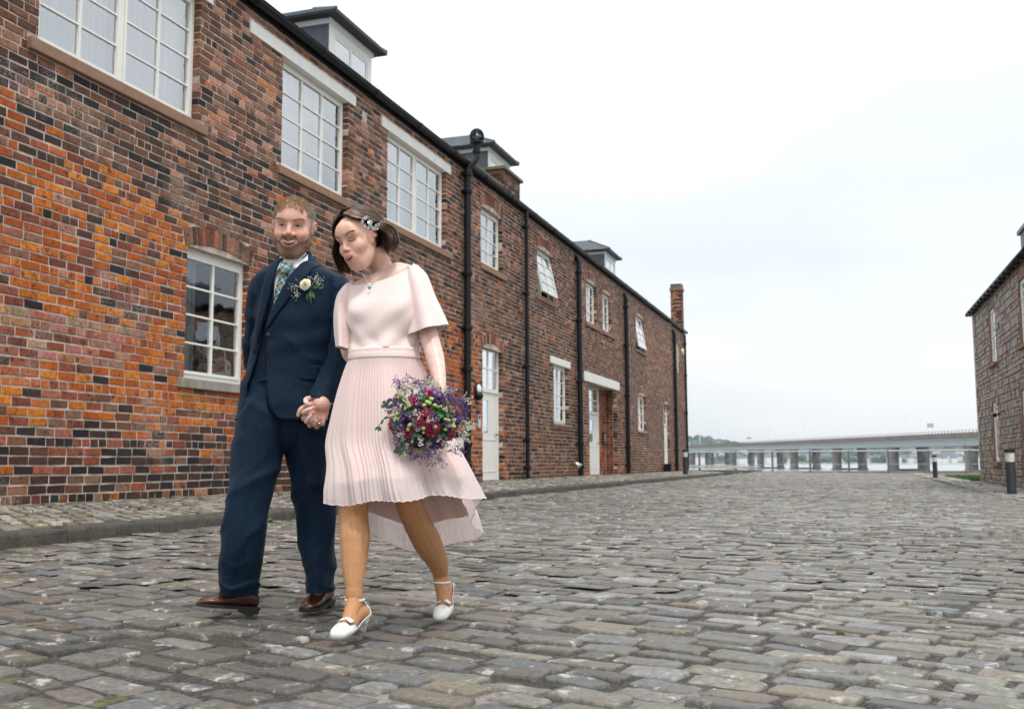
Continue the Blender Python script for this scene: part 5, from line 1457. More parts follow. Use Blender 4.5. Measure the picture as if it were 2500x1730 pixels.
for d, p in zip(dd, pp_):
    if abs(p[0]) > .083 and -.04 < p[1] < .03 and p[2] < .05: continue
    nrm_ = Vector(d); x = abs(d[0]); top = d[2] > .55
    fl = Vector((.25 * d[0], .9 if top else -.25, -.55 if not top else .1))
    dr = (nrm_ * (.34 if top else .14) + fl * .6 + Vector((rg.uniform(-.25, .25),) * 3)).normalized()
    R_.append(GH @ Vector(p - d * .002)); D_.append(GH.to_3x3() @ dr); L_.append(rg.uniform(.012, .019) if top else rg.uniform(.005, .009)); W_.append(.0016)
    g_ = rg.uniform(.7, 1.3); base_ = (.50, .385, .26) if top and d[1] > -.2 else (.42, .355, .28)
    if x > .75 or (d[0] < -.5): base_ = (.52, .49, .45)
    C_.append(tuple(c * g_ for c in base_))
strands('hair', R_, D_, L_, W_, C_, GR, .05, 3, rg)
def beard_mask(L):
    """1 where the beard grows, from head-local points"""
    x, y, z = np.abs(L[..., 0]), L[..., 1], L[..., 2]
    line = np.interp(y, [-.005, .02, .045, .07, .085], [-.012, -.026, -.050, -.058, -.050])
    m = (z < line) & (y > -.012) & (z > -.135)
    lips = (y > .05) & (x < .034) & (z < -.050 + 9 * x ** 2) & (z > -.083 + 20 * x ** 2)
    mous = (y > .06) & (x < .036) & (z < -.040 - .1 * x) & (z > -.053 + 3 * x ** 2)
    return (m & ~lips) | mous
dd = sample_dirs(60000, lambda v: v[1] > -.3 and v[2] < -.02, npr); pp_ = surf_pt(dd, True); ok = beard_mask(pp_); dd = dd[ok][:8500]; pp_ = pp_[ok][:8500]
R_, D_, L_, W_, C_ = [], [], [], [], []
for d, p in zip(dd, pp_):
    dr = (Vector(d) * .45 + Vector((0, .1, -1)) * .8 + Vector((rg.uniform(-.3, .3), rg.uniform(-.2, .2), 0))).normalized()
    R_.append(GH @ Vector(p - d * .001)); D_.append(GH.to_3x3() @ dr); L_.append(rg.uniform(.003, .0065)); W_.append(.0013)
    gq = abs(p[0]) > .018 and abs(p[0]) < .04 and p[2] < -.075
    base_ = (.44, .39, .33) if gq and rg.random() < .6 else ((.33, .19, .10) if rg.random() < .7 else (.17, .10, .055))
    g_ = rg.uniform(.7, 1.25); C_.append(tuple(c * g_ for c in base_))
for s in (-1, 1):                                                # moustache and eyebrows
    for k in range(260):
        u = rg.random(); x = s * (.003 + .027 * u); p = surf_pt(np.array([[x, .1, -.048 + .012 * u * u + rg.uniform(-.004, .004) - .0 + .01 - .01]]) - np.array([0, .005, -.01]), True)[0]
        R_.append(GH @ Vector(p)); D_.append(GH.to_3x3() @ Vector((s * .7, .3, -.7 + .5 * u))); L_.append(.008); W_.append(.0013); C_.append(tuple(c * rg.uniform(.7, 1.2) for c in (.24, .12, .05)))
    for k in range(150):
        u = rg.random(); x = s * (.014 + .034 * u); z = .0215 + .0045 * math.sin(u * 2.6) + rg.uniform(-.0018, .0018)
        p = surf_pt(np.array([[x, .088 - .02 * u, z + .01]]) - np.array([0, .005, 0]), True)[0]
        R_.append(GH @ Vector(p)); D_.append(GH.to_3x3() @ Vector((s * 1, .3, .15))); L_.append(.008); W_.append(.0013); C_.append(tuple(c * rg.uniform(.7, 1.2) for c in (.40, .25, .15)))
strands('beard', R_, D_, L_, W_, C_, GR, .05, 2, rg)
# shirt, tie, waistcoat ------------------------------------------------------
a = loft(TOR, 40, 60, off=-.022, t0=.2, t1=8); shirt = a.build('shirt', M['shirt'], GR, smooth=True)
nk = [ringm(630, 580, 694, 572, 4.54, .068), ringm(628, 590, 696, 584, 4.545, .070), ringm(626, 604, 700, 600, 4.55, .078)]
a = loft(nk, 6, 36); cb = solid(a.build('collar', M['shirt'], shirt, smooth=True), .003)
def patch(name, quad_pts, mat, parent, th=.003, n=6, lift=.006, curve=.0):
    """curved cloth piece laid over the chest; corner list in photograph px"""
    a = Acc(); vs = []
    (a0, a1, b1, b0) = quad_pts
    for i in range(n + 1):
        for k in range(n + 1):
            u, v = i / n, k / n
            x = lerp(lerp(a0[0], a1[0], v), lerp(b0[0], b1[0], v), u); y = lerp(lerp(a0[1], a1[1], v), lerp(b0[1], b1[1], v), u); Z = lerp(lerp(a0[2], a1[2], v), lerp(b0[2], b1[2], v), u)
            vs.append(tuple(at(x, y, Z - curve * math.sin(math.pi * v) * math.sin(math.pi * u))))
    a.add(vs, [(i * (n + 1) + k, i * (n + 1) + k + 1, (i + 1) * (n + 1) + k + 1, (i + 1) * (n + 1) + k) for i in range(n) for k in range(n)])
    return solid(a.build(name, mat, parent, smooth=True), th)
patch('collar_wing', [(628, 572, 4.53), (636, 596, 4.455), (619, 616, 4.455), (623, 594, 4.50)], M['shirt'], shirt, curve=.006)
patch('collar_wing', [(694, 563, 4.535), (658, 597, 4.455), (671, 613, 4.448), (693, 588, 4.49)], M['shirt'], shirt, curve=.008)
def ribbon(name, ys, xl, xr, fn, mat, parent, n=24, m=8, off=.01, th=.002, bulge=.0):
    a = Acc(); vs = []; uvs = []
    for i in range(n + 1):
        y = lerp(ys[0], ys[-1], i / n); l = float(np.interp(y, ys, xl)); r = float(np.interp(y, ys, xr))
        for k in range(m + 1): vs.append(tuple(fn(lerp(l, r, k / m), y, off + bulge * math.sin(math.pi * k / m)))); uvs.append(((lerp(l, r, k / m) - 630) / 30, y / 30))
    a.add(vs, [(i * (m + 1) + k, i * (m + 1) + k + 1, (i + 1) * (m + 1) + k + 1, (i + 1) * (m + 1) + k) for i in range(n) for k in range(m)])
    o = a.build(name, mat, parent, smooth=True)
    uvl = o.data.uv_layers.new(name='UVMap')
    for lp in o.data.loops: uvl.data[lp.index].uv = uvs[lp.vertex_index]
    return solid(o, th)
def tartan():
    m, n, b = newmat('teal_plaid'); uv = N(n, 'ShaderNodeUVMap'); mpn = N(n, 'ShaderNodeMapping'); mpn.inputs['Rotation'].default_value = (0, 0, rad(30)); n.links.new(uv.outputs[0], mpn.inputs[0])
    sp_ = N(n, 'ShaderNodeSeparateXYZ'); n.links.new(mpn.outputs[0], sp_.inputs[0])
    def stripes(sock, freq, ph, pos, cols):
        k = N(n, 'ShaderNodeMath', operation='MULTIPLY_ADD'); k.inputs[1].default_value = freq; k.inputs[2].default_value = ph; n.links.new(sock, k.inputs[0])
        f = N(n, 'ShaderNodeMath', operation='FRACT'); n.links.new(k.outputs[0], f.inputs[0]); r = ramp(n, pos, cols); r.color_ramp.interpolation = 'CONSTANT'; n.links.new(f.outputs[0], r.inputs[0]); return r.outputs[0]
    t_ = (.01, .17, .20); w_ = (.62, .75, .75); nv = (.01, .045, .14); g_ = (.02, .25, .20); o_ = (.45, .22, .07)
    c1 = stripes(sp_.outputs[0], 1.5, .1, (0, .25, .38, .55, .62, .85), (t_, w_, nv, g_, o_, t_)); c2 = stripes(sp_.outputs[1], 1.5, .4, (0, .3, .38, .6, .66, .9), (t_, w_, nv, t_, o_, g_))
    n.links.new(mixc(n, c1, c2, .5), b.inputs['Base Color']); b.inputs['Roughness'].default_value = .5; return m
M['tartan'] = tartan()
tie = ribbon('tie', [612, 635, 662, 675, 699, 712], [637, 625, 618, 616, 613, 612], [648, 647, 641, 636, 618, 614], chest, M['tartan'], shirt, off=-.010, bulge=.006)
patch('tie_knot', [(633, 594, 4.455), (658, 597, 4.450), (649, 615, 4.438), (636, 616, 4.438)], M['tartan'], tie, th=.012, curve=.008).data.uv_layers.new(name='UVMap')
kn = [o for o in tie.children][0]
for lp in kn.data.loops:
    q = kn.data.vertices[lp.vertex_index].co; kn.data.uv_layers[0].data[lp.index].uv = (q.dot(Rv) * 17, q.z * 17)
VL = ([610, 640, 690, 703, 730, 760, 900, 925], [600, 604, 611, 615.5, 615, 614, 614, 615])
vt0 = t_of_y(612)
def vR(t):
    y = y_of_t(t); return th_of_x(float(np.interp(y, [612, 650, 700, 706, 760, 948], [680, 648, 618, 615, 614, 614])), t)
def vL(t):
    y = y_of_t(t); return th_of_x(float(np.interp(y, [612, 640, 690, 706, 760, 948], [613, 613, 612.5, 614.6, 613.6, 613.6])), t) + 2 * math.pi
a = loft(TOR, 60, 70, vR, vL, off=-.012, t0=vt0, t1=10.6, disp=lambda th, t: .003 * fbm(th * 2, t * 1.3, 9)); vest = solid(a.build('waistcoat', M['vest'], GR, smooth=True), .004)
for y in (742, 786, 826, 866):
    if y == 742: continue
    c = chest(614, y, -.004); a = Acc(); a.tube([tuple(c), tuple(c - Fv * .006)], [.006, .005], 12); a.build('button', M['button'], vest)
# jacket ---------------------------------------------------------------------
a = loft(TOR, 80, 90, jR, jL, off=.006, t0=.9, disp=jfold); jk = a.build('jacket', M['suit'], GR, smooth=True); solid(jk, .006)
ribbon('lapel', [578, 596, 600, 640, 700, 748], [692, 679, 676.5, 651, 622, 607], [700, 704, 709, 687, 643, 609], lambda x, y, o: chest(x, max(y, 590), o) + Uv * (.045 * max(0, 590 - y) / 12) * 0, M['suit'], jk, off=.015, n=40, th=.004, bulge=.003)
ribbon('lapel', [588, 600, 690, 760, 800], [620, 610, 590, 578, 575], [639, 628, 609, 590, 580], chest, M['suit'], jk, off=.015, n=30, th=.004, bulge=.003)
# collar of the jacket stands round the neck
nk = [ringm(628, 580, 697, 568, 4.555, .066), ringm(618, 594, 706, 584, 4.56, .074), ringm(602, 606, 728, 602, 4.56, .088)]
a = loft(nk, 8, 40, lambda t: rad(38 - t * 6), lambda t: rad(360 - 42 + t * 4)); solid(a.build('jacket_collar', M['suit'], jk, smooth=True), .006)
a = Acc()                                                        # buttonhole, pocket flap, sleeve
for (y, x) in ((760, 612), (813, 613)):
    c0, c1 = chest(x, y, .0105), chest(x + 12, y + .5, .0105); a.tube([tuple(c0), tuple(c1)], .0016, 5)
a.build('buttonhole', M['button'], jk)
c = chest(609, 760, .010); a = Acc(); a.tube([tuple(c), tuple(c - Fv * .005)], [.0095, .008], 14); a.build('button', M['button'], jk)
ribbon('pocket_flap', [828, 834, 858, 862], [672, 672, 674, 680], [735, 735, 735, 735], chest, M['suit'], jk, off=.012, n=6, th=.003)
def sleeve_fold(seed):
    def f(th, t):
        e = max(.25, 1 - abs(t - 3.2) / 1.8); return .013 * e * ((1 - abs(math.sin(t * 3.1 + math.sin(th + seed) * 1.0 + seed))) ** 2.2 - .28) + .006 * fbm(th * .9, t * .9, seed) + .003 * fbm(th * 2, t * 4, seed + 4)
    return f
SL = [ringm(736, 626, 754, 616, 4.56, .045), ringm(734, 648, 780, 628, 4.54, .074), ringm(738, 690, 789, 672, 4.52, .074), ringm(744, 740, 792, 735, 4.50, .068), ringm(742, 792, 793, 800, 4.46, .064), ringm(724, 836, 781, 856, 4.40, .060), ringm(704, 885, 760, 902, 4.34, .052), ringm(701, 891, 758, 908, 4.335, .051)]
a = loft(SL, 70, 48, disp=sleeve_fold(1)); solid(a.build('sleeve', M['suit'], jk, smooth=True), .004)
a = loft([ringm(706, 888, 755, 903, 4.337, .042), ringm(705, 894, 752, 911, 4.33, .042)], 3, 30); solid(a.build('shirt_cuff', M['shirt'], shirt, smooth=True), .003)
SR = [ringm(588, 624, 606, 630, 4.56, .045), ringm(569, 632, 606, 650, 4.55, .070), ringm(561, 668, 604, 690, 4.55, .076), ringm(555, 730, 600, 742, 4.58, .072), ringm(548, 790, 595, 802, 4.62, .066), ringm(556, 835, 602, 845, 4.66, .06), ringm(585, 866, 615, 880, 4.70, .05)]
a = loft(SR, 60, 44, disp=sleeve_fold(5)); solid(a.build('sleeve', M['suit'], jk, smooth=True), .004)
# trousers -------------------------------------------------------------------
def tr_fold(kind):
    def f(th, t):
        cr = .007 * max(0, 1 - abs(th) / .35) if abs(th) < .35 else (.007 * max(0, 1 - abs(th - 2 * math.pi) / .35) if abs(th - 2 * math.pi) < .35 else 0)
        knee = max(0, 1 - abs(t - 4.0) / 2.2); hem = max(0, 1 - abs(t - 8.6) / 2.0); top = max(0, 1 - t / 3)
        rg_ = lambda q: (1 - abs(math.sin(q))) ** 2.2 - .28
        s_ = math.sin(th + kind * .6)
        d = .013 * knee * rg_(t * 1.5 + s_ * .9 + kind) + .017 * hem * rg_(t * 2.6 + math.sin(th * 1.5 + kind) * .9) * (.5 + .5 * math.cos(th - .6 - kind)) + .016 * top * rg_(t * 2.3 - s_ * 1.3 + kind)
        d += .007 * rg_(th * 1.5 + .9 * t + 2 * fbm(t * .5, kind, 1)) * (1 - hem)
        return cr + d * 1.1 + .010 * fbm(math.cos(th) * 1.2, math.sin(th) * 1.2 + kind, t * .9) - .004
    return f
TRR = [hring(860, 560, 665, 4.54, .13), hring(905, 549, 668, 4.53, .132), hring(960, 534, 654, 4.51, .13), hring(1020, 524, 641, 4.49, .122), hring(1080, 514, 623, 4.46, .112), hring(1140, 506, 607, 4.43, .10), hring(1200, 500, 597, 4.40, .094), hring(1260, 494, 590, 4.41, .092), hring(1305, 492, 585, 4.43, .090), hring(1337, 493, 583, 4.45, .092)]
TRL = [hring(860, 645, 750, 4.56, .13), hring(905, 640, 752, 4.56, .132), hring(960, 634, 755, 4.57, .13), hring(1020, 643, 755, 4.57, .12), hring(1080, 654, 756, 4.57, .11), hring(1140, 663, 756, 4.57, .10), hring(1200, 671, 756, 4.57, .094), hring(1255, 678, 755, 4.57, .092), hring(1292, 685, 753, 4.56, .095), hring(1330, 688, 752, 4.55, .10)]
ta = loft(TRR, 110, 56, disp=tr_fold(0)); loft(TRL, 110, 56, disp=tr_fold(2.3), acc=ta)
loft([hring(845, 562, 746, 4.55, .12), hring(880, 556, 750, 4.55, .125), hring(930, 552, 750, 4.55, .125), hring(985, 570, 735, 4.54, .10), hring(1015, 610, 690, 4.53, .05)], 24, 48, acc=ta, cap=True)
tr = ta.build('trousers', M['suit'], GR, smooth=True); solid(tr, .004)
# shoes ----------------------------------------------------------------------
def shoe(heel, toe, w, hh, lift, parent, mat, name='shoe'):
    """lace-up shoe; heel and toe are points on the sole"""
    ax = (toe - heel); L = ax.length; ax.normalize(); up = (Uv - ax * Uv.dot(ax)).normalized(); sd_ = ax.cross(up)
    prof = [(0, .62, .50), (.04, .80, .85), (.12, .86, 1.0), (.25, .84, 1.0), (.36, .84, .92), (.48, .90, .70), (.60, .98, .52), (.72, 1.0, .44), (.84, .92, .38), (.93, .70, .30), (.98, .42, .20), (1.0, .12, .10)]
    a = Acc(); vs = []; n = 24
    for (f, ww, h) in prof:
        c = heel + ax * (L * f)
        for k in range(n):
            t = 2 * math.pi * k / n; y = math.cos(t); z = math.sin(t)
            z = math.copysign(abs(z) ** (.75), z)
            tap = 1 - .38 * max(0, z) ** 1.5 * (1 if f < .5 else .6)
            vs.append(tuple(c + sd_ * (y * w * ww * tap) + up * (hh * h * (z * .5 + .5) + .010)))
    m = len(prof); a.add(vs, [(i * n + k, (i + 1) * n + k, (i + 1) * n + (k + 1) % n, i * n + (k + 1) % n) for i in range(m - 1) for k in range(n)] + [tuple(range(n)), tuple((m - 1) * n + k for k in range(n - 1, -1, -1))])
    s = a.build(name, mat, parent, smooth=True); q = s.modifiers.new('sub', 'SUBSURF'); q.levels = q.render_levels = 1
    a = Acc(); vs = []
    for z0_, z1_ in ((0, .014),):
        for (f, ww, h) in prof:
            c = heel + ax * (L * (f * 1.03 - .012))
            for (sg, zz) in ((-1, z0_), (1, z0_), (1, z1_), (-1, z1_)): vs.append(tuple(c + sd_ * (sg * (w * ww * 1.04 + .002)) + up * zz))
    a.add(vs, [(i * 4 + k, i * 4 + (k + 1) % 4, (i + 1) * 4 + (k + 1) % 4, (i + 1) * 4 + k) for i in range(m - 1) for k in range(4)] + [(3, 2, 1, 0), tuple((m - 1) * 4 + k for k in range(4))])
    a.build('sole', M['sole'], s)
    a = Acc(); vs = []
    for (f, ww) in ((0, .6), (.05, .84), (.15, .92), (.27, .90)):
        c = heel + ax * (L * f)
        for (sg, zz) in ((-1, -.018), (1, -.018), (1, .002), (-1, .002)): vs.append(tuple(c + sd_ * (sg * w * ww) + up * zz))
    a.add(vs, [(i * 4 + k, i * 4 + (k + 1) % 4, (i + 1) * 4 + (k + 1) % 4, (i + 1) * 4 + k) for i in range(3) for k in range(4)] + [(3, 2, 1, 0), (12, 13, 14, 15)]); a.build('heel', M['sole'], s)
    a = Acc()
    for k in range(4):
        f = .38 + .055 * k; h = hh * np.interp(f, [p[0] for p in prof], [p[2] for p in prof]) + .013; c = heel + ax * (L * f) + up * h
        a.tube([tuple(c - sd_ * .016 - up * .006), tuple(c + up * .002), tuple(c + sd_ * .016 - up * .006)], .0022, 6)
    a.build('lace', M['sole'], s); return s
shoe(at(578, 1374, 4.50) + Uv * .004, at(444, 1366, 4.36) + Uv * .004, .046, .088, 0, GR, M['brogue'])
shoe(at(738, 1354, 4.70), at(688, 1378, 4.46), .047, .090, 0, GR, M['brogue'])
# ------------------------------------------------------------------ the bride
BRI = empty('person', at(880, 1430, 4.1), 'dark-haired woman in a blush pink pleated dress and ivory heels, holding a bouquet', 'person')
bc = at(809, 542, 4.14)
BH = head_matrix(bc, -35, 11, -9, .99)
BT = [ringm(842, 620, 898, 590, 4.24, .050), ringm(806, 634, 924, 594, 4.24, .062), ringm(778, 650, 944, 604, 4.24, .078), ringm(768, 676, 953, 634, 4.24, .092), ringm(776, 706, 951, 682, 4.23, .104), ringm(786, 738, 943, 722, 4.22, .104), ringm(790, 768, 938, 762, 4.21, .098), ringm(789, 790, 937, 787, 4.20, .098)]
ba_ = Acc(); head_mesh(ba_, BH, False)
limb(ba_, [at(842, 572, 4.20), at(857, 596, 4.23), at(864, 618, 4.26)], [.046, .046, .056], 18)
loft([(r[0], r[1] * .93, r[2] * .90) for r in BT] + [hring(830, 785, 950, 4.20, .105), hring(900, 788, 960, 4.20, .115)], 20, 36, acc=ba_, cap=True)
# left arm (towards the bouquet)
limb(ba_, [at(936, 625, 4.23), at(952, 690, 4.22), at(965, 752, 4.18), at(980, 806, 4.12), at(989, 850, 4.06), at(993, 886, 4.02)], [.042, .042, .0395, .0375, .028, .0205])
limb(ba_, [at(993, 886, 4.02), at(990, 915, 4.02), at(982, 938, 4.02)], [.021, .028, .026])
for k, (dx, dy) in enumerate(((-26, 6), (-28, 16), (-27, 25), (-22, 34))):
    limb(ba_, [at(990, 908 + dy * .8, 4.02), at(975, 908 + dy, 3.985), at(990 + dx, 910 + dy, 3.99), at(988 + dx, 912 + dy, 4.01)], [.010, .0088, .008, .007], 8)
limb(ba_, [at(996, 905, 4.02), at(1006, 925, 3.99), at(996, 940, 3.975), at(984, 946, 3.98)], [.012, .0105, .009, .0075], 8)
# right arm (to his hand)
limb(ba_, [at(790, 668, 4.26), at(784, 735, 4.34), at(782, 800, 4.42), at(752, 850, 4.42), at(726, 898, 4.38)], [.040, .036, .033, .028, .022])
fz = 4.265
limb(ba_, [at(726, 898, 4.38), hv(900, 700, 4.355), hv(820, 900, 4.345)], [.022, .029, .026])
NAILS = []
for (pts, r) in ((((700, 960), (545, 900), (700, 800), (880, 742)), .0098), (((700, 1060), (640, 1190), (740, 1060), (845, 915)), .0098), (((860, 1100), (900, 1260), (960, 1180), (995, 1050)), .0094), (((1100, 1150), (1150, 1270), (1170, 1220), (1160, 1120)), .0086)):
    P = [hv(*pts[0], 4.335), hv(*pts[1], 4.295), hv(*pts[2], 4.262), hv(*pts[3], 4.256)]
    limb(ba_, P, [r * 1.1, r * 1.05, r, r * .86], 10); NAILS.append((P[3], (P[3] - P[2]).normalized(), r))
P = [hv(830, 420, 4.335), hv(640, 450, 4.31), hv(620, 540, 4.285), hv(715, 620, 4.27)]; limb(ba_, P, [.0125, .011, .0105, .009], 10); NAILS.append((P[3], (P[3] - P[2]).normalized(), .0105))
# legs: near leg planted, far leg pushing off
limb(ba_, [at(835, 890, 4.2), at(814, 1020, 4.18), at(797, 1140, 4.13), at(796, 1175, 4.10), at(799, 1215, 4.06), at(797, 1270, 4.02), at(797, 1325, 3.985), at(798, 1350, 3.98)], [.080, .076, .060, .0605, .062, .050, .0335, .034])
limb(ba_, [at(905, 890, 4.22), at(915, 1020, 4.22), at(920, 1120, 4.22), at(934, 1165, 4.25), at(962, 1220, 4.32), at(984, 1262, 4.38), at(992, 1292, 4.42), at(994, 1310, 4.42)], [.080, .074, .058, .0565, .060, .046, .033, .034])
BF_H, BF_T = at(818, 1422, 4.02), at(768, 1434, 3.82)          # sole of the planted foot: tip of the heel, ball
def foot(acc, ankle, heel, ball, toe):
    limb(acc, [heel, lerp(heel, ball, .45) + Uv * .012, ball, lerp(ball, toe, .6)], [.027, .026, .030, .021], 12)
    limb(acc, [ankle, lerp(ankle, ball, .5) + Uv * .006, ball], [.033, .029, .026], 12)
F1 = dict(ankle=at(799, 1352, 3.985), heel=at(818, 1378, 4.01), ball=at(782, 1410, 3.87), toe=at(760, 1424, 3.81))
F2 = dict(ankle=at(994, 1312, 4.42), heel=at(1006, 1322, 4.47), ball=at(1000, 1366, 4.37), toe=at(991, 1384, 4.32))
foot(ba_, **F1); foot(ba_, **F2)
bm = voxel(ba_, .0034, 2); V_ = verts_np(bm)
def b_other(P):
    C = np.tile(np.array([.74, .53, .46]), (len(P), 1)); C[P[:, 2] < .60] = (.46, .235, .105)
    return C
coldata(bm, face_colors(V_, BH, False, (.76, .47, .36), b_other)); bm.materials.append(M['skin']); bm.polygons.foreach_set('use_smooth', [True] * len(bm.polygons))
bm.name = 'body'; bo = bpy.data.objects.new('body', bm); link(bo, BRI)
for (p, d, r) in NAILS:
    a = Acc(); ellip(a, (0, 0, 0), (r * .62, r * .9, r * .22), 12, 8)
    nn = (-Fv - d * (-Fv).dot(d)).normalized(); Mx = Matrix((d.cross(nn), d, nn)).transposed().to_4x4(); Mx.translation = p + nn * r * .72 + d * r * .25
    o = a.build('nail', M['nail'], BRI, smooth=True); o.data.transform(Mx)
a = Acc(); q = hv(1055, 1240, 4.262); a.tube([tuple(q - Rv * .006), tuple(q + Rv * .006)], .0045, 8); M['silver'] = simple('silver', (.75, .75, .74), .15, metal=1, noise=.02); tag(a.build('ring', M['silver'], smooth=True), 'silver ring with a small stone on the clasped hand', 'ring')
for x in (-.031, .031): eye_slit(BH, x, False, BRI)
smile(BH, False, .0235, -.0590, 3, -.0690, 21, -.0650, 14, BRI)
R_, D_, L_, W_, C_ = [], [], [], [], []
for s in (-1, 1):
    for k in range(170):
        u = rg.random(); x = s * (.013 + .036 * u); z = .0235 + .007 * math.sin(u * 2.3) + rg.uniform(-.0013, .0013)
        p = surf_pt(np.array([[x, .088 - .02 * u, z + .01]]) - np.array([0, .005, 0]), False)[0]
        R_.append(BH @ Vector(p)); D_.append(BH.to_3x3() @ Vector((s * 1, .25, .12))); L_.append(.008); W_.append(.0012); C_.append((.16, .09, .05))
strands('eyebrow', R_, D_, L_, W_, C_, BRI, .02, 2, rg)
# hair: a swept bob, parted at the side. local head x is negative on the viewer's right
def bob_strand(az, u, rn, lift=0.0, late=.75, vv=None):
    """az: where round the head it falls (degrees from the face, + = viewer's left), u: depth in the layer 0..1"""
    side = 1 if az > 0 else -1
    part = Vector((.018, .06 - .13 * min(1, (abs(az) - 40) / 130), .0))
    pts = []
    a_ = rad(az); out = Vector((math.sin(a_), math.cos(a_), 0))
    # over the crown
    c = Vector((0, -.012, .035)); top = Vector((part.x * 1.0, part.y, .118 if True else 0))
    rr = (.080, .099, .094)
    v = rn.random() if vv is None else vv; e0 = lerp(50, 88, v); az0 = side * lerp(8, abs(az), v ** .6)
    for k in range(9):
        f = k / 8; el_ = rad(e0 + (5 - e0) * f ** 1.25); aa = rad(az0 + (az - az0) * f ** late); d = Vector((math.sin(aa) * math.cos(el_), math.cos(aa) * math.cos(el_), math.sin(el_)))
        g_ = .008 + .010 * u + lift + .004 * math.sin(f * 3)
        p = c + Vector((d.x * (rr[0] + g_), d.y * (rr[1] + g_), d.z * (rr[2] + g_)))
        p += part * (1 - f) ** 2 * .5 * v
        pts.append(p)
    return pts
def hair_lock(az, u, rn, length, fwd_in=0.0, wind=Vector((0, 0, 0)), late=.75, vv=None):
    pts = [BH @ p for p in bob_strand(az, u, rn, .0, late, vv)]
    d = (pts[-1] - pts[-2]).normalized(); out = (BH.to_3x3() @ Vector((math.sin(rad(az)), math.cos(rad(az)), 0))).normalized()
    p = pts[-1]; n = 9; down = (-Uv * .75 + (BH.to_3x3() @ Vector((0, 0, -1))).normalized() * .5).normalized()
    for k in range(n):
        f = (k + 1) / n; kk = .45 if az > 0 else .30; d = (d * (1 - kk) + down * kk + out * ((.10 - .42 * f * f) if az > 0 else (.34 - 1.0 * f * f)) + wind * (1 - f) * .26).normalized(); p = p + d * (length / n)
        pts.append(p + out * (.0035 * math.sin(k * 1.1 + az * .05 + u * 2)))
    return pts
ha = Acc(); rh = random.Random(12)
def add_lock(pts, w, col, acc, thick=True):
    n = len(pts); vs = []; tw = rh.uniform(-.5, .5)
    cc_ = BH @ Vector((0, -.01, .02))
    for i, p in enumerate(pts):
        t = (pts[min(i + 1, n - 1)] - pts[max(i - 1, 0)]).normalized(); o_ = (p - cc_).normalized(); s = t.cross(o_).normalized(); s = (s + o_ * tw * .35).normalized()
        f = min(1, .35 + i * .3) * (1 - max(0, (i - n * .6) / (n * .4)) ** 2 * .8)
        vs += [tuple(p - s * w * f / 2), tuple(p + o_ * w * .12), tuple(p + s * w * f / 2)]
    acc.add(vs, [(3 * i + k, 3 * i + k + 1, 3 * i + k + 4, 3 * i + k + 3) for i in range(n - 1) for k in (0, 1)], col)
HCOL = [(.075, .036, .020), (.10, .052, .028), (.050, .024, .014), (.15, .085, .050), (.20, .125, .08)]
for i in range(2600):
    q = rh.random()
    if q < .34:   az = rh.uniform(52, 100); ln = rh.uniform(.125, .165); wd = Vector((0, 0, 0)) - Rv * .15        # viewer's left, hanging forward
    elif q < .55: az = rh.uniform(100, 180); ln = rh.uniform(.09, .14); wd = Vector((0, 0, 0))
    else:         az = -rh.uniform(84, 180); ln = rh.uniform(.09, .14); wd = Rv * .45 + Uv * .12           # viewer's right, blown back
    u = rh.random(); late, vv = .75, None
    if i % 6 == 0: az = -rh.uniform(98, 128); ln = rh.uniform(.06, .10); wd = Rv * .45 + Uv * .12; late = rh.uniform(1.2, 2.4); vv = rh.uniform(0, .35)
    pts = hair_lock(az, u, rh, ln, 0, wd, late, vv)
    if az < 0 and abs(az) < 110:                                  # tucked behind the ear
        pts = [p + (BH.to_3x3() @ Vector((0, -.028 * max(0, min(1, (k - 3) / 4)), .004))) for k, p in enumerate(pts)]
    jit = Vector((rh.gauss(0, .002), rh.gauss(0, .002), rh.gauss(0, .002)))
    pts = [p + jit * (k / len(pts)) * 2.5 for k, p in enumerate(pts)]
    add_lock(pts, rh.uniform(.0018, .0055), tuple(c * rh.uniform(.75, 1.3) for c in rh.choice(HCOL)), ha)
ho = ha.build('hair', M['hair'], BRI, smooth=True)
# scalp volume under the locks
a = Acc(); dd = []
vs = []; n, m_ = 36, 16
for i in range(m_ + 1):
    for k in range(n):
        azz = 2 * math.pi * k / n; lim = float(np.interp(math.degrees(math.acos(max(-1, min(1, math.cos(azz))))), [0, 40, 60, 90, 120, 180], [34, 40, 56, 74, 110, 118]))
        pl_ = rad(lim * i / m_); vs.append(tuple(BH @ (Vector((0, -.012, .035)) + Vector((math.sin(azz) * math.sin(pl_) * .085, math.cos(azz) * math.sin(pl_) * .103, math.cos(pl_) * .099)))))
a.add(vs, [(i * n + k, i * n + (k + 1) % n, (i + 1) * n + (k + 1) % n, (i + 1) * n + k) for i in range(m_) for k in range(n)], (.05, .025, .014)); a.build('hair_base', M['hair'], ho, smooth=True)
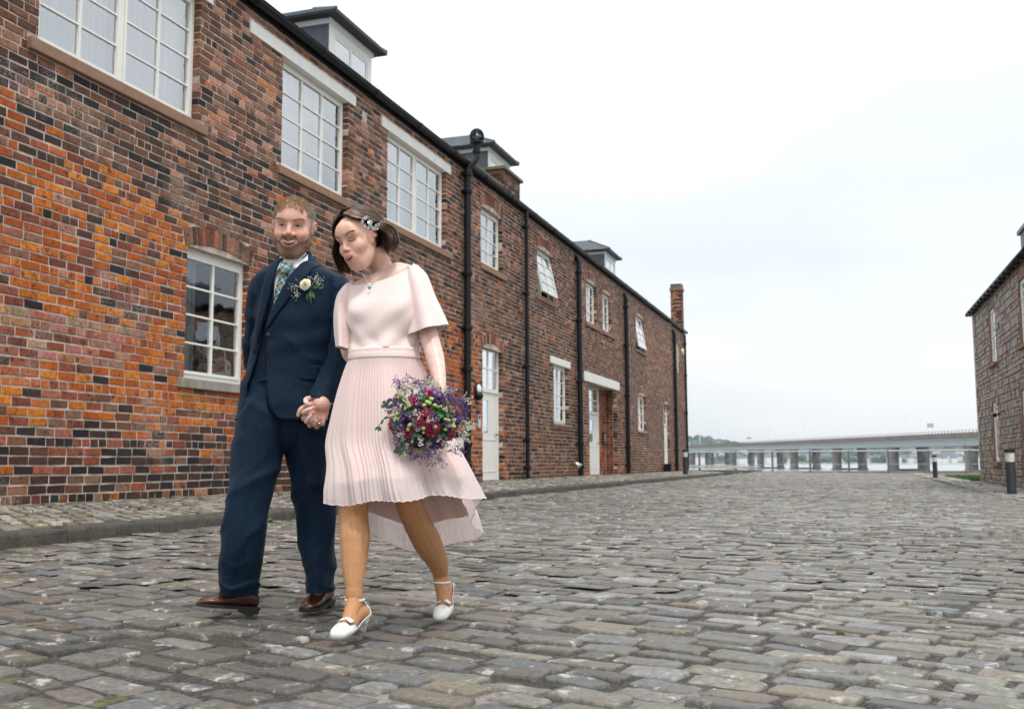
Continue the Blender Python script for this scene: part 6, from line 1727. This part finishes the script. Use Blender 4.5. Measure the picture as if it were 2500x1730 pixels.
# jewelled comb
comb = empty('hair_comb', at(838, 503, 4.05), 'silver jewelled flower comb pinned in the dark hair of the woman', 'hair comb')
def oval_leaf(acc, p, d, nrm_, L, w, cup=.15, col=None):
    d = d.normalized(); s = d.cross(nrm_).normalized(); nn = s.cross(d).normalized()
    acc.add([tuple(p), tuple(p + d * L * .35 + s * w / 2 + nn * L * cup), tuple(p + d * L * .75 + s * w * .38 + nn * L * cup), tuple(p + d * L), tuple(p + d * L * .75 - s * w * .38 + nn * L * cup), tuple(p + d * L * .35 - s * w / 2 + nn * L * cup), tuple(p + d * L * .45)],
            [(0, 1, 6), (1, 2, 6), (2, 3, 6), (3, 4, 6), (4, 5, 6), (5, 0, 6)], col)
def comb_at(zx, zy): 
    x, y = (790 + zx * .1316) / 1.0841, (490 + zy * .1316) / 1.0841
    # on the hair surface in front of the head centre
    o = at(x, y, 4.0); dirv = (o - Vector((0, 0, CAM_H))).normalized(); best = None
    inv = BH.inverted()
    for s_ in range(200):
        p = Vector((0, 0, CAM_H)) + dirv * (3.9 + .002 * s_); L = inv @ p; e = ((L.x) / .103) ** 2 + ((L.y + .012) / .122) ** 2 + ((L.z - .035) / .117) ** 2
        if e < 1: return p
    return at(x, y, 4.08)
for (zx, zy, L, ang) in ((860, 400, .016, None), (770, 350, .014, 120), (800, 330, .014, 80), (740, 400, .014, 170), (770, 440, .014, 230), (830, 480, .012, 260), (900, 480, .012, 290), (960, 450, .012, 320), (1010, 440, .011, 0), (1050, 400, .011, 40), (990, 500, .011, 300), (940, 510, .011, 280), (880, 440, .012, 250), (1060, 430, .010, 10)):
    p = comb_at(zx, zy); a = Acc(); nn = -Fv
    if ang is None:
        for k in range(7): t = 6.283 * k / 7; oval_leaf(a, p, Rv * math.cos(t) + Uv * math.sin(t), nn, .013, .008)
        ellip(a, tuple(p + nn * .003), (.004, .004, .004), 8, 6); a.build('flower', M['silver'], comb)
    else:
        for dt in (-.9, -.3, .3, .9): t = rad(ang) + dt; oval_leaf(a, p, Rv * math.cos(t) + Uv * math.sin(t), nn, L, .0045)
        ellip(a, tuple(p + nn * .002), (.0025, .0025, .0025), 8, 5); a.build('leaf_spray', M['silver'], comb)
# dress ----------------------------------------------------------------------
dress = None
def bust(th, t):
    b = 0
    for c in (.62, -.62 + 2 * math.pi): b += .030 * math.exp(-((th - c) / .42) ** 2 - ((t - 4.4) / 1.0) ** 2)
    b += .012 * math.exp(-((th if th < math.pi else th - 2 * math.pi) / .5) ** 2 - ((t - 4.2) / 1.3) ** 2)
    return b + .008 * fbm(math.sin(th) * 2.2 + t * .3, math.cos(th) * 2.2, t * .8) + .003 * math.exp(-((t - 6.9) / .8) ** 2) * math.sin(th * 9 + math.sin(th * 3)) + .007 * math.exp(-((th - 1.1) / .55) ** 2 - ((t - 5) / 1.6) ** 2) * math.sin((t * .9 + th * 2.2) * 3.2) + .006 * math.exp(-((th - 5.2) / .5) ** 2 - ((t - 5.2) / 1.5) ** 2) * math.sin((t * .9 - th * 2.2) * 3.2) + .004 * math.exp(-((t - 6.3) / .9) ** 2) * math.sin(th * 6 + 2 * fbm(th, t, 2))
def neck_t(f):
    th = 2 * math.pi * f; c = math.cos(th)
    return 1.25 + (1.35 * max(0, c) ** 1.3 if c > 0 else 0) - .10 * math.sin(th)
a = loft(BT, 60, 120, off=.004, disp=bust, t0=neck_t); bod = a.build('bodice', M['crepe'], BRI, smooth=True); solid(bod, .0025)
a = Acc(); 
BELT = [ringm(788, 789, 938, 785, 4.20, .104), ringm(787, 800, 940, 797, 4.20, .107), ringm(787, 812, 943, 809, 4.20, .110)]
a = loft(BELT, 6, 80, off=.004, disp=lambda th, t: .0012 * math.sin(t * 6)); solid(a.build('waistband', M['crepe'], BRI, smooth=True), .003)
SK = [ringm(787, 811, 942, 808, 4.20, .110), hring(840, 777, 956, 4.20, .125), hring(890, 764, 976, 4.20, .15), hring(950, 753, 996, 4.20, .175), hring(1000, 748, 1014, 4.20, .20), hring(1050, 757, 1036, 4.18, .235), hring(1100, 759, 1058, 4.17, .27), hring(1150, 761, 1085, 4.17, .29), hring(1200, 762, 1100, 4.20, .305), hring(1262, 757, 1115, 4.25, .32)]
def hem_t(th, lin=False):
    """how far down the skirt goes at angle th: front short, back long and blown to the right"""
    c, s = math.cos(th), math.sin(th)
    v = 6.55 - .12 * c
    if c > 0: v = 6.45 - .25 * max(0, math.sin((th + .25) * 1) ) * c + (.45 * max(0, -s) ** 2) * c
    else: v = 6.5 + 2.25 * (-c) ** .8 + .1 * s
    v += .10 * math.sin(th * 6 + 1) * (1 if c < 0 else .7)
    return v - (.95 if lin else 0)
def skirt(nt, ns, off, lin):
    a = Acc(); vs = []
    for i in range(nt + 1):
        for k in range(ns):
            th = 2 * math.pi * k / ns; t = hem_t(th, lin) * i / nt; r = spline(SK, t)
            g_ = min(1, t / 6); 
            ph = 76 * th / 2.0 + 1.6 * math.sin(th * 3) + .9 * math.sin(th * 7 + 1) ; tri = 2 / math.pi * math.asin(math.sin(ph * 2))
            d = tri * (.0028 * min(1, t * 2) + .0026 * g_) * (.65 + .35 * math.sin(th * 11 + 2)) if not lin else 0
            d += g_ ** 1.5 * (.034 * math.sin(th * 5 + .7 + t * .12) + .018 * math.sin(th * 9 + 2 - t * .2) + .008 * math.sin(th * 17 + t * .3)) * (1 if not lin else .7)
            d -= .010 * math.exp(-((math.atan2(math.sin(th + .62), math.cos(th + .62))) / .10) ** 2) * g_ * (0 if lin else 1)   # deep overlap fold at the front
            p = rpt(r, th, off + d)
            if not lin and i == nt: p = p + Uv * .002 * math.sin(th * 70)
            vs.append(tuple(p))
    a.add(vs, [(i * ns + k, i * ns + (k + 1) % ns, (i + 1) * ns + (k + 1) % ns, (i + 1) * ns + k) for i in range(nt) for k in range(ns)]); return a
sk = skirt(70, 672, .004, False).build('skirt', M['chiffon'], BRI, smooth=True)
skirt(40, 240, -.016, True).build('lining', M['lining'], sk, smooth=True)
hm_ = Acc(); ns = 672; vv = [Vector(v.co) for v in sk.data.vertices[70 * ns:71 * ns]]
hm_.tube([tuple(p) for p in vv[::2]] + [tuple(vv[0])], .0016, 5, cap=False); hm_.build('rolled_hem', M['lining'], sk, smooth=True)
# flutter sleeves
def flut(n_, amp, seed): return lambda th, t: amp * (t / 4) ** 1.4 * math.sin(th * n_ + seed) + .002 * fbm(math.sin(th), math.cos(th), t + seed)
FS = [ringm(914, 604, 946, 604, 4.23, .052), ringm(912, 640, 962, 622, 4.22, .072), ringm(914, 682, 978, 664, 4.21, .085), ringm(918, 722, 994, 702, 4.20, .092), ringm(921, 757, 1007, 734, 4.19, .098)]
a = loft(FS, 40, 110, disp=flut(5, .010, 1.2)); sl = a.build('flutter_sleeve', M['crepe'], bod, smooth=True); solid(sl, .0015)
FS = [ringm(775, 646, 800, 636, 4.23, .045), ringm(760, 668, 796, 655, 4.22, .060), ringm(754, 705, 793, 700, 4.22, .068), ringm(756, 745, 794, 745, 4.22, .072), ringm(760, 782, 793, 790, 4.22, .076)]
a = loft(FS, 40, 100, disp=flut(5, .007, 2.6)); sl = a.build('flutter_sleeve', M['crepe'], bod, smooth=True); solid(sl, .0015)
# shoes with an ankle strap, bow and heel
def court_shoe(F, heel_tip, parent):
    ank, hl, ball, toe = F['ankle'], F['heel'], F['ball'], F['toe']
    fw_ = (toe - ball); fw_.z = 0; fw_.normalize(); sd_ = fw_.cross(Uv).normalized()
    ax = (ball - hl).normalized()
    upn = (Uv - ax * Uv.dot(ax)).normalized(); s2 = ax.cross(upn).normalized()
    a = Acc(); vs = []; n = 20
    st = [(hl - ax * .022 + upn * .004, .016, .030, .55), (hl - ax * .010, .027, .036, 1.0), (hl + ax * .02, .029, .026, .6), (lerp(hl, ball, .5), .0285, .020, .30), (lerp(hl, ball, .8), .035, .026, .45), (ball, .039, .030, .75), (lerp(ball, toe, .5), .037, .031, 1), (toe, .029, .027, 1), (toe + fw_ * .018, .017, .019, 1), (toe + fw_ * .026, .004, .010, 1)]
    toeax = (toe - ball).normalized()
    for j, (c, w, h, op) in enumerate(st):
        u_ = upn if j < 4 else (upn.lerp(Uv, .6) if j == 4 else Uv)
        sdx = s2 if j < 5 else sd_
        for k in range(n):
            t = math.pi * 2 * k / n; y, z = math.cos(t), math.sin(t)
            zz = z * (h if z < 0 or op >= 1 else h * op)
            vs.append(tuple(c + sdx * (y * w) + u_ * (zz * (.95 if z > 0 else .8) - .004)))
    m = len(st); fs = []
    for i in range(m - 1):
        for k in range(n):
            t = math.pi * 2 * (k + .5) / n; topo = math.sin(t) > (.05 if 1 <= i <= 4 else .55 if i == 5 else 2)
            if topo: continue
            fs.append((i * n + k, (i + 1) * n + k, (i + 1) * n + (k + 1) % n, i * n + (k + 1) % n))
    fs += [tuple(range(n)), tuple((m - 1) * n + k for k in range(n - 1, -1, -1))]
    a.add(vs, fs); s = a.build('shoe', M['ivory'], parent, smooth=True); solid(s, .0025, 1)
    # heel
    a = Acc(); top = hl - upn * .022; a.tube([tuple(top + ax * .004), tuple(lerp(top, heel_tip, .35) - ax * .004), tuple(lerp(top, heel_tip, .75)), tuple(heel_tip)], [.024, .0155, .0105, .0095], 14); a.build('heel', M['ivory'], s, smooth=True)
    # counter and strap round the ankle
    c = ank + Uv * .004; leg = Uv
    pts = [c + sd_ * (math.cos(t) * .0365) + fw_ * (math.sin(t) * .0365) for t in np.linspace(0, 2 * math.pi, 25)]
    a = Acc(); vs = [];
    for p in pts: vs += [tuple(p - Uv * .0045), tuple(p + Uv * .0045)]
    a.add(vs, [(2 * i, 2 * i + 2, 2 * i + 3, 2 * i + 1) for i in range(24)]); solid(a.build('strap', M['ivory'], s, smooth=True), .002, 1)
    a = Acc(); vs = []                                             # heel counter rising to the strap
    for i in range(7):
        f = i / 6
        for k in range(9):
            t = rad(-62 + 124 * k / 8); w = lerp(.031, .0375 * 1, f) ; narrow = 1 - .45 * f
            base = lerp(hl - upn * .014, ank, f); vs.append(tuple(base - fw_ * (math.cos(t * narrow) * w) + sd_ * (math.sin(t * narrow) * w)))
    a.add(vs, [(i * 9 + k, i * 9 + k + 1, (i + 1) * 9 + k + 1, (i + 1) * 9 + k) for i in range(6) for k in range(8)]); solid(a.build('heel_counter', M['ivory'], s, smooth=True), .0025, 1)
    b = lerp(ball, toe, .15) + Uv * .026; a = Acc()                  # bow
    for sg in (-1, 1):
        vs = []
        for i in range(6):
            f = i / 5; w = .004 + .012 * math.sin(f * 2.2)
            for (v, h) in ((-w, 0), (0, .007 * math.sin(f * 3)), (w, 0)): vs.append(tuple(b + sd_ * (sg * f * .030) + fw_ * v + Uv * (h + .004 - .012 * f * f)))
        a.add(vs, [(3 * i + k, 3 * i + k + 1, 3 * i + k + 4, 3 * i + k + 3) for i in range(5) for k in (0, 1)])
    ellip(a, tuple(b + Uv * .004), (.005, .006, .005), 8, 6); solid(a.build('bow', M['ivory'], s, smooth=True), .003, 1)
    return s
court_shoe(F1, at(819, 1423, 4.03), BRI)
court_shoe(F2, at(1021, 1316, 4.56), BRI)
# necklace
neck_ = empty('necklace', at(832, 640, 4.12), 'fine pearl necklace with a turquoise heart pendant at the neck of the woman', 'necklace')
M['turq'] = simple('turquoise', (.02, .42, .50), .2, noise=.2, scale=60); M['pearl'] = simple('pearl', (.75, .66, .58), .25, noise=.03)
def on_chest(x, y, off=.004):
    dirv = (at(x, y, 4.2) - Vector((0, 0, CAM_H))).normalized(); best = None
    for t in np.linspace(0.3, 4, 40):
        for th in np.linspace(-1.2, 1.2, 49):
            p = rpt(spline(BT, t), th, 0); q = p - Vector((0, 0, CAM_H)); e = (q - dirv * q.dot(dirv)).length
            if best is None or e < best[0]: best = (e, p)
    return best[1] + Vector((0, 0, 0)) - Fv * off
ch = [(871, 583, 4.165), (868, 600, 4.16), (860, 617, 4.15), (849, 630, 4.145), (834, 641, 4.14)]
ch2 = [(816, 612, 4.15), (822, 626, 4.145), (832, 641, 4.14)]
a = Acc()
for c_ in (ch, ch2): a.tube([tuple(at(*p)) for p in c_], .0009, 5)
a.build('chain', M['silver'], neck_)
for i in range(12):
    f = i / 11 * 4; k = min(3, int(f)); p = [lerp(ch[k][j], ch[k + 1][j], f - k) for j in range(3)]; a = Acc(); ellip(a, tuple(at(*p) - Fv * .002), (.0024,) * 3, 8, 6); a.build('pearl', M['pearl'], neck_, smooth=True)
a = Acc(); c = at(832, 648, 4.115); pts = []
for k in range(20):
    t = 6.283 * k / 20; pts.append((16 * math.sin(t) ** 3, 13 * math.cos(t) - 5 * math.cos(2 * t) - 2 * math.cos(3 * t) - math.cos(4 * t)))
vs = [tuple(c + Rv * x * .00055 + Uv * y * .00055) for x, y in pts] + [tuple(c - Fv * .005)]; vs2 = [tuple(c + Fv * .003)]
a.add(vs + vs2, [(k, (k + 1) % 20, 20) for k in range(20)] + [((k + 1) % 20, k, 21) for k in range(20)]); a.build('pendant', M['turq'], neck_, smooth=True)

# ------------------------------------------------------------------ flowers
def fm(name, c, rough=.6, noise=.2): return simple(name, c, rough, noise=noise, scale=60)
M['magenta'] = fm('magenta_petal', (.36, .012, .075), .5, .35); M['purple'] = fm('purple_petal', (.10, .03, .24), .55, .35); M['deep'] = fm('deep_purple_petal', (.035, .012, .06), .5, .3); M['pinkp'] = fm('pink_petal', (.55, .08, .15), .5, .3)
M['yellow'] = fm('yellow_centre', (.60, .32, .02)); M['bud'] = fm('green_bud', (.34, .46, .12), .5, .3); M['leafg'] = fm('green_leaf', (.035, .12, .035), .5, .4); M['euc'] = fm('eucalyptus_leaf', (.06, .13, .09), .6, .3); M['creamf'] = fm('cream_wax_flower', (.62, .56, .40), .5, .2)
M['lilac'] = fm('lilac_statice', (.17, .09, .25), .7, .4); M['whitef'] = fm('white_filler', (.66, .64, .52), .7, .2); M['rosecream'] = fm('cream_rose', (.80, .76, .52), .5, .06); M['stem'] = fm('green_stem', (.10, .17, .05)); M['darkred'] = fm('dark_red_centre', (.10, .015, .02))
def frame_(nrm_):
    u = nrm_.cross(Uv if abs(nrm_.z) < .9 else Rv).normalized(); return u, nrm_.cross(u)
def petal_(acc, c, nrm_, u, L, w, rise, curl, n=5):
    """cupped petal: base at c, reaching outwards along u while rising along nrm_"""
    s = nrm_.cross(u).normalized(); vs = []
    for i in range(n + 1):
        f = i / n; wd = w * math.sin(math.pi * min(.98, .12 + .80 * f)) ** .7
        base = c + u * (L * f) + nrm_ * (rise * math.sin(f * math.pi * .5) - curl * f ** 3)
        for k in (-1, 0, 1): vs.append(tuple(base + s * (k * wd / 2) + nrm_ * (abs(k) * w * .16) + nrm_ * (.0015 * math.sin(i * 2 + k * 3))))
    acc.add(vs, [(3 * i + k, 3 * i + k + 1, 3 * i + k + 4, 3 * i + k + 3) for i in range(n) for k in (0, 1)])
def rose(name, c, nrm_, R_, mat, parent, rn, rows=4):
    a = Acc(); u, v = frame_(nrm_)
    for r in range(rows):
        f = (r + 1) / rows; npt = 3 + r
        for k in range(npt):
            t = 6.283 * (k + .37 * r) / npt + rn.uniform(-.2, .2); d = u * math.cos(t) + v * math.sin(t)
            petal_(a, c - nrm_ * R_ * .5 + d * R_ * .10 * f, nrm_, d, R_ * f * rn.uniform(.9, 1.05), R_ * (.75 + .5 * f), R_ * (1.15 - .55 * f), R_ * .25 * f)
    o = a.build(name, mat, parent, smooth=True); return solid(o, .0008, 0)
def daisy(c, nrm_, R_, parent, rn, mat='purple', centre='yellow', name='aster', np_=16):
    a = Acc(); u, v = frame_(nrm_)
    for k in range(np_):
        t = 6.283 * k / np_ + rn.uniform(-.1, .1); d = u * math.cos(t) + v * math.sin(t); petal_(a, c, nrm_, d, R_ * rn.uniform(.85, 1.08), R_ * .36, R_ * .12, R_ * .10, 3)
    o = a.build(name, M[mat], parent, smooth=True); a = Acc(); ellip(a, tuple(c + nrm_ * .002), (R_ * .3,) * 3, 10, 6); a.build('flower_centre', M[centre], o, smooth=True)
def bud_(c, d, L, parent, rn, mat='bud', name='bud'):
    d = d.normalized(); a = Acc(); a.tube([tuple(c - d * L * .9), tuple(c - d * L * .5), tuple(c - d * L * .2), tuple(c + d * L * .2), tuple(c + d * L * .42), tuple(c + d * L * .5)], [.0012, .002, L * .26, L * .32, L * .20, .001], 10); return a.build(name, M[mat], parent, smooth=True)
bq = empty('bouquet', at(957, 940, 3.97), 'round bouquet of purple, magenta and green flowers held in front of the pink dress', 'bouquet')
BC = at(958, 938, 3.99); BR_ = .128
rq = random.Random(31)
def bdir(zx, zy):
    """direction in the bouquet's dome for a place in the close-up of the photograph"""
    x, y = (900 + zx * .188) / 1.0841, (880 + zy * .188) / 1.0841
    dx, dy = (x - 958) / 578, (938 - y) / 578; r = math.hypot(dx, dy); f = min(.97, r / (BR_ * 1.12)); k = 1 if r == 0 else f * BR_ / r
    return (Rv * dx * k + Uv * dy * k - Fv * math.sqrt(max(.02, 1 - f * f)) * BR_).normalized()
def bp2(zx, zy, rr=1.0): d = bdir(zx, zy); return BC + d * BR_ * rr, d
a = Acc(); ellip(a, tuple(BC), (BR_ * .80,) * 3, 24, 16); a.build('foliage_core', fm('dark_foliage', (.018, .04, .02)), bq, smooth=True)
a = Acc(); 
for k in range(14):
    t = 6.283 * k / 14; s_ = BC + Fv * .05 + Rv * .03; e_ = at(1000, 985, 4.06) + Rv * .022 * math.cos(t) + Fv * .02 * math.sin(t); a.tube([tuple(s_), tuple(at(985, 945, 4.05) + Rv * .010 * math.cos(t) + Fv * .010 * math.sin(t)), tuple(e_)], .0035, 6)
a.build('stems', M['stem'], bq, smooth=True)
for (zx, zy, r, mt) in ((640, 535, .024, 'magenta'), (775, 775, .032, 'magenta'), (285, 470, .024, 'pinkp'), (285, 860, .027, 'pinkp'), (530, 950, .024, 'magenta'), (880, 900, .024, 'magenta'), (1130, 1000, .022, 'pinkp'), (825, 420, .018, 'magenta'), (950, 540, .028, 'deep'), (1190, 770, .028, 'purple'), (650, 1110, .024, 'deep'), (900, 1140, .022, 'deep'), (490, 790, .022, 'deep'), (700, 640, .024, 'deep'), (1060, 900, .022, 'deep'), (850, 950, .02, 'magenta')):
    p, d = bp2(zx, zy, 1.02); rose('bloom', p, d, r * 1.18, M[mt], bq, rq)
for (zx, zy, r) in ((367, 490, .0150), (885, 437, .0150), (943, 465, .0125), (1005, 475, .0125), (465, 855, .0155), (735, 385, .013), (980, 1050, .0150), (550, 1090, .0140), (350, 975, .0135), (1012, 1185, .013), (910, 770, .013), (580, 745, .012), (420, 580, .012), (870, 380, .010)):
    p, d = bp2(zx, zy, 1.10); daisy(p, d, r * 1.12, bq, rq)
for (zx, zy) in ((400, 705), (340, 725), (395, 760), (365, 430), (440, 470), (845, 520), (800, 560), (825, 580), (890, 605), (925, 630), (1000, 655), (960, 615), (1060, 790), (1130, 785), (1180, 850), (1115, 865), (1025, 780), (1020, 910), (580, 850), (555, 900), (890, 880), (750, 890), (750, 950), (575, 1155), (710, 1160), (660, 1175), (1060, 1140), (975, 1130), (560, 615), (765, 600), (390, 1030), (600, 1055)):
    p, d = bp2(zx, zy, 1.10); bud_(p, (d + Rv * rq.uniform(-.8, .8) + Uv * rq.uniform(-.8, .5)), rq.uniform(.018, .028), bq, rq)
def ring_flower(zx, zy, R_, rr=1.05):
    p, d = bp2(zx, zy, rr); d = (d + Rv * rq.uniform(-.4, .4) + Uv * rq.uniform(-.4, .4)).normalized(); a = Acc(); u, v = frame_(d)
    n = 10; vs = []
    for (s, h) in ((.35, -.4), (.85, -.05), (1, .15), (.55, .0), (.3, -.25)):
        for k in range(n): t = 6.283 * k / n; w = 1 + .08 * math.cos(t * 5); vs.append(tuple(p + (u * math.cos(t) + v * math.sin(t)) * R_ * s * w + d * R_ * h))
    a.add(vs, [(i * n + k, i * n + (k + 1) % n, (i + 1) * n + (k + 1) % n, (i + 1) * n + k) for i in range(4) for k in range(n)]); o = a.build('wax_flower', M['creamf'], bq, smooth=True)
    a = Acc(); ellip(a, tuple(p - d * R_ * .15), (R_ * .38,) * 3, 8, 5); a.build('flower_centre', M['darkred'], o, smooth=True)
for (zx, zy) in ((620, 795), (670, 815), (625, 855), (670, 925), (435, 930), (350, 900), (340, 935), (380, 665), (355, 625), (620, 460), (770, 440), (1040, 620), (1045, 655), (1015, 565), (790, 1100), (710, 1070), (720, 900), (540, 560), (500, 640), (700, 1010), (860, 1000), (470, 1030), (610, 1000), (330, 560), (580, 420), (640, 430), (520, 400), (690, 690), (650, 660), (1150, 680), (400, 640)): ring_flower(zx, zy, rq.uniform(.0065, .0095))
a = Acc()                                                          # leaves among the blooms
def leaf_on(acc, p, d, L, w, rn): 
    u, v = frame_(d); t = rn.random() * 6.28; dr = (u * math.cos(t) + v * math.sin(t) + d * rn.uniform(.1, .7)).normalized(); oval_leaf(acc, p, dr, d, L, w, .10)
for i in range(240):
    p, d = bp2(rq.uniform(300, 1200), rq.uniform(400, 1200), rq.uniform(.82, .96)); leaf_on(a, p, d, rq.uniform(.02, .04), rq.uniform(.010, .018), rq)
for (zx, zy) in ((860, 690), (960, 690), (940, 720), (840, 720), (720, 480), (740, 520), (690, 470)):
    for k in range(4): p, d = bp2(zx, zy, 1.05); leaf_on(a, p, d, .026, .016, rq)
a.build('leaves', M['leafg'], bq, kind='stuff')
for (zs_, zp) in (((300, 560), [(230, 540), (270, 600), (210, 580), (300, 530), (240, 600)]), ((600, 730), [(560, 710), (640, 760), (590, 690), (620, 700)]), ((470, 1080), [(460, 1090), (430, 1120), (400, 1140), (410, 1160), (375, 1180), (390, 1195)]), ((640, 960), [(600, 980), (660, 990), (630, 1010)]), ((1000, 960), [(980, 990), (1040, 980), (1000, 1020)]), ((380, 840), [(350, 830), (400, 860), (370, 870)])):
    a = Acc()
    def bp3(zx, zy):                                                # outside the dome: in the plane of its rim
        x, y = (900 + zx * .188) / 1.0841, (880 + zy * .188) / 1.0841; return at(x, y, 3.93)
    q0 = bp2(*zs_, .9)[0]
    for z_ in zp:
        p = bp3(*z_) if (z_[0] < 320 or z_[1] > 1080) else bp2(*z_, 1.05)[0]
        a.tube([tuple(q0), tuple(p)], .001, 4)
        for s in (-1, 1): oval_leaf(a, p, Rv * s * .8 + Uv * rq.uniform(-.6, .6) - Fv * .3, -Fv, .018, .017, .1)
    a.build('eucalyptus_sprig', M['euc'], bq)
def sprig(p0, p1, mat, n, r, name, spread=.012):
    """thin branching stem set with tiny florets"""
    a = Acc(); p0, p1 = Vector(p0), Vector(p1); mid = lerp(p0, p1, .5) + Vector((rq.uniform(-1, 1), rq.uniform(-1, 1), rq.uniform(-1, 1))) * .012
    pts = [p0, mid, p1]; a.tube([tuple(p) for p in pts], .0008, 4)
    for i in range(n):
        f = .35 + .65 * rq.random(); b = lerp(mid, p1, (f - .5) * 2) if f > .5 else lerp(p0, mid, f * 2); e = b + Vector((rq.gauss(0, 1), rq.gauss(0, 1), rq.gauss(0, 1))) * spread + (p1 - p0).normalized() * spread * .8
        a.tube([tuple(b), tuple(e)], .0006, 3)
        for k in range(3): q = e + Vector((rq.gauss(0, 1), rq.gauss(0, 1), rq.gauss(0, 1))) * r * 1.0; d = Vector((rq.gauss(0, 1), rq.gauss(0, 1), rq.gauss(0, 1))).normalized(); oval_leaf(a, q, d, -Fv, r * 2.2, r * 1.5, .3)
    return a.build(name, M[mat], bq)
def bz(zx, zy, Z=3.95): return at((900 + zx * .188) / 1.0841, (880 + zy * .188) / 1.0841, Z)
for (s_, e_) in (((430, 400), (340, 260)), ((420, 420), (400, 290)), ((560, 400), (500, 190)), ((600, 380), (600, 250)), ((680, 380), (690, 260)), ((740, 350), (790, 210)), ((400, 420), (370, 350)), ((640, 380), (630, 290)), ((1040, 420), (1040, 360)), ((1060, 480), (1140, 410)), ((1100, 520), (1200, 520)), ((1100, 560), (1230, 600)), ((1130, 620), (1260, 700)), ((1150, 700), (1290, 760)), ((1150, 500), (1290, 525)), ((1150, 560), (1200, 640)), ((1120, 540), (1100, 480)), ((1090, 560), (1150, 560)), ((1100, 620), (1210, 680)), ((560, 1180), (540, 1250)), ((600, 1190), (620, 1280)), ((590, 1190), (580, 1240)), ((780, 1150), (790, 1240)), ((920, 1180), (980, 1290)), ((880, 1180), (930, 1340)), ((860, 1180), (830, 1370)), ((1150, 1080), (1190, 1220)), ((1120, 1050), (1200, 1150)), ((1170, 960), (1260, 1010)), ((300, 700), (270, 640)), ((320, 760), (290, 800)), ((330, 600), (260, 660)), ((740, 1150), (740, 1220)), ((700, 360), (760, 300)), ((520, 400), (460, 330)), ((1180, 640), (1250, 640)), ((1000, 1180), (1080, 1180))):
    sprig(bz(*s_), bz(*e_, Z=3.93), 'lilac', 8, .0030, 'statice_sprig', .010)
for (s_, e_) in (((520, 400), (440, 350)), ((560, 390), (560, 340)), ((640, 380), (600, 330)), ((760, 350), (780, 260)), ((800, 350), (850, 300)), ((1180, 820), (1310, 900)), ((1180, 860), (1300, 950)), ((1180, 780), (1280, 820)), ((1170, 900), (1240, 1020)), ((480, 400), (500, 380)), ((720, 370), (710, 330)), ((960, 400), (900, 360)), ((1000, 400), (1010, 370)), ((1200, 830), (1330, 850)), ((480, 1180), (450, 1200)), ((1150, 530), (1300, 520)), ((850, 1190), (850, 1300)), ((950, 1190), (940, 1380))):
    sprig(bz(*s_), bz(*e_, Z=3.93), 'whitef', 13, .0028, 'filler_sprig', .009)
for i in range(46):
    p, d = bp2(rq.uniform(330, 1180), rq.uniform(380, 1180), .95); sprig(p, p + d * .035 + Rv * rq.uniform(-.01, .01), 'lilac' if rq.random() < .55 else 'whitef', 8, .0028, 'filler_sprig', .008)
a = Acc(); q0, q1, q2 = bz(300, 730), bz(190, 760, 3.92), bz(130, 850, 3.91); a.tube([tuple(q0), tuple(q1), tuple(q2)], .0016, 5)
for (p, d) in ((q1, Rv * .6 + Uv * .3), (q1, -Rv * .2 - Uv * .5), (q2, -Uv), (q2, -Uv * .8 - Rv * .7), (q2, -Uv * .8 + Rv * .4)): oval_leaf(a, p, d, -Fv, .022, .010, .1)
a.build('trailing_stem', M['leafg'], bq)
# buttonhole on his lapel
bt = empty('buttonhole_flower', chest(690, 655, .03), 'cream rose buttonhole with gypsophila and green leaves pinned to the navy jacket', 'flower')
def bh(zx, zy, off): 
    x, y = (620 + zx * .2506) / 1.0841, (450 + zy * .2506) / 1.0841; return chest(x, y, off)
c = bh(497, 1035, .035); rose('rose', c, (-Fv + Uv * .25 - Rv * .1).normalized(), .0245, M['rosecream'], bt, rq, 6)
a = Acc()
for (p0, d, L, w) in (((560, 1060), (1, .25), .034, .015), ((600, 1060), (1, .15), .032, .014), ((540, 1090), (.2, -1), .036, .016), ((560, 1100), (.35, -1), .034, .014), ((520, 1110), (0, -1), .038, .010), ((440, 1000), (-.8, .7), .020, .010), ((545, 1120), (.1, -1), .048, .008)):
    oval_leaf(a, bh(*p0, .022), Rv * d[0] + Uv * d[1] - Fv * .15, -Fv, L, w, .08)
a.build('leaf', M['leafg'], bt)
a = Acc()
for (zx, zy, s, n) in ((590, 990, 26, 40), (610, 1010, 20, 22), (405, 1060, 22, 26), (430, 1135, 22, 30), (520, 985, 16, 12)):
    for k in range(n):
        p = bh(zx + rq.gauss(0, s), zy + rq.gauss(0, s), .03 + rq.uniform(-.006, .008)); ellip(a, tuple(p), (.0019,) * 3, 6, 4)
a.build('gypsophila', M['whitef'], bt, smooth=True)
